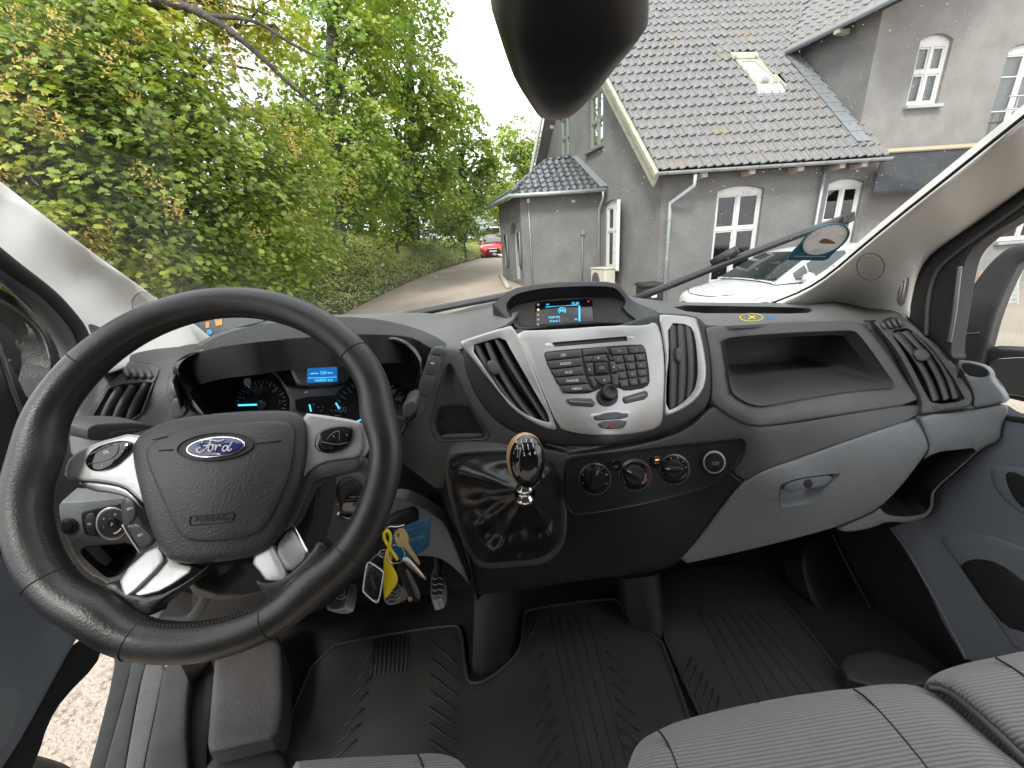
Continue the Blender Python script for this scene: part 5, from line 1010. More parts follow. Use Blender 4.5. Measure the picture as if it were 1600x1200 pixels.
panel('bolster', zP((-300, 700), (0, 722), (100, 735), (200, 758), (290, 790), (350, 850), (380, 1100), (-300, 1100)), SZ3, M_low, ds_, off=.02, rnd=14, rb=.03, wall=.1, sm=1)
# ================================================================ FOOTWELL TRIM, SILL
ft = part('sill_trim', atz(240, 1120, FLOOR-.05), van)
Sil = lambda z: (lambda px, py: atz(np.asarray(px, float), np.asarray(py, float), z))
panel('door_seal_strip', zP((470, 300), (555, 330), (545, 400), (440, 800), (420, 860), (350, 860), (375, 800), (480, 390)), Sil(.66), M_blk, ft, rnd=3, wall=.08, sm=1)
panel('scuff_strip', zP((550, 330), (618, 345), (580, 470), (525, 800), (515, 870), (420, 870), (435, 800), (540, 420)), Sil(.70), M_rub, ft, rnd=4, wall=.06, sm=1)
panel('step_cover', zP((615, 340), (695, 345), (650, 560), (600, 800), (590, 880), (512, 880), (525, 790), (580, 480)), Sil(.735), M_step, ft, rnd=3, wall=.06, sm=1)
panel('kick_trim', zP((690, 345), (800, 335), (775, 620), (790, 800), (790, 900), (590, 900), (602, 790), (650, 560)), Sil(.745), M_rub, ft, rnd=5, wall=.05, sm=1)
panel('channel', zP((795, 335), (905, 330), (872, 620), (862, 700), (865, 900), (785, 900), (785, 800), (770, 620)), Sil(.71), M_blk, ft, rnd=2, wall=.03, sm=1)
SBx = rbf_skin([tuple(zP((910, 310))[0])+(Zp(.80),), tuple(zP((1160, 250))[0])+(Zp(.80),), tuple(zP((870, 650))[0])+(Zp(.80),), tuple(zP((1180, 640))[0])+(Zp(.79),), tuple(zP((1020, 500))[0])+(Zp(.81),)])
panel('footrest_box', zP((900, 315), (1000, 290), (1150, 240), (1180, 300), (1185, 560), (1160, 680), (1060, 700), (900, 740), (865, 730), (872, 620), (890, 420)), SBx, M_step, ft, rnd=9, wall=.09, sm=1)
panel('seat_plinth', zP((860, 760), (1000, 730), (1150, 715), (1200, 760), (1200, 900), (860, 900)), Sil(.74), M_rub, ft, rnd=6, wall=.05, sm=1)
cf = part('console_foot', atz(780, 1020, FLOOR), van)
mk('post', np.vstack([aty(np.array([742., 770, 800, 815]), np.array([915., 925, 925, 910]), np.array([.80, .76, .76, .80])), atz(np.array([738., 748, 795, 812]), np.array([1050., 1060, 1040, 960]), FLOOR+.004)]), [(i, i+1, i+5, i+4) for i in range(3)], M_low, cf)
mk('post', np.vstack([aty(np.array([962., 980, 1022, 1030]), np.array([900., 905, 900, 895]), np.array([.86, .80, .80, .86])), atz(np.array([968., 990, 1035, 1040]), np.array([940., 985, 1003, 960]), FLOOR+.004)]), [(i, i+1, i+5, i+4) for i in range(3)], M_low, cf)
rk = part('wheel_arch_trim', atz(1320, 1000, FLOOR), van)
SRk = rbf_skin([(1245, 850, .86), (1300, 1000, .70), (1375, 1000, .70), (1300, 830, .90), (1340, 880, .84)])
panel('arch_cover', zI((190, 330), (300, 220), (390, 195), (460, 300), (540, 480), (620, 620), (690, 760), (700, 850), (640, 920), (440, 965), (400, 900), (330, 760), (230, 560)), SRk, M_low, rk, rnd=9, wall=.06, sm=1)
panel('side_cover', zI((395, 195), (570, 190), (770, 180), (900, 380), (1010, 590), (1130, 800), (1240, 1020), (1060, 1060), (900, 1000), (760, 950), (690, 870), (690, 760), (540, 470)), rbf_skin([(1300, 830, .92), (1390, 825, .80), (1510, 1030, .56), (1375, 1000, .68), (1440, 920, .68)]), M_low, rk, off=-.01, rnd=7, wall=.05, sm=1)
for c in (((400, 210), (470, 360), (560, 530), (640, 680)), ((560, 200), (640, 360), (710, 490), (750, 580), (785, 690))): strip_px('trim_ridge', zI(*c), 3, rbf_skin([(1300, 830, .90), (1345, 835, .88), (1360, 960, .71), (1400, 960, .70), (1340, 900, .80)]), M_rub, rk, off=.012, sm=2)
panel('rear_step', zI((420, 990), (650, 930), (760, 960), (1040, 1060), (1000, 1180), (520, 1180)), Sil(.76), M_mat, rk, rnd=6, wall=.05, sm=1)
# ================================================================ THINGS LYING IN THE CAB
MZ = FLOOR+.012; SMt = lambda px, py: atz(np.asarray(px, float), np.asarray(py, float), MZ)
m1 = thing('floor_mat', atz(760, 1130, FLOOR), 'ribbed black rubber mat covering the driver and centre footwell', 'floor mat', 'rubber floor mats')
mo = [(499, 1012), (600, 992), (700, 977), (722, 979), (728, 1058), (738, 1069), (762, 1063), (800, 1032), (815, 1007), (817, 958), (828, 951), (955, 934), (968, 939), (980, 963), (1034, 1003), (1038, 1014), (1076, 1120), (1140, 1330), (425, 1330), (440, 1180), (447, 1135)]
panel('sheet', mo, SMt, M_mat, m1, rnd=3, wall=.009, sm=1, grid=24)
strip_px('raised_rim', mo, 6, SMt, M_mat, m1, off=.003, sm=1, closed=True, seg=8, r3=.0045)
for a_, b_ in (((690, 215), (820, 853)), ((722, 212), (868, 853)), ((760, 208), (918, 853)), ((800, 205), (968, 853)), ((845, 205), (1015, 853))): strip_px('groove', zQ(a_, b_), 1.5, SMt, M_blk, m1, off=.0005, sm=0, seg=4, r3=.0011)
for k in range(9):
    y0 = 240+k*68; x0 = 640+k*12; strip_px('rib', zQ((x0, y0), (x0-30-k*8, y0+70+k*6)), 2.2, SMt, M_mat, m1, off=.002, sm=0, r3=.0026); x1 = 905+k*11; strip_px('rib', zQ((x1, 240+k*64), (x1+70+k*4, 300+k*66)), 2.2, SMt, M_mat, m1, off=.002, sm=0, r3=.0026)
for k in range(9): x = 20+k*18; strip_px('rib', zQ((x-60, 310-k*2), (x-75, 470-k*2)), 2, SMt, M_mat, m1, off=.002, sm=0, r3=.0022)
for k in range(7): strip_px('rib', zQ((190, 320+k*70), (300, 420+k*66)), 2, SMt, M_mat, m1, off=.002, sm=0, r3=.0024); strip_px('rib', zQ((-90-k*20, 420+k*66), (-20-k*16, 340+k*66)), 2, SMt, M_mat, m1, off=.002, sm=0, r3=.0024)
m2 = thing('floor_mat', atz(1180, 1050, FLOOR), 'ribbed black rubber mat in the passenger footwell under the glovebox', 'floor mat', 'rubber floor mats')
panel('sheet', [(1020, 900), (1031, 985), (1062, 1050), (1096, 1122), (1180, 1300), (1500, 1300), (1340, 1080), (1262, 985), (1182, 880), (1100, 880)], SMt, M_mat, m2, rnd=3, wall=.009, sm=1, grid=24)
strip_px('raised_rim', [(1022, 905), (1033, 985), (1062, 1050), (1096, 1122), (1180, 1300)], 5, SMt, M_mat, m2, off=.003, sm=1, r3=.004); strip_px('raised_rim', [(1182, 885), (1262, 985), (1336, 1078), (1400, 1160)], 5, SMt, M_mat, m2, off=.003, sm=1, r3=.004)
for k in range(7): strip_px('groove', zT((330+k*38, -60), (510+k*62, 300)), 1.4, SMt, M_blk, m2, off=.0005, sm=0, seg=4, r3=.0011)
for k in range(6): strip_px('rib', zT((300+k*22, 120+k*30), (265+k*24, 220+k*34)), 2, SMt, M_mat, m2, off=.002, sm=0, r3=.0024)
# key bunch hanging from the ignition
kb = thing('key_bunch', aty(610, 860, .57), 'bunch of keys with yellow tag hanging from the ignition beside the wheel', 'keys')
SKy = rbf_skin([(540, 790, .565), (600, 840, .555), (640, 900, .56), (580, 900, .55), (660, 850, .57)])
panel('ignition_key', zU((830, 320), (870, 275), (930, 268), (1090, 282), (1085, 360), (1010, 470), (870, 460), (825, 410)), SI, M_gloss, kb, off=.004, rnd=5, wall=.016, sm=1); panel('key_button', zU((950, 330), (990, 312), (1075, 316), (1060, 350), (960, 362)), SI, M_btn, kb, off=.006, rnd=2, wall=.003); strip_px('key_collar', zU((835, 330), (820, 380), (850, 420)), 5, SI, M_chrome, kb, off=.006, sm=1)
strip_px('key_ring', [(440+888/5+75/5*math.cos(a), 820+230/5+72/5*math.sin(a)) for a in np.linspace(0, 6.283, 28, endpoint=False)], 1.7, SKy, M_steel, kb, off=.004, sm=0, closed=True)
strip_px('split_ring', [(440+800/5+8*math.cos(a), 820+225/5+6*math.sin(a)) for a in np.linspace(0, 6.283, 18, endpoint=False)], 1.4, SKy, M_steel, kb, off=.006, sm=0, closed=True)
strip_px('chain', zS((810, 30), (850, 10), (900, 20), (960, 0)), 2.4, SKy, M_steel, kb, off=.004, sm=2); strip_px('chain', zS((690, 290), (720, 250), (770, 220), (800, 230)), 3.0, SKy, M_gun, kb, off=.004, sm=2)
panel('yellow_tag', zS((800, 240), (860, 230), (862, 330), (910, 400), (905, 460), (830, 560), (800, 580), (790, 420)), SKy, M_yel, kb, off=.003, rnd=2.5, wall=.004, sm=1); strip_px('yellow_strap', zS((905, 270), (850, 190), (800, 110), (800, 60), (830, 40), (855, 90), (845, 160), (815, 250)), 4.6, SKy, M_yel, kb, off=.006, sm=2)
panel('brass_key', zS((880, 60), (920, 28), (975, 40), (1000, 110), (990, 150), (1085, 290), (1078, 318), (1050, 300), (960, 178), (920, 180), (885, 130)), SKy, M_brass, kb, off=.010, rnd=1.2, wall=.002, sm=1, holes=[zS((895, 75), (925, 60), (915, 110))])
panel('steel_key', zS((940, 260), (985, 240), (1130, 410), (1125, 435), (1095, 420), (960, 300)), SKy, M_steel, kb, off=.012, rnd=1.2, wall=.002, sm=1); panel('dark_fob', zS((890, 320), (960, 300), (1000, 350), (1095, 560), (1070, 600), (1010, 600), (950, 470)), SKy, M_blk, kb, off=.002, rnd=3, wall=.008, sm=1)
panel('flat_key', zS((965, 360), (990, 345), (1080, 530), (1085, 580), (1050, 575), (1040, 540)), SKy, M_gun, kb, off=.007, rnd=1.2, wall=.002, sm=1); disc_px('dark_fob', *zS((1005, 585))[0], 3.5, SKy, M_brass, kb, off=.006, wall=.003)
fo = zS((665, 300), (690, 290), (795, 365), (795, 390), (760, 600), (735, 610), (640, 530), (635, 500)); panel('clear_fob', fo, SKy, M_clear, kb, off=.012, rnd=2, wall=.006, sm=1); fc = np.array(fo).mean(0)
panel('fob_insert', fc+(np.array(fo)-fc)*.74, SKy, M_btn, kb, off=.008, rnd=0, wall=.002, sm=1); strip_px('fob_frame', fo, 1.8, SKy, M_white, kb, off=.012, sm=1, closed=True); text_px('fob_print', 'MARKE', *zS((712, 450))[0], 5.2, SKy, M_white, kb, rot=-74, off=.0095)
panel('fob_clear_plate', zS((850, 10), (950, -20), (985, 50), (900, 80)), SKy, M_clear, kb, off=.004, rnd=1, wall=.003)
cd_ = thing('card', aty(650, 850, .62), 'blue plastic card standing behind the key bunch', 'card')
SCd = rbf_skin([(610, 830, .61), (672, 805, .625), (668, 855, .625), (620, 880, .61)]); panel('card_face', zG((480, 620), (560, 590), (695, 530), (703, 540), (695, 700), (680, 720), (560, 790), (470, 760)), SCd, M_card, cd_, rnd=1, wall=.001, sm=1)
text_px('print', 'SERVICE CARD', *zG((600, 665))[0], 4.2, SCd, M_pgrey, cd_, rot=17, off=.0008); text_px('print', 'name', *zG((585, 608))[0], 3, SCd, M_pgrey, cd_, rot=17, off=.0008)
# parking disc stuck on the glass
pd = thing('parking_disc', moved(W, .006)(1280, 405), 'teal and white parking disc stuck inside the windscreen above the white car', 'parking disc')
Wp = moved(W, .008); M_teal = material('teal_print', (0.0, 0.10, 0.15), 0.4)
tri = zY((845, 468), (870, 430), (930, 370), (965, 320), (1040, 262), (1130, 228), (1210, 222), (1262, 240), (1285, 275), (1268, 330), (1215, 385), (1160, 430), (1120, 478), (1000, 476), (860, 476))
panel('backing', tri, Wp, M_teal, pd, rnd=1.5, wall=.003, sm=1); dc = oval(*zY((1108, 330))[0], 38.5, 20.8, 24)
M_wf = material('white_plastic_face', (0.88, 0.88, 0.88), 0.5, var=(25, (.55, .57, .6), .5, .7)); panel('dial_face', dc, Wp, M_wf, pd, off=.002, rnd=1, wall=.002, sm=0, ds=9)
panel('dial_window', zY((1058, 352), (1085, 328), (1110, 322), (1145, 332), (1195, 360), (1100, 360)), Wp, material('brown_card', (.17, .12, .06), .7), pd, off=.0026, rnd=0, wall=0, sm=1, grid=0)
for i in range(24):
    a = 2*math.pi*i/24; q = math.radians(24); x, y = math.cos(a)*34, math.sin(a)*17.6; c = zY((1108, 330))[0]; disc_px('dial_mark', c[0]+x*math.cos(q)+y*math.sin(q), c[1]-x*math.sin(q)+y*math.cos(q), .8, Wp, M_gun, pd, off=.0032, wall=0, seg=4, rnd=0)
strip_px('print', zY((890, 445), (1110, 448)), 1.2, Wp, M_pgrey, pd, off=.0006, sm=0, seg=4); strip_px('rim', dc, 1.8, Wp, M_teal, pd, off=.0025, sm=0, closed=True)
# dark card with coloured stickers at the driver's corner of the dash
sb = thing('sticker_card', aty(350, 508, 1.0), 'dark card with orange and blue stickers by the driver-side windscreen corner', 'card')
SSb = rbf_skin([(320, 515, .985), (390, 490, 1.02), (350, 520, .985), (420, 505, .98)]); panel('card_sheet', zA((1210, 340), (1440, 270), (1640, 285), (1640, 330), (1420, 385), (1320, 430)), SSb, M_btn2, sb, rnd=1, wall=.002, sm=0)
M_os = material('orange_sticker', (.55, .22, .06), .6); M_bs = material('light_blue_sticker', (.05, .28, .55), .6); M_pk = material('pink_sticker', (.5, .10, .22), .6)
panel('sticker', zA((1285, 335), (1308, 330), (1308, 368), (1285, 372)), SSb, M_os, sb, off=.002, rnd=0, wall=0, sm=0, grid=0); panel('sticker', zA((1340, 312), (1385, 305), (1390, 350), (1350, 358)), SSb, M_os, sb, off=.002, rnd=0, wall=0, sm=0, grid=0)
disc_px('sticker', *zA((1308, 395))[0], 4.5, SSb, M_bs, sb, off=.002, wall=0, seg=12, rnd=0); panel('sticker', zA((1345, 300), (1382, 296), (1383, 306), (1345, 311)), SSb, M_pk, sb, off=.002, rnd=0, wall=0, sm=0, grid=0)
# ================================================================ GROUND
SLOPE = .049
def gz(x, y):
    x = np.asarray(x, float); y = np.asarray(y, float); s = 1-np.clip((x-1.8)/3.0, 0, 1); s = s*s*(3-2*s)
    yy = np.clip(y, 0, 45)
    return SLOPE*yy*s
Gp = plane_skin((0, 0, 0), (0, -SLOPE, 1.0))
def pos_noise(m, scale, c1, c2, lo, hi, bump=None, c3=None):
    """base colour from world-space noise"""
    t = m.node_tree; b = t.nodes['Principled BSDF']; g = t.nodes.new('ShaderNodeNewGeometry'); n = t.nodes.new('ShaderNodeTexNoise'); n.inputs['Scale'].default_value = scale; n.inputs['Detail'].default_value = 8; n.inputs['Roughness'].default_value = .65
    r = t.nodes.new('ShaderNodeValToRGB'); r.color_ramp.elements[0].position = lo; r.color_ramp.elements[0].color = (*c1, 1); r.color_ramp.elements[1].position = hi; r.color_ramp.elements[1].color = (*c2, 1)
    t.links.new(g.outputs['Position'], n.inputs['Vector']); t.links.new(n.outputs['Fac'], r.inputs['Fac']); col = r.outputs['Color']
    if c3:
        n2 = t.nodes.new('ShaderNodeTexNoise'); n2.inputs['Scale'].default_value = c3[0]; n2.inputs['Detail'].default_value = 6; r2 = t.nodes.new('ShaderNodeMapRange'); r2.inputs['From Min'].default_value = c3[2]; r2.inputs['From Max'].default_value = c3[3]
        x = t.nodes.new('ShaderNodeMixRGB'); x.inputs['Color2'].default_value = (*c3[1], 1); t.links.new(g.outputs['Position'], n2.inputs['Vector']); t.links.new(n2.outputs['Fac'], r2.inputs['Value']); t.links.new(r2.outputs['Result'], x.inputs['Fac']); t.links.new(col, x.inputs['Color1']); col = x.outputs['Color']
    t.links.new(col, b.inputs['Base Color'])
    if bump:
        nb = t.nodes.new('ShaderNodeTexNoise'); nb.inputs['Scale'].default_value = bump[0]; nb.inputs['Detail'].default_value = 5; bu = t.nodes.new('ShaderNodeBump'); bu.inputs['Strength'].default_value = bump[1]; bu.inputs['Distance'].default_value = bump[2]
        t.links.new(g.outputs['Position'], nb.inputs['Vector']); t.links.new(nb.outputs['Fac'], bu.inputs['Height']); t.links.new(bu.outputs['Normal'], b.inputs['Normal'])
    return m
M_road = pos_noise(material('pale_worn_tarmac', (.3, .26, .22), .9), .9, (.33, .272, .222), (.40, .337, .28), .35, .65, bump=(70, .9, .02), c3=(38, (.165, .132, .108), .52, .72))
M_soil = pos_noise(material('dark_soil', (.05, .04, .03), 1.0), 3, (.035, .045, .02), (.07, .06, .035), .4, .6)
xs = np.r_[np.linspace(-60, -8, 10), np.linspace(-7, 9, 45), np.linspace(10, 90, 14)]; ys = np.r_[np.linspace(-30, -2, 6), np.linspace(-1, 46, 60), np.linspace(50, 400, 12)]
X, Y = np.meshgrid(xs, ys); Vg = np.stack([X, Y, gz(X, Y)], -1).reshape(-1, 3); nx = len(xs); Fg = [(j*nx+i, j*nx+i+1, (j+1)*nx+i+1, (j+1)*nx+i) for j in range(len(ys)-1) for i in range(nx-1)]
tag(mk('road', Vg, Fg, M_road), kind='structure')
# left edge of the road, traced, then the planted bank rising from it
E_px = np.array([(480, 520), (545, 487), (600, 460), (660, 432), (700, 418), (745, 405.5), (752, 403)], float); EL = Gp(E_px[:, 0], E_px[:, 1])
EL = np.vstack([[-5.2, 1.0, SLOPE], [-4.4, 4.5, SLOPE*4.5], EL, EL[-1]+np.array([1.2, 14, .5])]); EL = chaikin(EL, 2, False); EL = resample(EL, .35, False)
prof_b = [(0, -.05), (.25, .26), (.8, .78), (1.5, 1.36), (2.3, 1.80), (3.2, 2.05), (5.5, 2.3), (12, 2.4), (40, 2.4)]
tn = np.gradient(EL, axis=0); tn[:, 2] = 0; tn /= np.linalg.norm(tn, axis=1)[:, None]; nl = np.stack([-tn[:, 1], tn[:, 0], 0*tn[:, 0]], 1)
far = np.clip((EL[:, 1]-16)/10, 0, 1)
def bank_pt(i, a):
    """point on the bank: i index along the edge, a distance from it"""
    h = np.interp(a, [p[0] for p in prof_b], [p[1] for p in prof_b]); return EL[i]+nl[i]*np.asarray(a)[..., None]+np.stack([0*h, 0*h, h*(1-.45*far[i])], -1)
ne = len(EL); Vb = []
for a, _ in prof_b: Vb.append(bank_pt(np.arange(ne), np.full(ne, a)))
tag(mk('bank', np.vstack(Vb), [(k*ne+i, k*ne+i+1, (k+1)*ne+i+1, (k+1)*ne+i) for k in range(len(prof_b)-1) for i in range(ne-1)], M_soil), kind='structure')

# ================================================================ LEAVES
def leaf_material(name, c1, c2, c3, trans=.45):
    m = bpy.data.materials.new(name); m.use_nodes = True; t = m.node_tree
    for n in list(t.nodes): t.nodes.remove(n)
    o = t.nodes.new('ShaderNodeOutputMaterial'); g = t.nodes.new('ShaderNodeNewGeometry'); r = t.nodes.new('ShaderNodeValToRGB'); e = r.color_ramp.elements
    e[0].position = .05; e[0].color = (*c1, 1); e[1].position = .95; e[1].color = (*c3, 1); k = e.new(.55); k.color = (*c2, 1)
    n2 = t.nodes.new('ShaderNodeTexNoise'); n2.inputs['Scale'].default_value = .9; n2.inputs['Detail'].default_value = 3; ad = t.nodes.new('ShaderNodeMath'); ad.operation = 'MULTIPLY_ADD'; ad.inputs[1].default_value = .45
    sb_ = t.nodes.new('ShaderNodeMapRange'); sb_.inputs['From Min'].default_value = .35; sb_.inputs['From Max'].default_value = .65; sb_.inputs['To Max'].default_value = .55
    t.links.new(g.outputs['Position'], n2.inputs['Vector']); t.links.new(n2.outputs['Fac'], sb_.inputs['Value']); t.links.new(g.outputs['Random Per Island'], ad.inputs[0]); t.links.new(sb_.outputs['Result'], ad.inputs[2]); t.links.new(ad.outputs['Value'], r.inputs['Fac'])
    d = t.nodes.new('ShaderNodeBsdfPrincipled'); d.inputs['Roughness'].default_value = .5; d.inputs['Specular IOR Level'].default_value = .35; tr = t.nodes.new('ShaderNodeBsdfTranslucent'); mi = t.nodes.new('ShaderNodeMixShader'); mi.inputs['Fac'].default_value = trans
    hs = t.nodes.new('ShaderNodeHueSaturation'); hs.inputs['Saturation'].default_value = 1.15; hs.inputs['Value'].default_value = 1.35
    t.links.new(r.outputs['Color'], d.inputs['Base Color']); t.links.new(r.outputs['Color'], hs.inputs['Color']); t.links.new(hs.outputs['Color'], tr.inputs['Color'])
    t.links.new(d.outputs['BSDF'], mi.inputs[1]); t.links.new(tr.outputs['BSDF'], mi.inputs[2]); t.links.new(mi.outputs['Shader'], o.inputs['Surface']); return m
LM1 = leaf_material('maple_leaf', (.095, .17, .034), (.25, .32, .055), (.46, .43, .08), .34)
LM2 = leaf_material('light_green_leaf', (.10, .18, .034), (.24, .34, .06), (.42, .45, .10), .34)
LM3 = leaf_material('ground_cover_leaf', (.19, .25, .075), (.37, .42, .13), (.50, .50, .22), .3)
LM4 = leaf_material('dark_shrub_leaf', (.06, .12, .034), (.14, .22, .055), (.25, .32, .08), .45)
LMs = leaf_material('winged_seed', (.50, .42, .11), (.65, .45, .17), (.72, .42, .24), .4)
M_bark = pos_noise(material('grey_brown_bark', (.06, .05, .04), .95), 9, (.035, .03, .024), (.11, .095, .08), .35, .65, bump=(30, .8, .03))
_a = np.radians
MAPLE = np.array([(0, -.5), (.16, -.22), (.46, -.24), (.34, -.02), (.5, .18), (.24, .2), (.2, .34), (0, .56), (-.2, .34), (-.24, .2), (-.5, .18), (-.34, -.02), (-.46, -.24), (-.16, -.22)])
OVAL = np.array([(0, -.5), (.26, -.2), (.28, .12), (0, .5), (-.28, .12), (-.26, -.2)])
def leaves(C, Nn, size, shape, curl=.18):
    """one polygon per leaf: C centres, Nn normals"""
    n = len(C); Nn = Nn/np.linalg.norm(Nn, axis=1)[:, None]; d = RNG.normal(size=(n, 3)); d[:, 2] -= .5; d -= (d*Nn).sum(1)[:, None]*Nn; d /= np.linalg.norm(d, axis=1)[:, None]; e = np.cross(Nn, d)
    s = size*RNG.uniform(.65, 1.2, n)
    x, y = shape[:, 0], shape[:, 1]; z = -curl*(x*x*2.2+y*y*.8)
    return C[:, None]+s[:, None, None]*(x[None, :, None]*e[:, None]+y[None, :, None]*d[:, None]+z[None, :, None]*Nn[:, None])
def blob_leaves(blobs, per_m2, size, shape, twig=.32, flat=.35, up=.9, seedfrac=0.0, inner=.35):
    """foliage as drooping sprays: flat discs of overlapping leaves set over each limb's clump"""
    Cs, Ns, Ss, Sn = [], [], [], []
    for (c, r) in blobs:
        k = 30; nt_ = max(6, int(per_m2*4*math.pi*r*r/k)); u = RNG.normal(size=(nt_, 3)); u /= np.linalg.norm(u, axis=1)[:, None]; rad = r*(inner+(1.12-inner)*RNG.random(nt_)**.5)
        tc_ = c+u*rad[:, None]*np.array([1, 1, .85]); sn = np.array([0, 0, 1.0])+u*np.array([.75, .75, .25])+RNG.normal(size=(nt_, 3))*.22; sn /= np.linalg.norm(sn, axis=1)[:, None]
        a_ = np.cross(sn, RNG.normal(size=(nt_, 3))); a_ /= np.linalg.norm(a_, axis=1)[:, None]; b_ = np.cross(sn, a_); R_ = twig*RNG.uniform(.7, 1.5, nt_)
        q = RNG.random((nt_, k))*2*math.pi; rr = np.sqrt(RNG.random((nt_, k)))*R_[:, None]
        P = tc_[:, None]+(np.cos(q)*rr)[..., None]*a_[:, None]+(np.sin(q)*rr*.75)[..., None]*b_[:, None]+RNG.normal(0, .035, (nt_, k, 3)); P[..., 2] -= .5*rr**2/np.maximum(R_[:, None], .1)
        Cs.append(P.reshape(-1, 3)); Ns.append((np.repeat(sn, k, 0)+RNG.normal(size=(nt_*k, 3))*.34))
        if seedfrac:
            m = RNG.random(nt_) < seedfrac*(.3+1.4*(RNG.random() > .4)); qq = tc_[m]+u[m]*twig*.8-np.array([0, 0, .06]); kk = 60; o2 = RNG.normal(size=(len(qq), kk, 3))*np.array([.055, .055, .085]); S_ = (qq[:, None]+o2).reshape(-1, 3); Ss.append(S_); Sn.append(RNG.normal(size=(len(S_), 3)))
    C = np.vstack(Cs); Nn = np.vstack(Ns); res = leaves(C, Nn, size, shape)
    return (res, leaves(np.vstack(Ss), np.vstack(Sn), .036, OVAL*np.array([.8, 1])) if seedfrac else None)
def limb(P0, P1, r0, r1, bend=.12, n=7):
    P0, P1 = np.asarray(P0, float), np.asarray(P1, float); t_ = np.linspace(0, 1, n)[:, None]; l = np.linalg.norm(P1-P0); w = RNG.normal(size=(n, 3))*l*bend*.18; w[0] = w[-1] = 0
    sag = np.array([0, 0, 1.0])*l*bend*np.sin(t_*math.pi); return P0*(1-t_)+P1*t_+w+sag, np.linspace(r0, r1, n)
def tube_geo(P, r, seg=7):
    V = []; Fc = []; prev = None; n = len(P)
    for i in range(n):
        t_ = P[min(i+1, n-1)]-P[max(i-1, 0)]; t_ = t_/max(np.linalg.norm(t_), 1e-9); a = prev if prev is not None else (np.array([1.0, 0, 0]) if abs(t_[0]) < .8 else np.array([0, 1.0, 0])); a = a-t_*(a@t_); a /= np.linalg.norm(a); prev = a; b = np.cross(t_, a)
        for k in range(seg): q = 2*math.pi*k/seg; V.append(P[i]+r[i]*(math.cos(q)*a+math.sin(q)*b))
    for i in range(n-1):
        for k in range(seg): l = (k+1) % seg; Fc.append((i*seg+k, i*seg+l, (i+1)*seg+l, (i+1)*seg+k))
    return V, Fc
def tree(label, base, top, r0, blobs, per_m2, size, shape, mat, name='tree', cat='tree', group='trees behind the bank', seed=0.0, branches=True, twig=.32, extra=()):
    t_ = thing(name, base, label, cat, group); P, r = limb(base, top, r0, r0*.35, .04, 9); V, Fc = tube_geo(P, r, 10); mk('trunk', V, Fc, M_bark, t_)
    V, Fc = [], []
    if branches:
        for c, rr in blobs:
            s = P[int(np.clip(np.argmin(np.abs(P[:, 2]-(c[2]-.9*rr-.8))), 1, 8))]; Q, r2 = limb(s, c, r0*.28, .018, .14); v, f = tube_geo(Q, r2, 6); b = len(V); V += v; Fc += [tuple(i+b for i in q) for q in f]
            for _ in range(6):
                u = RNG.normal(size=3); u /= np.linalg.norm(u); j = Q[RNG.integers(3, 7)]; q3, r3 = limb(j, c+u*rr*.9, .022, .006, .1, 5); v, f = tube_geo(q3, r3, 4); b = len(V); V += v; Fc += [tuple(i+b for i in q) for q in f]
        for pts, r2 in extra:
            v, f = tube_geo(chaikin(np.array(pts), 2, False), np.linspace(r2[0], r2[1], (len(chaikin(np.array(pts), 2, False)))), 7); b = len(V); V += v; Fc += [tuple(i+b for i in q) for q in f]
        mk('limbs', V, Fc, M_bark, t_)
    lv, sd_ = blob_leaves(blobs, per_m2, size, shape, seedfrac=seed, twig=twig)
    fast_mesh('crown', lv, lv.shape[1], mat, t_)
    if sd_ is not None: fast_mesh('seed_clusters', sd_, sd_.shape[1], LMs, t_)
    return t_
def B(px, py, Y, r): return (aty(px, py, Y), r)
# big maple close to the road on the left, foliage hanging to the bank
tree('large maple with orange seed clusters overhanging the left of the windscreen', aty(120, 560, 6.6)*np.array([1, 1, 0])+np.array([0, 0, 1.4]), aty(10, -220, 7.0), .34,
     [B(20, 150, 5.0, .85), B(110, 120, 5.6, .85), B(190, 60, 6.0, .8), B(60, 40, 6.5, .9), B(150, 210, 5.2, .8), B(240, 190, 5.6, .8), B(300, 120, 6.4, .7), B(40, 290, 4.6, .7), B(130, 330, 4.9, .8), B(220, 300, 5.3, .9), B(310, 270, 5.8, .9), B(390, 250, 6.6, .8),
      B(250, 400, 5.2, .75), B(330, 380, 5.8, .85), B(410, 350, 6.6, .9), B(-60, 100, 5, .9), B(-80, 300, 4.4, .8), B(60, 420, 4.6, .7), B(430, 40, 7.4, .45), B(350, 10, 7.4, .5), B(240, -20, 7, .8), B(120, -60, 7, .9), B(455, 190, 7.6, .5), B(40, 520, 4.6, .6), B(470, 260, 7.6, .7)],
     260, .080, MAPLE, LM1, name='maple_tree', seed=.16, twig=.26, extra=[([aty(60, 20, 6.2), aty(230, -10, 6.2), aty(330, 25, 6.2), aty(400, 80, 6.3), aty(450, 130, 6.5), aty(505, 175, 6.8)], (.07, .012)), ([aty(330, 25, 6.2), aty(400, 30, 6.3), aty(455, 70, 6.5), aty(500, 90, 6.8)], (.03, .008)), ([aty(20, 70, 6), aty(40, 180, 5.6), aty(30, 230, 5.4), aty(90, 260, 5.2)], (.06, .02)), ([aty(200, 60, 6.3), aty(260, 90, 6.2), aty(330, 95, 6.4), aty(400, 110, 6.6)], (.035, .01))])
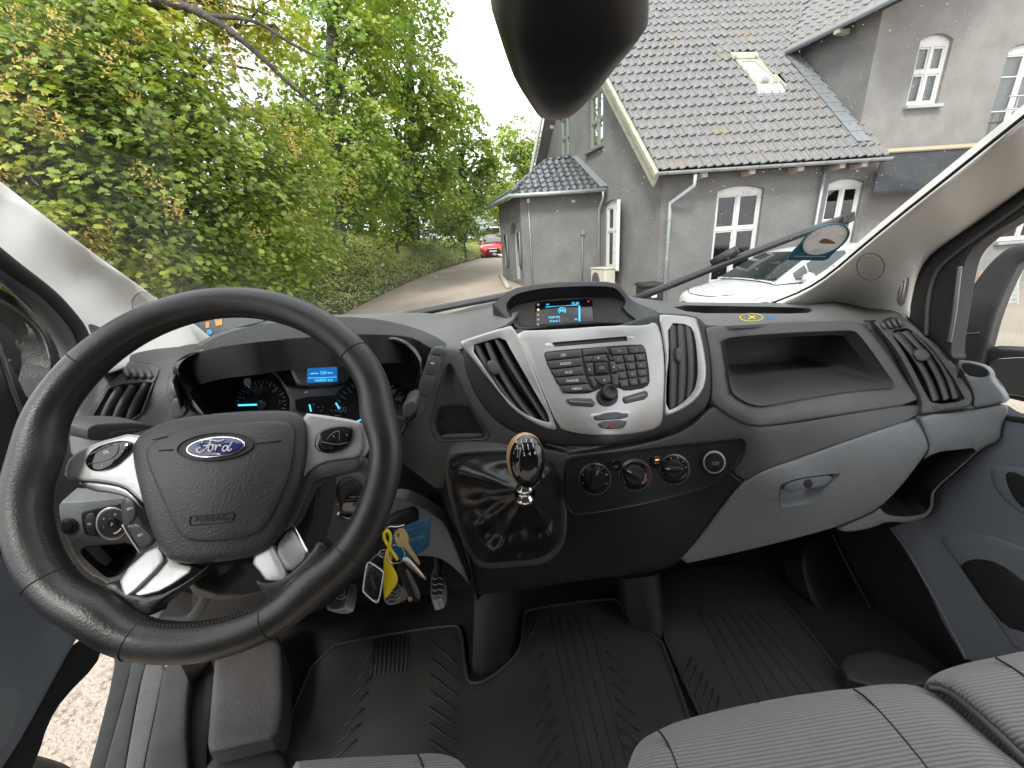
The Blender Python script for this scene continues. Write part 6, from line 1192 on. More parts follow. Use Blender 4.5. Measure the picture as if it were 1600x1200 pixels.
tree('tall light green tree left of the two grey trunks', aty(535, 420, 11.5)*np.array([1, 1, 0])+np.array([0, 0, 2.2]), aty(520, -200, 12), .22,
     [B(520, 60, 12, 1.2), B(490, 150, 11.5, 1.1), B(560, 130, 12, 1.1), B(520, 230, 11.5, 1.2), B(570, 250, 12, 1.1), B(500, 300, 11, 1.0), B(560, 310, 12, .9), B(540, -40, 12.5, 1.2), B(460, 330, 10, .8), B(590, 60, 12.5, .9), B(620, -60, 13, 1.0)], 110, .115, MAPLE, LM2, twig=.34)
tree('tall leafy tree with grey trunk in the middle of the bank', aty(650, 400, 15)*np.array([1, 1, 0])+np.array([0, 0, 2.3]), aty(640, 20, 15.5), .24,
     [B(620, 90, 15, 1.3), B(660, 160, 15.5, 1.2), B(610, 190, 15, 1.3), B(670, 240, 15.5, 1.2), B(615, 290, 15, 1.2), B(690, 190, 16, .9), B(640, 20, 16, 1.1), B(600, -30, 16, 1.3), B(690, 300, 16, 1.1), B(630, 335, 15, .9), B(680, 110, 16.5, .8)], 95, .13, OVAL*np.array([1.5, 1]), LM2, twig=.38)
tree('yellow-green tree where the bank meets the red car', aty(725, 400, 19)*np.array([1, 1, 0])+np.array([0, 0, 2.2]), aty(722, 210, 19.5), .2,
     [B(715, 210, 19, 1.3), B(745, 250, 19.5, 1.1), B(710, 280, 19, 1.3), B(755, 300, 20, 1.1), B(725, 340, 19, 1.2), B(765, 260, 20, .7), B(715, 160, 19.5, .9), B(700, 335, 18, .8)], 80, .15, OVAL*np.array([1.5, 1]), LM2, twig=.4)
tree('far round tree beside the house gable', aty(815, 390, 34)*np.array([1, 1, 0])+np.array([0, 0, 1.6]), aty(815, 220, 34), .3,
     [B(815, 215, 34, 1.9), B(800, 245, 33, 1.5), B(830, 250, 34, 1.7), B(812, 285, 34, 1.8), B(790, 290, 32, 1.3), B(795, 330, 32, 1.6), B(830, 300, 34, 2.0)], 40, .2, OVAL*np.array([1.5, 1]), LM2, twig=.5, branches=False)
tree('distant tree closing the end of the lane', aty(765, 390, 40)*np.array([1, 1, 0])+np.array([0, 0, 1.6]), aty(765, 260, 40), .3, [B(765, 310, 40, 2.4), B(785, 320, 40, 2.2), B(745, 330, 40, 2.4), B(770, 345, 39, 1.6)], 25, .24, OVAL*np.array([1.5, 1]), LM4, twig=.6, branches=False)
tree('dense green tree behind the tall trees on the bank', aty(590, 420, 20)*np.array([1, 1, 0])+np.array([0, 0, 2.4]), aty(590, 100, 21), .2,
     [B(480, 250, 17, 1.4), B(545, 230, 19, 1.4), B(600, 250, 20, 1.5), B(650, 270, 21, 1.4), B(480, 320, 16, 1.4), B(540, 310, 18, 1.5), B(600, 320, 19, 1.5), B(655, 320, 20, 1.4), B(700, 325, 22, 1.3), B(440, 310, 15, 1.3), B(420, 350, 12, 1.0)], 60, .16, OVAL*np.array([1.5, 1]), LM4, twig=.45)
for lab, bl, mt in (('dark leafy shrub at the foot of the maple on the left', [B(440, 400, 7.6, .55), B(470, 360, 8.2, .6), B(430, 450, 7.0, .5), B(490, 410, 8.4, .4), B(462, 455, 7.6, .4), B(395, 440, 6.4, .6), B(500, 370, 9, .5), B(350, 470, 5.6, .6), B(280, 480, 5.2, .6)], LM4),
                    ('bushy green shrub under the tall tree in the middle of the bank', [B(615, 352, 14.5, .5), B(640, 350, 15, .6), B(585, 345, 13.5, .5)], LM4),
                    ('shrub spilling over the bank beside the red car', [B(725, 372, 20, .7), B(700, 366, 18, .75), B(668, 362, 16, .65), B(690, 345, 22, 1.0), B(720, 345, 24, 1.1), B(740, 352, 25, 1.0), B(650, 345, 18, .8)], LM4)):
    c = bl[0][0]; tree(lab, np.array([c[0], c[1], c[2]-.9]), c, .05, bl, 130, .08, OVAL, mt, name='shrub', cat='shrub', group='shrubs on the bank', branches=False, twig=.2)
# ground cover on the bank: arching shoots set with small leaves
n = 15000; ii = RNG.integers(0, ne, n); Cc = []; Nn_ = []
wgt = RNG.random(n); a = RNG.random(n)**.8*3.4; base = np.array([bank_pt(i, np.array(q)) for i, q in zip(ii, a)])
for k in range(7):
    t_ = k/6; dr = -nl[ii]*(.10+.34*t_)+tn[ii]*RNG.normal(0, .08, (n, 1)); P = base+dr*(.8+.4*wgt)[:, None]; P[:, 2] += .20*math.sin(t_*2.3)+.06*RNG.random(n); Cc.append(P); Nn_.append(RNG.normal(size=(n, 3))*.5+np.array([0, 0, 1])-nl[ii]*.5)
gl_ = leaves(np.vstack(Cc), np.vstack(Nn_), .085, OVAL*np.array([.55, 1.35])); tag(fast_mesh('ground_cover', gl_, 6, LM3), 'dense low evergreen ground cover on the bank', 'ground cover', kind='stuff')
# ================================================================ HOUSE
M_wall = pos_noise(material('grey_rendered_wall', (.14, .14, .138), .95), 1.6, (.128, .128, .129), (.188, .186, .182), .3, .7, bump=(55, .5, .02), c3=(14, (.148, .142, .13), .5, .75))
M_wallL = pos_noise(material('pale_grey_render', (.22, .215, .205), .95), 1.8, (.17, .168, .162), (.24, .233, .222), .3, .7, bump=(55, .4, .02))
M_tile = pos_noise(material('grey_clay_tile', (.19, .185, .18), .33), 22, (.115, .113, .114), (.205, .199, .195), .3, .7, bump=(80, .3, .006), c3=(1.7, (.20, .165, .085), .60, .78))
M_tiled = pos_noise(material('glazed_dark_tile', (.06, .065, .07), .25), 14, (.045, .05, .055), (.09, .095, .10), .3, .7)
M_wwood = material('white_painted_wood', (.56, .56, .545), .5, var=(6, (.47, .465, .445), .5, .75))
M_gwood = material('sage_window_paint', (.20, .23, .19), .55)
M_barge = material('weathered_cream_board', (.33, .33, .26), .8, var=[(5, (.24, .25, .19), .45, .65), (40, (.39, .39, .32), .5, .7)])
M_zinc = material('zinc_gutter', (.34, .37, .38), .45, metal=.5, wear=(8, .6), var=(4, (.42, .44, .44), .4, .7))
M_lead = material('lead_flashing', (.20, .215, .23), .55, metal=.2)
M_slate = material('dark_slate_cladding', (.022, .026, .031), .75, spec=.25, var=(3, (.032, .036, .041), .4, .7))
M_room = material('dark_room', (.035, .035, .033), .9)
M_curt = material('pale_curtain', (.42, .46, .44), .9)
M_hw = glass_material('window_glass', (.62, .66, .65), 2.2)
M_pink = material('pinkish_rafter_end', (.48, .40, .37), .8)
AZF, AZG = math.radians(92.5), math.radians(-11); hu = np.array([math.sin(AZF), math.cos(AZF), 0]); hg = np.array([math.sin(AZG), math.cos(AZG), 0]); UP = np.array([0, 0, 1.0])
HCn = aty(1030, 380, 9.55); HC0 = np.array([HCn[0], HCn[1], 0])
fn = np.cross(hu, UP); fn = fn if fn[1] < 0 else -fn          # facade normal, towards the camera
gn = np.cross(hg, UP); gn = gn if gn[0] < 0 else -gn          # gable normal, towards the lane
FacS = plane_skin(HC0, fn); GabS = plane_skin(HC0, gn)
def fu(px, py): P = FacS(px, py)-HC0; return float(P@hu), float(P[2])
def gt(px, py): P = GabS(px, py)-HC0; return float(P[:2]@hg[:2]), float(P[2])
house = thing('house', HC0+hu*3+hg*3, 'dark grey rendered house with tiled roof, gable and white windows on the right', 'house')
SCL_ = 100.0
def wall(name, o, u, outline, holes, mat, parent, nrm, reveal=.14, mat_r=None):
    ol_ = densify(np.array(outline, float)*SCL_, 60); hs = [np.array(h, float)*SCL_ for h in holes]; vo, fo = fill2d(ol_, hs, [], 0)
    V = (o+vo[:, :1]/SCL_*u+vo[:, 1:]/SCL_*UP).tolist(); Fc = [tuple(f) for f in fo]
    for h in hs:
        b = len(V); P = o+h[:, :1]/SCL_*u+h[:, 1:]/SCL_*UP; V += P.tolist()+(P-nrm*reveal).tolist(); n_ = len(h); Fc += [(b+i, b+(i+1) % n_, b+n_+(i+1) % n_, b+n_+i) for i in range(n_)]
    return mk(name, V, Fc, mat, parent, False)
def arch(u0, u1, z0, z1, rise=.10, n=7):
    p = [(u0, z0), (u1, z0)]
    for i in range(n): t_ = i/(n-1); p.append((u1+(u0-u1)*t_, z1+rise*(1-(2*t_-1)**2)))
    return p
def window(o, u, nrm, u0, u1, z0, z1, rise=.1, paint=None, parent=None, split=.62, mull=True, room=True, curtain=None, inset=.10, sill=True, bars=None, fw=.065, open_leaf=False):
    w = part('window', o+u*(u0+u1)/2+UP*z0, parent); paint = paint or M_wwood; oi = o-nrm*inset
    def bar(name, a0, a1, b0, b1, d=.03, push=0.0): obox(name, oi+u*(a0+a1)/2+UP*(b0+b1)/2+nrm*push, u*(a1-a0)/2, nrm*d, UP*(b1-b0)/2, paint, w, .006)
    bar('frame', u0, u0+fw, z0, z1); bar('frame', u1-fw, u1, z0, z1); bar('frame', u0+fw, u1-fw, z0, z0+fw*1.2)
    V = []; hp = arch(u0, u1, z1-.10, z1-.004, rise, 9); P = np.array([oi+u*a+UP*b for a, b in hp]); V = np.vstack([P+nrm*.028, P-nrm*.028]); n_ = len(P); mk('frame_head', V, [tuple(range(n_)), tuple(range(2*n_-1, n_-1, -1))]+[(i, (i+1) % n_, n_+(i+1) % n_, n_+i) for i in range(n_)], paint, w, False)
    zi0, zi1 = z0+fw*1.2, z1-.10; zt = zi0+(zi1-zi0)*split; um = (u0+u1)/2; uu = [(u0+fw, um-.035), (um+.035, u1-fw)] if mull else [(u0+fw, u1-fw)]
    if mull: bar('mullion', um-.035, um+.035, zi0, zi1, .034)
    zz = [(zi0, zt-.035), (zt+.035, zi1)] if split else [(zi0, zi1)]
    if split: bar('transom', u0+fw, um-.035 if mull else u1-fw, zt-.035, zt+.035, .032); mull and bar('transom', um+.035, u1-fw, zt-.035, zt+.035, .032)
    for a0, a1 in uu:
        for b0, b1 in zz:
            sw_ = .035; bar('casement', a0, a0+sw_, b0, b1, .018); bar('casement', a1-sw_, a1, b0, b1, .018); bar('casement', a0+sw_, a1-sw_, b0, b0+sw_, .018); bar('casement', a0+sw_, a1-sw_, b1-sw_, b1, .018)
            q = [oi+u*x+UP*y-nrm*.006 for x, y in ((a0, b0), (a1, b0), (a1, b1), (a0, b1))]; mk('pane', q, [(0, 1, 2, 3)], M_hw, w, False)
    if bars:
        for t_ in bars: bar('glazing_bar', u0+fw, u1-fw, z0+(z1-z0)*t_-.014, z0+(z1-z0)*t_+.014, .016)
    if room:
        q = [oi+u*x+UP*y-nrm*d for d in (.03, .9) for x, y in ((u0, z0), (u1, z0), (u1, z1+rise), (u0, z1+rise))]; mk('room', q, [(4, 5, 6, 7), (0, 1, 5, 4), (1, 2, 6, 5), (2, 3, 7, 6), (3, 0, 4, 7)], curtain or M_room, w, False)
    if curtain:
        for a0, a1 in uu: q = [oi+u*x+UP*y-nrm*.10 for x, y in ((a0-.02, z0), (a1+.02, z0), (a1+.02, z1), (a0-.02, z1))]; mk('curtain', q, [(0, 1, 2, 3)], curtain, w, False)
    if sill: obox('sill', o+u*um+UP*(z0-.035)+nrm*.01, u*((u1-u0)/2+.06), nrm*.10, UP*.035, M_wall if paint is M_gwood else M_zinc, w, .008)
    return w
# --- facade
ez = fu(1200, 262)[1]; uE = fu(1372, 250)[0]
w1 = (fu(1117, 342)[0], fu(1189, 336)[0]); zt1 = fu(1155, 297)[1]; w2 = (fu(1287, 331)[0], fu(1343, 325)[0]); zb1 = zt1-2.15
uw = fu(1349, 330)[0]
wall('wall', HC0, hu, [(0, -.6), (uw, -.6), (uw, ez+.25), (0, ez+.25)], [arch(w1[0], w1[1], zb1, zt1), arch(w2[0], w2[1], zb1, zt1)], M_wall, house, fn)
for a in (w1, w2): window(HC0, hu, fn, a[0], a[1], zb1, zt1, parent=house)
# --- gable
gw = 8.4; zr = ez+gw/2*1.14
def gwin(xl, xr, yt, yb): a = gt(xr, (yt+yb)/2)[0]; b = gt(xl, (yt+yb)/2)[0]; xm = (xl+xr)/2; return a, b, gt(xm, yb)[1], gt(xm, yt)[1]
ga = gwin(944, 968, 318, 420); gb_ = gwin(918, 942, 140, 232); gc = gwin(873, 890, 178, 248)
wall('gable_wall', HC0, hg, [(0, -.6), (gw, -.6), (gw, ez+.1), (gw/2, zr), (0, ez+.1)], [arch(ga[0], ga[1], ga[2], ga[3]), arch(gb_[0], gb_[1], gb_[2], gb_[3], .14), arch(gc[0], gc[1], gc[2], gc[3], .14)], M_wall, house, gn, reveal=.16)
window(HC0, hg, gn, *ga, parent=house); window(HC0, hg, gn, *gb_, rise=.14, paint=M_gwood, parent=house, split=.5, inset=.13, curtain=None); window(HC0, hg, gn, *gc, rise=.14, paint=M_gwood, parent=house, split=.5, inset=.13)
q = HC0+hg*ga[0]+UP*(ga[2]+ga[3])/2; cdn = np.array([*(CAM-q)[:2], 0]); cdn /= np.linalg.norm(cdn); cpn = np.array([-cdn[1], cdn[0], 0]); obox('open_casement', q+cdn*.30-cpn*.04, cdn*.30, cpn*.045, UP*(ga[3]-ga[2])/2, M_wwood, house, .006)
# --- main roof
OV = .38; e0 = HC0-hg*0+fn*OV-hu*.35*0; vr_ = hg+UP*1.14; vr_ /= np.linalg.norm(vr_)
RO = HC0+UP*(ez+.02)+fn*OV+gn*.32*0-hu*.30            # lower left corner of the roof plane
RO = RO-UP*(OV*1.14*0)
rn = np.cross(hu, vr_); rn = rn if rn[2] > 0 else -rn; rn /= np.linalg.norm(rn)
RoofS = plane_skin(RO, rn)
roof = part('roof', RO+hu*3+vr_*3, house)
uR = float((RoofS(1376, 240)-RO)@hu); sT = (gw/2+OV)/ (vr_[:2]@hg[:2])
obox('roof_deck', RO+hu*(uR+.2)/2+vr_*sT/2-rn*.10, hu*(uR+.2)/2, vr_*sT/2, rn*.05, M_slate, roof)
def tile_mesh(w, l, hh, mat):
    pr = [(0, .10), (.10, .80), (.20, 1.0), (.30, .78), (.42, .22), (.62, .05), (.85, .12), (1.06, .62)]; V = []; Fc = []; n_ = len(pr)
    for y, z in ((-.0, 1.0), (1.0, .12)):
        for x, h in pr: V.append((x*w, y*l*1.12, h*hh+z*hh*.55))
    for x, h in pr: V.append((x*w, 0, h*hh+hh*.55-.018))
    for i in range(n_-1): Fc.append((i, i+1, n_+i+1, n_+i)); Fc.append((2*n_+i, 2*n_+i+1, i+1, i))
    me = bpy.data.meshes.new('tile'); me.from_pydata(V, [], Fc); me.update(); me.materials.append(mat); return me, np.array(V), Fc
def lay_tiles(parent, o, u, v, nrm, cols, rows, w, l, hh, mat, keep, limit, name='tile'):
    me, tv, tf = tile_mesh(w, l, hh, mat); spots = []
    for r in range(rows):
        for c in range(cols):
            P = o+u*(c*w)+v*(r*l); ctr = P+u*w/2+v*l/2
            if keep(ctr): spots.append((P, np.linalg.norm(ctr-CAM)))
    spots.sort(key=lambda s: s[1]); Mx = np.stack([u, v, nrm], 1); V = []; Fc = []; wl = np.array(wloc(parent))
    for k, (P, _) in enumerate(spots):
        jit = RNG.normal(0, .004, 3); P = P+jit; a = RNG.normal(0, .012); R_ = Mx@np.array([[math.cos(a), -math.sin(a), 0], [math.sin(a), math.cos(a), 0], [0, 0, 1]])
        if k < limit:
            ob = bpy.data.objects.new(name, me); COL.objects.link(ob); ob.parent = parent
            m4 = Matrix.Identity(4)
            for i in range(3):
                for j in range(3): m4[i][j] = R_[i, j]
                m4[i][3] = P[i]-wl[i]
            ob.matrix_basis = m4
        else: b = len(V); V += (P+tv@R_.T).tolist(); Fc += [tuple(i+b for i in f) for f in tf]
    if V: tag(mk('tile_field', V, Fc, mat, parent, False), kind='stuff')
    return len(spots)
FacW = plane_skin(HC0-fn*.28, fn)
WCu = float((FacW(1345, 190)-HC0)@hu)                                                    # wing corner along the facade
WC0 = HC0-fn*.28+hu*WCu
WSn = -hu; WSS = plane_skin(WC0-hu*.02, np.array([hg[1], -hg[0], 0]))
nW = np.array([hg[1], -hg[0], 0.0]); nW = nW if nW@hu < 0 else -nW
PW = plane_skin(WC0+nW*.38, nW); E1 = PW(1384, 4); we = E1[2]
vw = hu+UP*.95; vw /= np.linalg.norm(vw); wnr = np.cross(hg, vw); wnr = wnr if wnr[2] > 0 else -wnr; wnr /= np.linalg.norm(wnr)
def keep_main(c):
    q = proj(c)
    if q[1] < -40: return False
    d = (c-WC0)@nW; front = (c-WC0)@fn
    if (c-RO)@hu > uR and c[2] < we-.1: return False
    if front < .02 and d < .02 and (c[2] < we-.1 or (c-E1)@wnr < -.15): return False
    if inside(np.array([q]), np.array(zN((255, 262), (362, 258), (480, 385), (490, 425), (372, 430), (350, 395))))[0]: return False
    return True
ntile = lay_tiles(roof, RO+rn*.0, hu, vr_, rn, int((uR+3.5)/.205)+1, int(sT/.335), .205, .335, .058, M_tile, keep_main, 298)
# verge board, gutter, rafter ends, downpipes
def board(name, P0, P1, wdt, thk, dirw, mat, parent): c = (P0+P1)/2; ax = (P1-P0)/2; t_ = np.cross(ax, dirw); t_ /= np.linalg.norm(t_); return obox(name, c, ax, np.asarray(dirw)*wdt/2, t_*thk/2, mat, parent, .005)
dn = -rn
board('verge_board', RO+dn*.14-hu*.02-vr_*.12, RO+vr_*sT+dn*.14-hu*.02, .34, .05, rn, M_barge, house)
board('verge_board', RO+dn*.02-hu*.07-vr_*.12, RO+vr_*sT+dn*.02-hu*.07, .10, .05, rn, M_barge, house)
# far slope of the roof with its verge, seen beyond the gable
vf = -hg+UP*1.14; vf /= np.linalg.norm(vf); RF = HC0+hg*(gw+.35)+UP*(ez+.02-.35*1.14*0)-hu*.30; rnf = np.cross(hu, vf); rnf = rnf if rnf[2] > 0 else -rnf; rnf /= np.linalg.norm(rnf)
obox('roof_deck', RF+hu*4+vf*sT/2-rnf*.05, hu*4, vf*sT/2, rnf*.06, M_tile, roof)
s_we = (we-.1-RO[2])/vr_[2]; obox('roof_deck', RO+hu*(uR+1.9)+vr_*(s_we+sT)/2-rn*.10, hu*1.7, vr_*(sT-s_we)/2, rn*.05, M_slate, roof)
board('verge_board', RF-hu*.12-vf*.1-rnf*.06, RF+vf*sT-hu*.12-rnf*.06, .40, .05, rnf, M_wwood, house)
for k in range(22): obox('verge_tile', RF+vf*(.15+k*.33)+hu*.12+rnf*.05, hu*.10, vf*.16, rnf*.02, M_tile, roof)
GO = RO+UP*(-.03)+fn*.05-hu*.06; GE = GO+hu*(uR+.22)
t_ = np.linspace(math.pi, 2*math.pi, 9); V = []; 
for P in (GO, GE): V += [P+fn*.065*math.cos(a)+UP*.065*math.sin(a) for a in t_]+[P+fn*.058*math.cos(a)+UP*.058*math.sin(a) for a in t_[::-1]]
n_ = 18; mk('gutter', V, [(i, (i+1) % n_, n_+(i+1) % n_, n_+i) for i in range(n_)]+[tuple(range(n_))[::-1], tuple(range(n_, 2*n_))], M_zinc, house, False)
for k in range(11): P = GO+hu*(.25+k*.52); tube('gutter_bracket', [P+fn*.068*math.cos(a)+UP*.068*math.sin(a) for a in np.linspace(math.pi, 2*math.pi, 8)], .006, M_gun, house, 5)
for px in (1090, 1162, 1235, 1297, 1330): a = fu(px, 262)[0]; P = HC0+hu*a+UP*(ez-.10)+fn*.18; obox('rafter_end', P, hu*.07, fn*.17, UP*.055, M_pink, house, .006)
def pipe(pts, r, mat, clips=()):
    p = part('downpipe', pts[-1], house); tube('pipe', np.array(pts), r, mat, p, 12, sm=0)
    for c in clips: tube('clip', [c+np.array([math.cos(a), math.sin(a), 0])*(r+.006) for a in np.linspace(0, 6.283, 12, endpoint=False)], .008, mat, p, 5, closed=True)
a = fu(1073, 262)[0]; A = HC0+hu*a+UP*(ez-.10)+fn*(OV+.04); b = fu(1043, 335)[0]; B1 = HC0+hu*b+fn*.10
zb = fu(1043, 322)[1]; pipe([A, A-UP*.22, B1+UP*(zb+.05), B1+UP*(zb-.15), B1-UP*.5], .045, M_zinc, [B1+UP*(zb-.3), B1+UP*(zb-1.2)])
b = fu(1279, 300)[0]; pipe([HC0+hu*b+fn*.08+UP*(ez-.05), HC0+hu*b+fn*.08-UP*.5], .035, M_zinc)
# skylight
sk_ = part('skylight', RoofS(1185, 120), house)
fo_ = zN((246, 250), (368, 247), (500, 392), (366, 402)); fi_ = zN((292, 283), (356, 283), (470, 384), (372, 388))
panel('frame', fo_, RoofS, M_barge, sk_, off=.10, rnd=0, wall=.14, sm=0, holes=[fi_], hsm=0, grid=0, ds=60)
M_skg = material('skylight_glass', (.25, .29, .31), .03, spec=1.0, coat=1.0); panel('pane', fi_, RoofS, M_skg, sk_, off=.08, rnd=0, wall=0, sm=0, grid=0); panel('lower_rail', zN((366, 402), (500, 392), (492, 428), (372, 432)), RoofS, M_wwood, sk_, off=.10, rnd=0, wall=.05, sm=0, grid=0)
panel('apron_flashing', zN((358, 425), (500, 420), (505, 440), (362, 445)), RoofS, M_lead, sk_, off=.07, rnd=0, wall=.03, sm=0, grid=0); panel('top_cover', zN((240, 240), (370, 240), (372, 268), (252, 270)), RoofS, M_barge, sk_, off=.14, rnd=0, wall=.08, sm=0, grid=0)
# --- projecting wing with its own gable wall
wz = 7.5; uW1 = WCu+9
def fw_(px, py): P = FacW(px, py)-HC0; return float(P@hu), float(P[2])
HW = HC0-fn*.28
wa = (fw_(1428, 110)[0], fw_(1478, 110)[0], fw_(1440, 165)[1], fw_(1465, 62)[1]); wb = (fw_(1556, 150)[0], fw_(1556, 150)[0]+1.15, fw_(1545, 222)[1], fw_(1590, 75)[1]); wc = (fu(1562, 362)[0], fu(1562, 362)[0]+1.3, fu(1562, 378)[1], fu(1562, 378)[1]+1.1)
wing = part('wing', WC0+hu*4, house)
wall('wing_wall', HW, hu, [(WCu, ez-.3), (uW1, ez-.3), (uW1, wz), (WCu, wz)], [arch(wa[0], wa[1], wa[2], wa[3], .12), arch(*wb, .1)], M_wallL, house, fn)
wall('lower_wing_wall', HC0, hu, [(uw, -.6), (uW1+8, -.6), (uW1+8, ez-.02), (uw, ez-.02)], [arch(*wc, .1)], M_wallL, house, fn)
window(HW, hu, fn, *wa, rise=.12, parent=house, split=.55, curtain=M_curt, fw=.07); window(HW, hu, fn, *wb, parent=house, split=.0, bars=(.35, .72), curtain=M_curt); window(HC0, hu, fn, *wc, parent=house)
for k, dz in enumerate((.55, .80)): tube('balcony_rail', [HC0+hu*(wb[0]-.3)+fn*.22+UP*(wb[2]+dz), HC0+hu*(wb[1]+.3)+fn*.22+UP*(wb[2]+dz)], .016, M_zinc, house, 8)
for k in range(9): x = wb[0]-.25+k*.2; tube('baluster', [HC0+hu*x+fn*.22+UP*(wb[2]+.1), HC0+hu*x+fn*.22+UP*(wb[2]+.8)], .008, M_zinc, house, 6)
wall('wing_side_wall', WC0, hg, [(0, ez-.4), (6, ez-.4), (6, we+.3), (0, we+.3)], [], M_wall, house, nW)
# lead flashing along the wing wall, on the roof
Lp = (WC0-RO); s0 = .45
def on_roof(uu_, ss, h=.05): return RO+hu*uu_+vr_*ss+rn*h
uF = WCu+.30
for k in range(13):
    a0 = .45+k*.34
    if on_roof(uF, a0)[2] > we-.15: break
    Q = [on_roof(uF-.30+.0, a0, .075), on_roof(uF+.02, a0, .075), on_roof(uF+.02, a0+.36, .065), on_roof(uF-.30, a0+.36, .065)]; Q = [p-rn*.0 for p in Q]; mk('flashing', Q+[p-rn*.03 for p in Q], [(0, 1, 2, 3), (7, 6, 5, 4), (0, 4, 5, 1), (1, 5, 6, 2), (2, 6, 7, 3), (3, 7, 4, 0)], M_lead, roof, False)
# wing roof over the side wall
best = min(np.linspace(.5, 8, 300), key=lambda s: np.hypot(*(proj(E1+hg*s)-np.array([1213, 77])))); E2 = E1+hg*best
vw = hu+UP*.95; vw /= np.linalg.norm(vw); wnr = np.cross(hg, vw); wnr = wnr if wnr[2] > 0 else -wnr; wnr /= np.linalg.norm(wnr)
F1 = E1-hg*1.0
obox('wing_roof_deck', F1+hg*4+vw*2.2-wnr*.07, hg*4, vw*2.2, wnr*.05, M_slate, roof)
lay_tiles(roof, F1+wnr*.0+hg*0, hg, vw, wnr, 38, 9, .205, .335, .042, M_tile, lambda c: (proj(c)[1] > -60 and ((c-RO)@rn) > .02), 0)
tube('wing_gutter', [F1-UP*.02+nW*.05, E2+hg*.2-UP*.02+nW*.05], .06, M_lead, house, 10)
for s in (1.3, 2.9, 4.4): P = E1+hg*(s-.4)-UP*.10-nW*.10; obox('rafter_end', P, hg*.06, nW*.18, UP*.05, M_barge, house, .005)
mk('soffit', [F1-UP*.08, E2+hg*.3-UP*.08, E2+hg*.3-nW*.5+UP*.25, F1-nW*.5+UP*.25], [(0, 1, 2, 3)], M_slate, house, False)
obox('verge_end', E1-hg*.0+UP*.10+fn*.0-hg*.8, hu*.9, hg*.05, UP*.05, M_wwood, house)
# dark slate canopy along the wing wall and its batten
FacO = plane_skin(HC0+fn*.55, fn); c1 = FacS(1380, 240); c2 = FacS(1640, 200); c3 = FacO(1640, 285); c4 = FacO(1364, 300)
c2 = np.array([*(c1+hu*6)[:2], c1[2]]); c3 = np.array([*(c4+hu*6)[:2], c4[2]])
mk('canopy', [c1, c2, c3, c4, c1-UP*.12, c2-UP*.12, c3-UP*.06, c4-UP*.06], [(0, 3, 2, 1), (4, 5, 6, 7), (3, 7, 6, 2), (0, 4, 7, 3), (1, 2, 6, 5)], M_slate, house, False)
obox('batten', c1+hu*2.2+UP*.05+fn*.03, hu*2.3, fn*.03, UP*.035, material('tan_batten', (.45, .36, .24), .8), house)
# --- porch bay on the lane side
tB = gt(941, 360)[0]; BO = HC0+hg*tB; bu = -hu                       # bay side wall runs out from the gable
bayS = plane_skin(BO, fn); bl = float((bayS(817, 400)-BO)@bu); BC = BO+bu*bl
bS2 = plane_skin(BC, gn); t2 = float((bS2(785, 400)-BC)[:2]@hg[:2]); t2 = min(max(t2, 1.5), 6.0)
zbe = float(bayS(880, 300)[2])
bay = part('porch', BC+hg, house)
wall('porch_wall', BO, bu, [(0, -.6), (bl, -.6), (bl, zbe), (0, zbe)], [], M_wall, house, fn)
def bt(px, py): P = bS2(px, py)-BC; return float(P[:2]@hg[:2]), float(P[2])
dA, dB_ = bt(811, 380)[0], bt(797, 380)[0]; zd0, zd1 = bt(806, 437)[1], bt(800, 348)[1]
s1 = (bt(814.5, 390)[0], bt(810.5, 390)[0]); s2 = (bt(794, 380)[0], bt(789.5, 380)[0])
def garch(a0, a1, z0, z1, n=9): p = [(a0, z0), (a1, z0)]; m = (a0+a1)/2; return p+[(m+(a1-m)*math.cos(q), z1-(a1-a0)*.6+(a1-a0)*.6*math.sin(q)) for q in np.linspace(0, math.pi, n)]
holes_ = [garch(dA+.05, dB_, zd0, zd1), ]
wall('porch_front', BC, hg, [(0, -.6), (t2, -.6), (t2, zbe), (0, zbe)], holes_, M_wall, house, gn, reveal=.25)
m_ = (dA+dB_)/2; door = part('porch_door', BC+hg*m_, house); obox('leaf', BC+hg*m_-gn*.20+UP*(zd0+zd1)/2, hg*(dB_-dA)/2, gn*.02, UP*(zd1-zd0)/2, M_wwood, door)
for s in (s1, s2): c = BC+hg*(s[0]+s[1])/2+UP*(bt(810, 390)[1]); sl = part('slit_window', c, house); obox('pane', c+gn*.01, hg*abs(s[1]-s[0])*.30, gn*.012, UP*.52, M_gloss, sl); tube('surround', [c+gn*.03+hg*abs(s[1]-s[0])*.45*x+UP*z for x, z in ((-1, -.5), (-1, .5), (1, .5), (1, -.5))], .03, M_lead, sl, 6, closed=True)
obox('porch_wall_back', BC+hg*t2+hu*bl/2+UP*(zbe-.6)/2, hu*bl/2, hg*.05, UP*(zbe+.6)/2, M_wall, house)
ov = .28; zE = zbe-.02; ZE = lambda px, py: atz(px, py, zE)
R1 = np.array([*(BO+fn*ov)[:2], zE]); R2 = np.array([*(BC+bu*ov+fn*ov)[:2], zE]); R3 = np.array([*(BC+bu*ov+hg*(t2+ov))[:2], zE]); T1 = GabS(901, 247); T2 = atz(855, 254, T1[2])
proof = part('porch_roof', (R1+R2)/2, house)
mk('deck', [R1, R2, R3, T2, T1, R1-UP*.08, R2-UP*.08, R3-UP*.08], [(0, 1, 3, 4), (1, 2, 3), (0, 5, 6, 1), (1, 6, 7, 2), (2, 4, 3)], M_slate, proof, False)
bv = T1-R1; bv -= hu*(bv@hu); bl2 = np.linalg.norm(bv); bv /= bl2; bnr = np.cross(hu, bv); bnr = bnr if bnr[2] > 0 else -bnr; bnr /= np.linalg.norm(bnr)
tri_px = np.array([proj(p) for p in (R1, R2, T2, T1)])
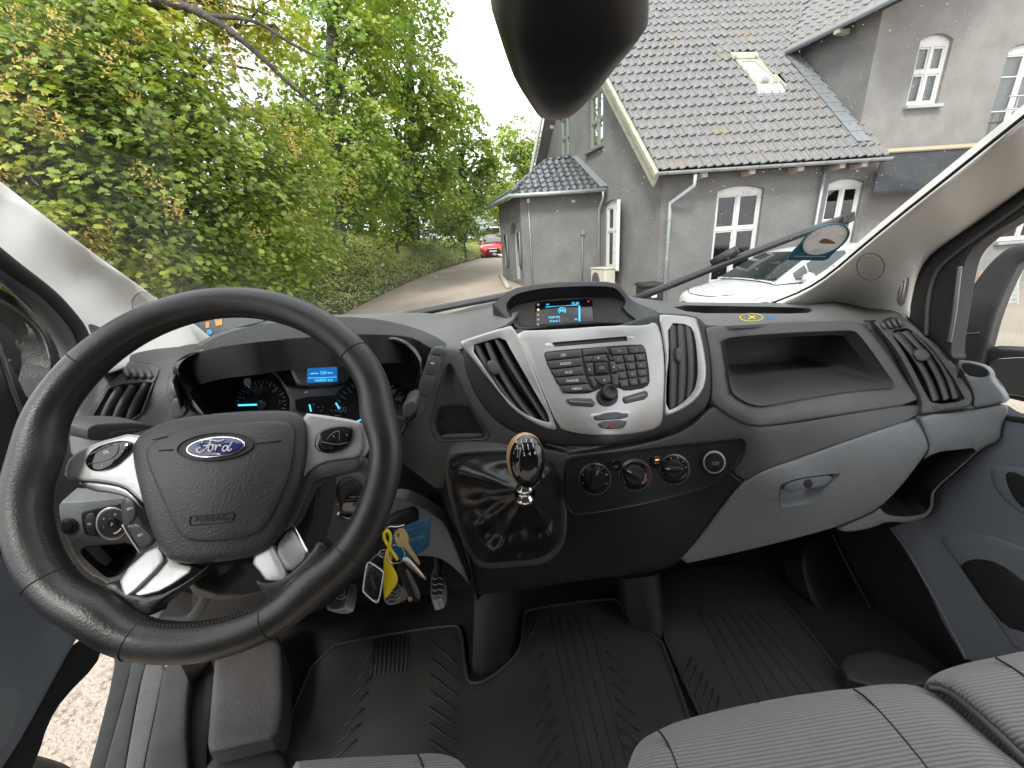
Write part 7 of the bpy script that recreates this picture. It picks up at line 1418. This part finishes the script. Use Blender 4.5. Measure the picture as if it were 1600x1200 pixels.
lay_tiles(proof, R2-hu*.2, hu, bv, bnr, int(np.linalg.norm(R1-R2)/.2)+2, int(bl2/.30), .205, .30, .05, M_tiled, lambda c: inside(np.array([proj(c)]), tri_px)[0], 140)
hv = T2-R2; hl = np.linalg.norm(hv)
for k in range(int(hl/.26)): P = R2+hv*(k*.26+.1)/hl; tube('hip_tile', [P+UP*.05, P+hv/hl*.27+UP*.075], [.085, .07], M_tiled, proof, 8)
for k in range(int(np.linalg.norm(T1-T2)/.26)): P = T2+(T1-T2)/np.linalg.norm(T1-T2)*(k*.26); tube('ridge_tile', [P+UP*.05, P+(T1-T2)/np.linalg.norm(T1-T2)*.27+UP*.07], [.08, .07], M_tiled, proof, 8)
fv = np.cross(T2-R3, R2-R3); fv = fv if fv[2] > 0 else -fv; fv /= np.linalg.norm(fv); ed = (R3-R2)/np.linalg.norm(R3-R2); sv_ = np.cross(fv, ed); sv_ = sv_ if sv_[2] > 0 else -sv_
for k in range(int(np.linalg.norm(R3-R2)/.2)): P = R2+ed*(k*.2+.1); tube('front_tile', [P+fv*.03, P+fv*.03+sv_*.35], .07, M_tiled, proof, 6)
board('lead_verge', R1+UP*.06+(T1-R1)*0, T1+UP*.06, .30, .04, hu, M_lead, proof)
tube('porch_gutter', [R1+fn*.05-UP*.03, R2+fn*.05+bu*.05-UP*.03, R3+bu*.05-UP*.03], .055, M_zinc, house, 10)
P = R1+fn*.0; pipe([P-UP*.05-hu*.08+fn*.05, P-UP*.25-hu*.08+fn*.05, BO-hu*.12+fn*.07+UP*(zE-.5), BO-hu*.12+fn*.07-UP*.3], .035, M_zinc)
def bayp(px, py): return bayS(px, py)+fn*.03
cbl = part('cable_conduit', bayp(832, 440), house); tube('conduit', [bayp(825, 312), bayp(829, 380), bayp(832, 445)], .018, M_zinc, cbl, 6); obox('junction_box', bayp(825, 314), hu*.04, fn*.03, UP*.06, M_wwood, cbl, .005)
cbl = part('cable_conduit', bayp(909, 440), house); tube('conduit', [bayp(910, 368), bayp(909, 445)], .018, M_lead, cbl, 6); obox('junction_box', bayp(910, 363), hu*.06, fn*.04, UP*.08, M_lead, cbl, .008)
# ================================================================ SMALL THINGS OUTSIDE
hp = GabS(958, 432)+gn*.35; hb = thing('heat_pump', (hp[0], hp[1], hp[2]-.4), 'cream outdoor heat pump box under the white gable window', 'heat pump')
M_cr = material('cream_enamel', (.55, .53, .46), .5); obox('case', hp-UP*.05, hg*.42, gn*.17, UP*.30, M_cr, hb, .02); lathe('fan_grille', hp+gn*.17-UP*.06+hg*.1, gn, [(.22, 0), (.22, .015), (.19, .02), (.02, .02)], M_gun, hb, 20); obox('lid', hp+UP*.27, hg*.44, gn*.19, UP*.02, M_cr, hb, .008)
lb = FacS(985, 440)+fn*1.2; bx_ = thing('dark_bin', (lb[0], lb[1], lb[2]-.9), 'dark grey wheeled bin half hidden behind the dash beside the heat pump', 'bin'); obox('body', lb-UP*.5, hu*.22, fn*.25, UP*.5, M_slate, bx_, .03); obox('lid', lb+UP*.03, hu*.25, fn*.28, UP*.035, M_rub, bx_, .02); obox('label_plate', lb-UP*.16+fn*.26, hu*.06, fn*.004, UP*.07, M_wwood, bx_)
kp_ = Gp(np.array([782., 788, 794]), np.array([432., 441, 452])); ks = thing('kerb_edging', kp_[1], 'short pale kerb edging at the foot of the porch', 'kerb'); tube('stone', kp_+np.array([0, 0, .06]), .09, M_barge, ks, 6)
# things through the passenger window
pf = atx(1518, 450, 8.0); st = thing('plank_stack', (pf[0], pf[1], 0), 'stack of reddish brown planks seen through the passenger window', 'planks')
M_pl = material('red_brown_plank', (.30, .22, .17), .8, var=(8, (.38, .30, .24), .4, .7))
for k in range(7):
    y = 430+8*k; A, Bp = atx(1500, y+3, 8.0), atx(1538, y-2, 8.0); obox('plank', (A+Bp)/2, (Bp-A)/2, np.array([.10, .02, 0]), np.array([0, 0, .045]), M_pl, st, .006)
lv_ = atx(1578, 465, 11.0); lo = thing('louvre_shutter', (lv_[0], lv_[1], 0), 'white slatted shutter behind the passenger wing mirror', 'shutter')
for px in (1564, 1592): A, Bp = atx(px, 415, 11.0), atx(px-3, 515, 11.0); Bp = np.array([A[0], A[1], Bp[2]]); obox('frame', (A+Bp)/2, (.03, .06, 0), (.04, -.02, 0), (A-Bp)/2, M_wwood, lo)
for k in range(15): A, Bp = atx(1565, 420+6.5*k, 11.0), atx(1591, 418+6.5*k, 11.0); obox('slat', (A+Bp)/2, (Bp-A)/2, (.02, .01, .01), (0, .005, .035), M_wwood, lo)
# ================================================================ CARS
M_cgl = material('car_glass', (.018, .024, .024), .03, spec=.8, coat=.6)
M_lamp = material('headlight_lens', (.55, .57, .58), .08, spec=.8, coat=.8)
M_tyre = material('tyre_rubber', (.018, .018, .018), .8)
M_rim = material('alloy_rim', (.5, .5, .5), .3, metal=.8)
M_seat = material('pale_car_interior', (.18, .18, .175), .9)
def car(name, label, front, fdir, paint, plate=None, L_=4.35, k=1.0, hz=1.0, group=None):
    """front = ground point under the middle of the front bumper, fdir = travel direction"""
    f = np.array([fdir[0], fdir[1], 0.0]); f /= np.linalg.norm(f); s_ = np.array([-f[1], f[0], 0]); front = np.asarray(front, float)
    T = lambda l, w, z: front-f*l*k+s_*w*k+np.array([0, 0, z*k*hz])
    c = thing(name, T(L_/2, 0, 0), label, 'car', group)
    ls = [0, .05, .16, .40, .80, 1.15, 1.8, 2.6, 3.4, 3.95, L_-.12, L_]; tz = [.55, .70, .775, .845, .915, .975, 1.0, 1.02, 1.04, 1.06, 1.0, .80]; ws_ = [.50, .66, .78, .86, .89, .905, .91, .91, .90, .87, .80, .70]
    V = []; Fc = []; half = [(0, 1.0, .028), (.35, 1.0, .024), (.62, 1.0, .012), (.82, 1.0, -.012), (.93, 1.0, -.05)]
    for l, z, w in zip(ls, tz, ws_):
        pts = [(w*a, z+o) for a, _, o in half]+[(w*.985, z-.13), (w, z*.62+.06), (w*.995, .46), (w*.975, .33), (w*.92, .23), (0, .20)]
        lp = pts+[(-a, b) for a, b in pts[-2:0:-1]]; n_ = len(lp); V += [T(l, a, b) for a, b in lp]
    for i in range(len(ls)-1): Fc += [(i*n_+j, i*n_+(j+1) % n_, (i+1)*n_+(j+1) % n_, (i+1)*n_+j) for j in range(n_)]
    Fc += [tuple(range(n_)), tuple((len(ls)-1)*n_+j for j in range(n_))[::-1]]; mk('body', V, Fc, paint, c)
    gs = [(1.02, .985, .80, .985, .80), (1.30, 1.00, .85, 1.16, .76), (1.65, 1.00, .865, 1.36, .69), (1.98, 1.01, .87, 1.50, .635), (2.3, 1.01, .875, 1.555, .61), (2.9, 1.02, .875, 1.58, .60), (3.5, 1.03, .865, 1.55, .60), (3.95, 1.04, .84, 1.46, .60), (4.22, 1.04, .78, 1.12, .68)]
    V = []; Fc = []
    for l, zb_, wb_, zr_, wr in gs:
        pts = [(-wb_, zb_-.03), (-wb_*.99, zb_+.02), (-(wb_*.35+wr*.65), zb_*.35+zr_*.65-.01), (-wr, zr_-.035), (-wr*.86, zr_), (-wr*.5, zr_+.018), (0, zr_+.024)]; lp = pts+[(-a, b) for a, b in pts[-2::-1]]; n_ = len(lp); V += [T(l, a, b) for a, b in lp]
    for i in range(len(gs)-1): Fc += [(i*n_+j, i*n_+j+1, (i+1)*n_+j+1, (i+1)*n_+j) for j in range(n_-1)]
    Fc += [tuple((len(gs)-1)*n_+j for j in range(n_))]; mk('roof', V, Fc, paint, c)
    def gi(l, a): return np.interp(l, [g[0] for g in gs], [g[a] for g in gs])
    # windscreen, bowed and standing just proud of the roof shell
    V = []; nu_, nv_ = 9, 7
    for i in range(nv_):
        l = 1.06+(1.92-1.06)*i/(nv_-1); zr_ = gi(l, 3); w = gi(l, 4)*.93
        for j in range(nu_): q = -1+2*j/(nu_-1); V.append(T(l-.015, w*q, zr_+.030-.020*q*q))
    mk('windscreen', V, [(i*nu_+j, i*nu_+j+1, (i+1)*nu_+j+1, (i+1)*nu_+j) for i in range(nv_-1) for j in range(nu_-1)], M_cgl, c)
    for sg in (-1, 1):
        def sp(l, t_):  # point on the side glass, t_ 0 at the waist, 1 at the roof
            zb_, wb_, zr_, wr = gi(l, 1), gi(l, 2), gi(l, 3), gi(l, 4); return T(l, sg*((wb_*(1-t_)+wr*t_)+.012+.02*math.sin(math.pi*t_)), (zb_+.03)*(1-t_)+(zr_-.05)*t_)
        for l0, l1, t0 in ((1.36, 1.62, .0), (1.66, 2.50, .0), (2.58, 3.35, .0), (3.42, 3.92, .05)):
            V = []; m_ = 6
            for i in range(m_):
                l = l0+(l1-l0)*i/(m_-1)
                for t_ in (t0+.02, .35, .68, .95): V.append(sp(l, t_))
            mk('side_window', V, [(i*4+j, i*4+j+1, i*4+j+5, i*4+j+4) for i in range(m_-1) for j in range(3)], M_cgl, c)
        mp_ = T(1.50, sg*.99, 1.05); lathe('wing_mirror', mp_, f, [(.02, -.05), (.085, -.04), (.10, .02), (.07, .08), (.02, .10)], paint, c, 14, ref=s_)
        tube('door_seam', [T(l, sg*(.912), z) for l, z in ((1.55, .97), (1.50, .7), (1.56, .36))], .006, M_blk, c, 5); tube('door_seam', [T(l, sg*(.916), z) for l, z in ((2.55, .99), (2.55, .7), (2.5, .36))], .006, M_blk, c, 5)
        obox('door_handle', T(2.35, sg*.92, .90), f*.09*k, s_*.012*k, np.array([0, 0, .015*k]), paint, c, .004)
        # headlight wrapped round the corner
        V = []
        for l, w, z0, z1 in ((.045, .46, .60, .67), (.12, .60, .60, .715), (.24, .72, .62, .755), (.42, .815, .66, .79), (.62, .862, .72, .815), (.80, .868, .78, .815)): V += [T(l-.02, sg*(w+.022), z0), T(l-.025, sg*(w+.024), (z0+z1)/2), T(l+.0, sg*(w-.005), z1+.018)]
        mk('headlight', V, [(i*3+j, i*3+j+1, i*3+j+4, i*3+j+3) for i in range(5) for j in range(2)], M_lamp, c)
        for l in (.78, 3.45):
            w_ = part('wheel', T(l, sg*.80, 0), c); ax_ = s_*sg; cc = T(l, sg*.74, .31); lathe('tyre', cc, ax_, [(.20, -.02), (.30, -.02), (.315, .03), (.315, .13), (.30, .175), (.215, .18), (.20, .16)], M_tyre, w_, 28); lathe('rim', cc, ax_, [(.205, .10), (.205, .165), (.17, .15), (.06, .17), (.02, .17)], M_rim, w_, 20)
    obox('grille', T(-.002, 0, .52), s_*.42*k, f*.02*k, np.array([0, 0, .07*k]), M_blk, c, .01); obox('lower_intake', T(.0, 0, .33), s_*.55*k, f*.03*k, np.array([0, 0, .06*k]), M_blk, c, .01)
    obox('grille_bar', T(-.02, 0, .60), s_*.30*k, f*.012*k, np.array([0, 0, .012*k]), M_chrome, c, .003)
    if plate: obox('number_plate', T(-.03, 0, .44), s_*.26*k, f*.008*k, np.array([0, 0, .055*k]), M_wwood, c, .004)
    tube('bonnet_seam', [T(l, w, z) for l, w, z in ((.30, -.72, .825), (.10, -.40, .765), (.07, 0, .755), (.10, .40, .765), (.30, .72, .825))], .006, M_blk, c, 5, sm=2)
    for q in (-.45, .25): tube('wiper', [T(1.04, q, 1.015), T(1.09, q+.5, 1.06)], .01, M_blk, c, 5)
    return c
M_wp = material('white_car_paint', (.50, .51, .52), .3, coat=.5, var=[(3, (.46, .46, .46), .45, .7), (55, (.22, .22, .21), .70, .76)]); M_rp = material('red_car_paint', (.50, .012, .016), .25, coat=.8)
car('parked_car', 'white car with dirt spots parked in front of the house under the parking disc', (4.22, 7.05, gz(5.5, 7.1)), (-1, -.04), M_wp, k=.96, hz=.93)
yr = 26.0; rx_ = .0645*yr; car('parked_car', 'small red car facing us at the top of the lane', (rx_, yr, gz(rx_, yr)), (-.08, -1), M_rp, plate=True, L_=4.0, k=.92)
# white camper behind the red car
yv = 37.0; cv = thing('camper_van', (.055*yv, yv, gz(1.5, yv)), 'white camper van parked beyond the red car', 'van'); o_ = np.array([.052*yv, yv, gz(1.5, yv)])
obox('living_box', o_+np.array([-.35, 1.5, 1.75]), (1.05, 0, 0), (0, 2.0, 0), (0, 0, 1.05), M_wp, cv, .12); obox('cab', o_+np.array([.3, -.9, 1.15]), (.95, 0, 0), (0, .8, 0), (0, 0, .65), M_wp, cv, .2); obox('cab_window', o_+np.array([.3, -1.62, 1.45]), (.75, 0, 0), (0, .12, .0), (0, 0, .25), M_cgl, cv, .04); obox('side_stripe', o_+np.array([-.35, -.52, 2.1]), (1.0, 0, 0), (0, .01, 0), (0, 0, .05), M_lead, cv)
for q in (-.7, .9): lathe('wheel', o_+np.array([q, -.9, .33]), (1, 0, 0), [(.05, -.1), (.33, -.1), (.33, .1), (.05, .1)], M_tyre, cv, 18)
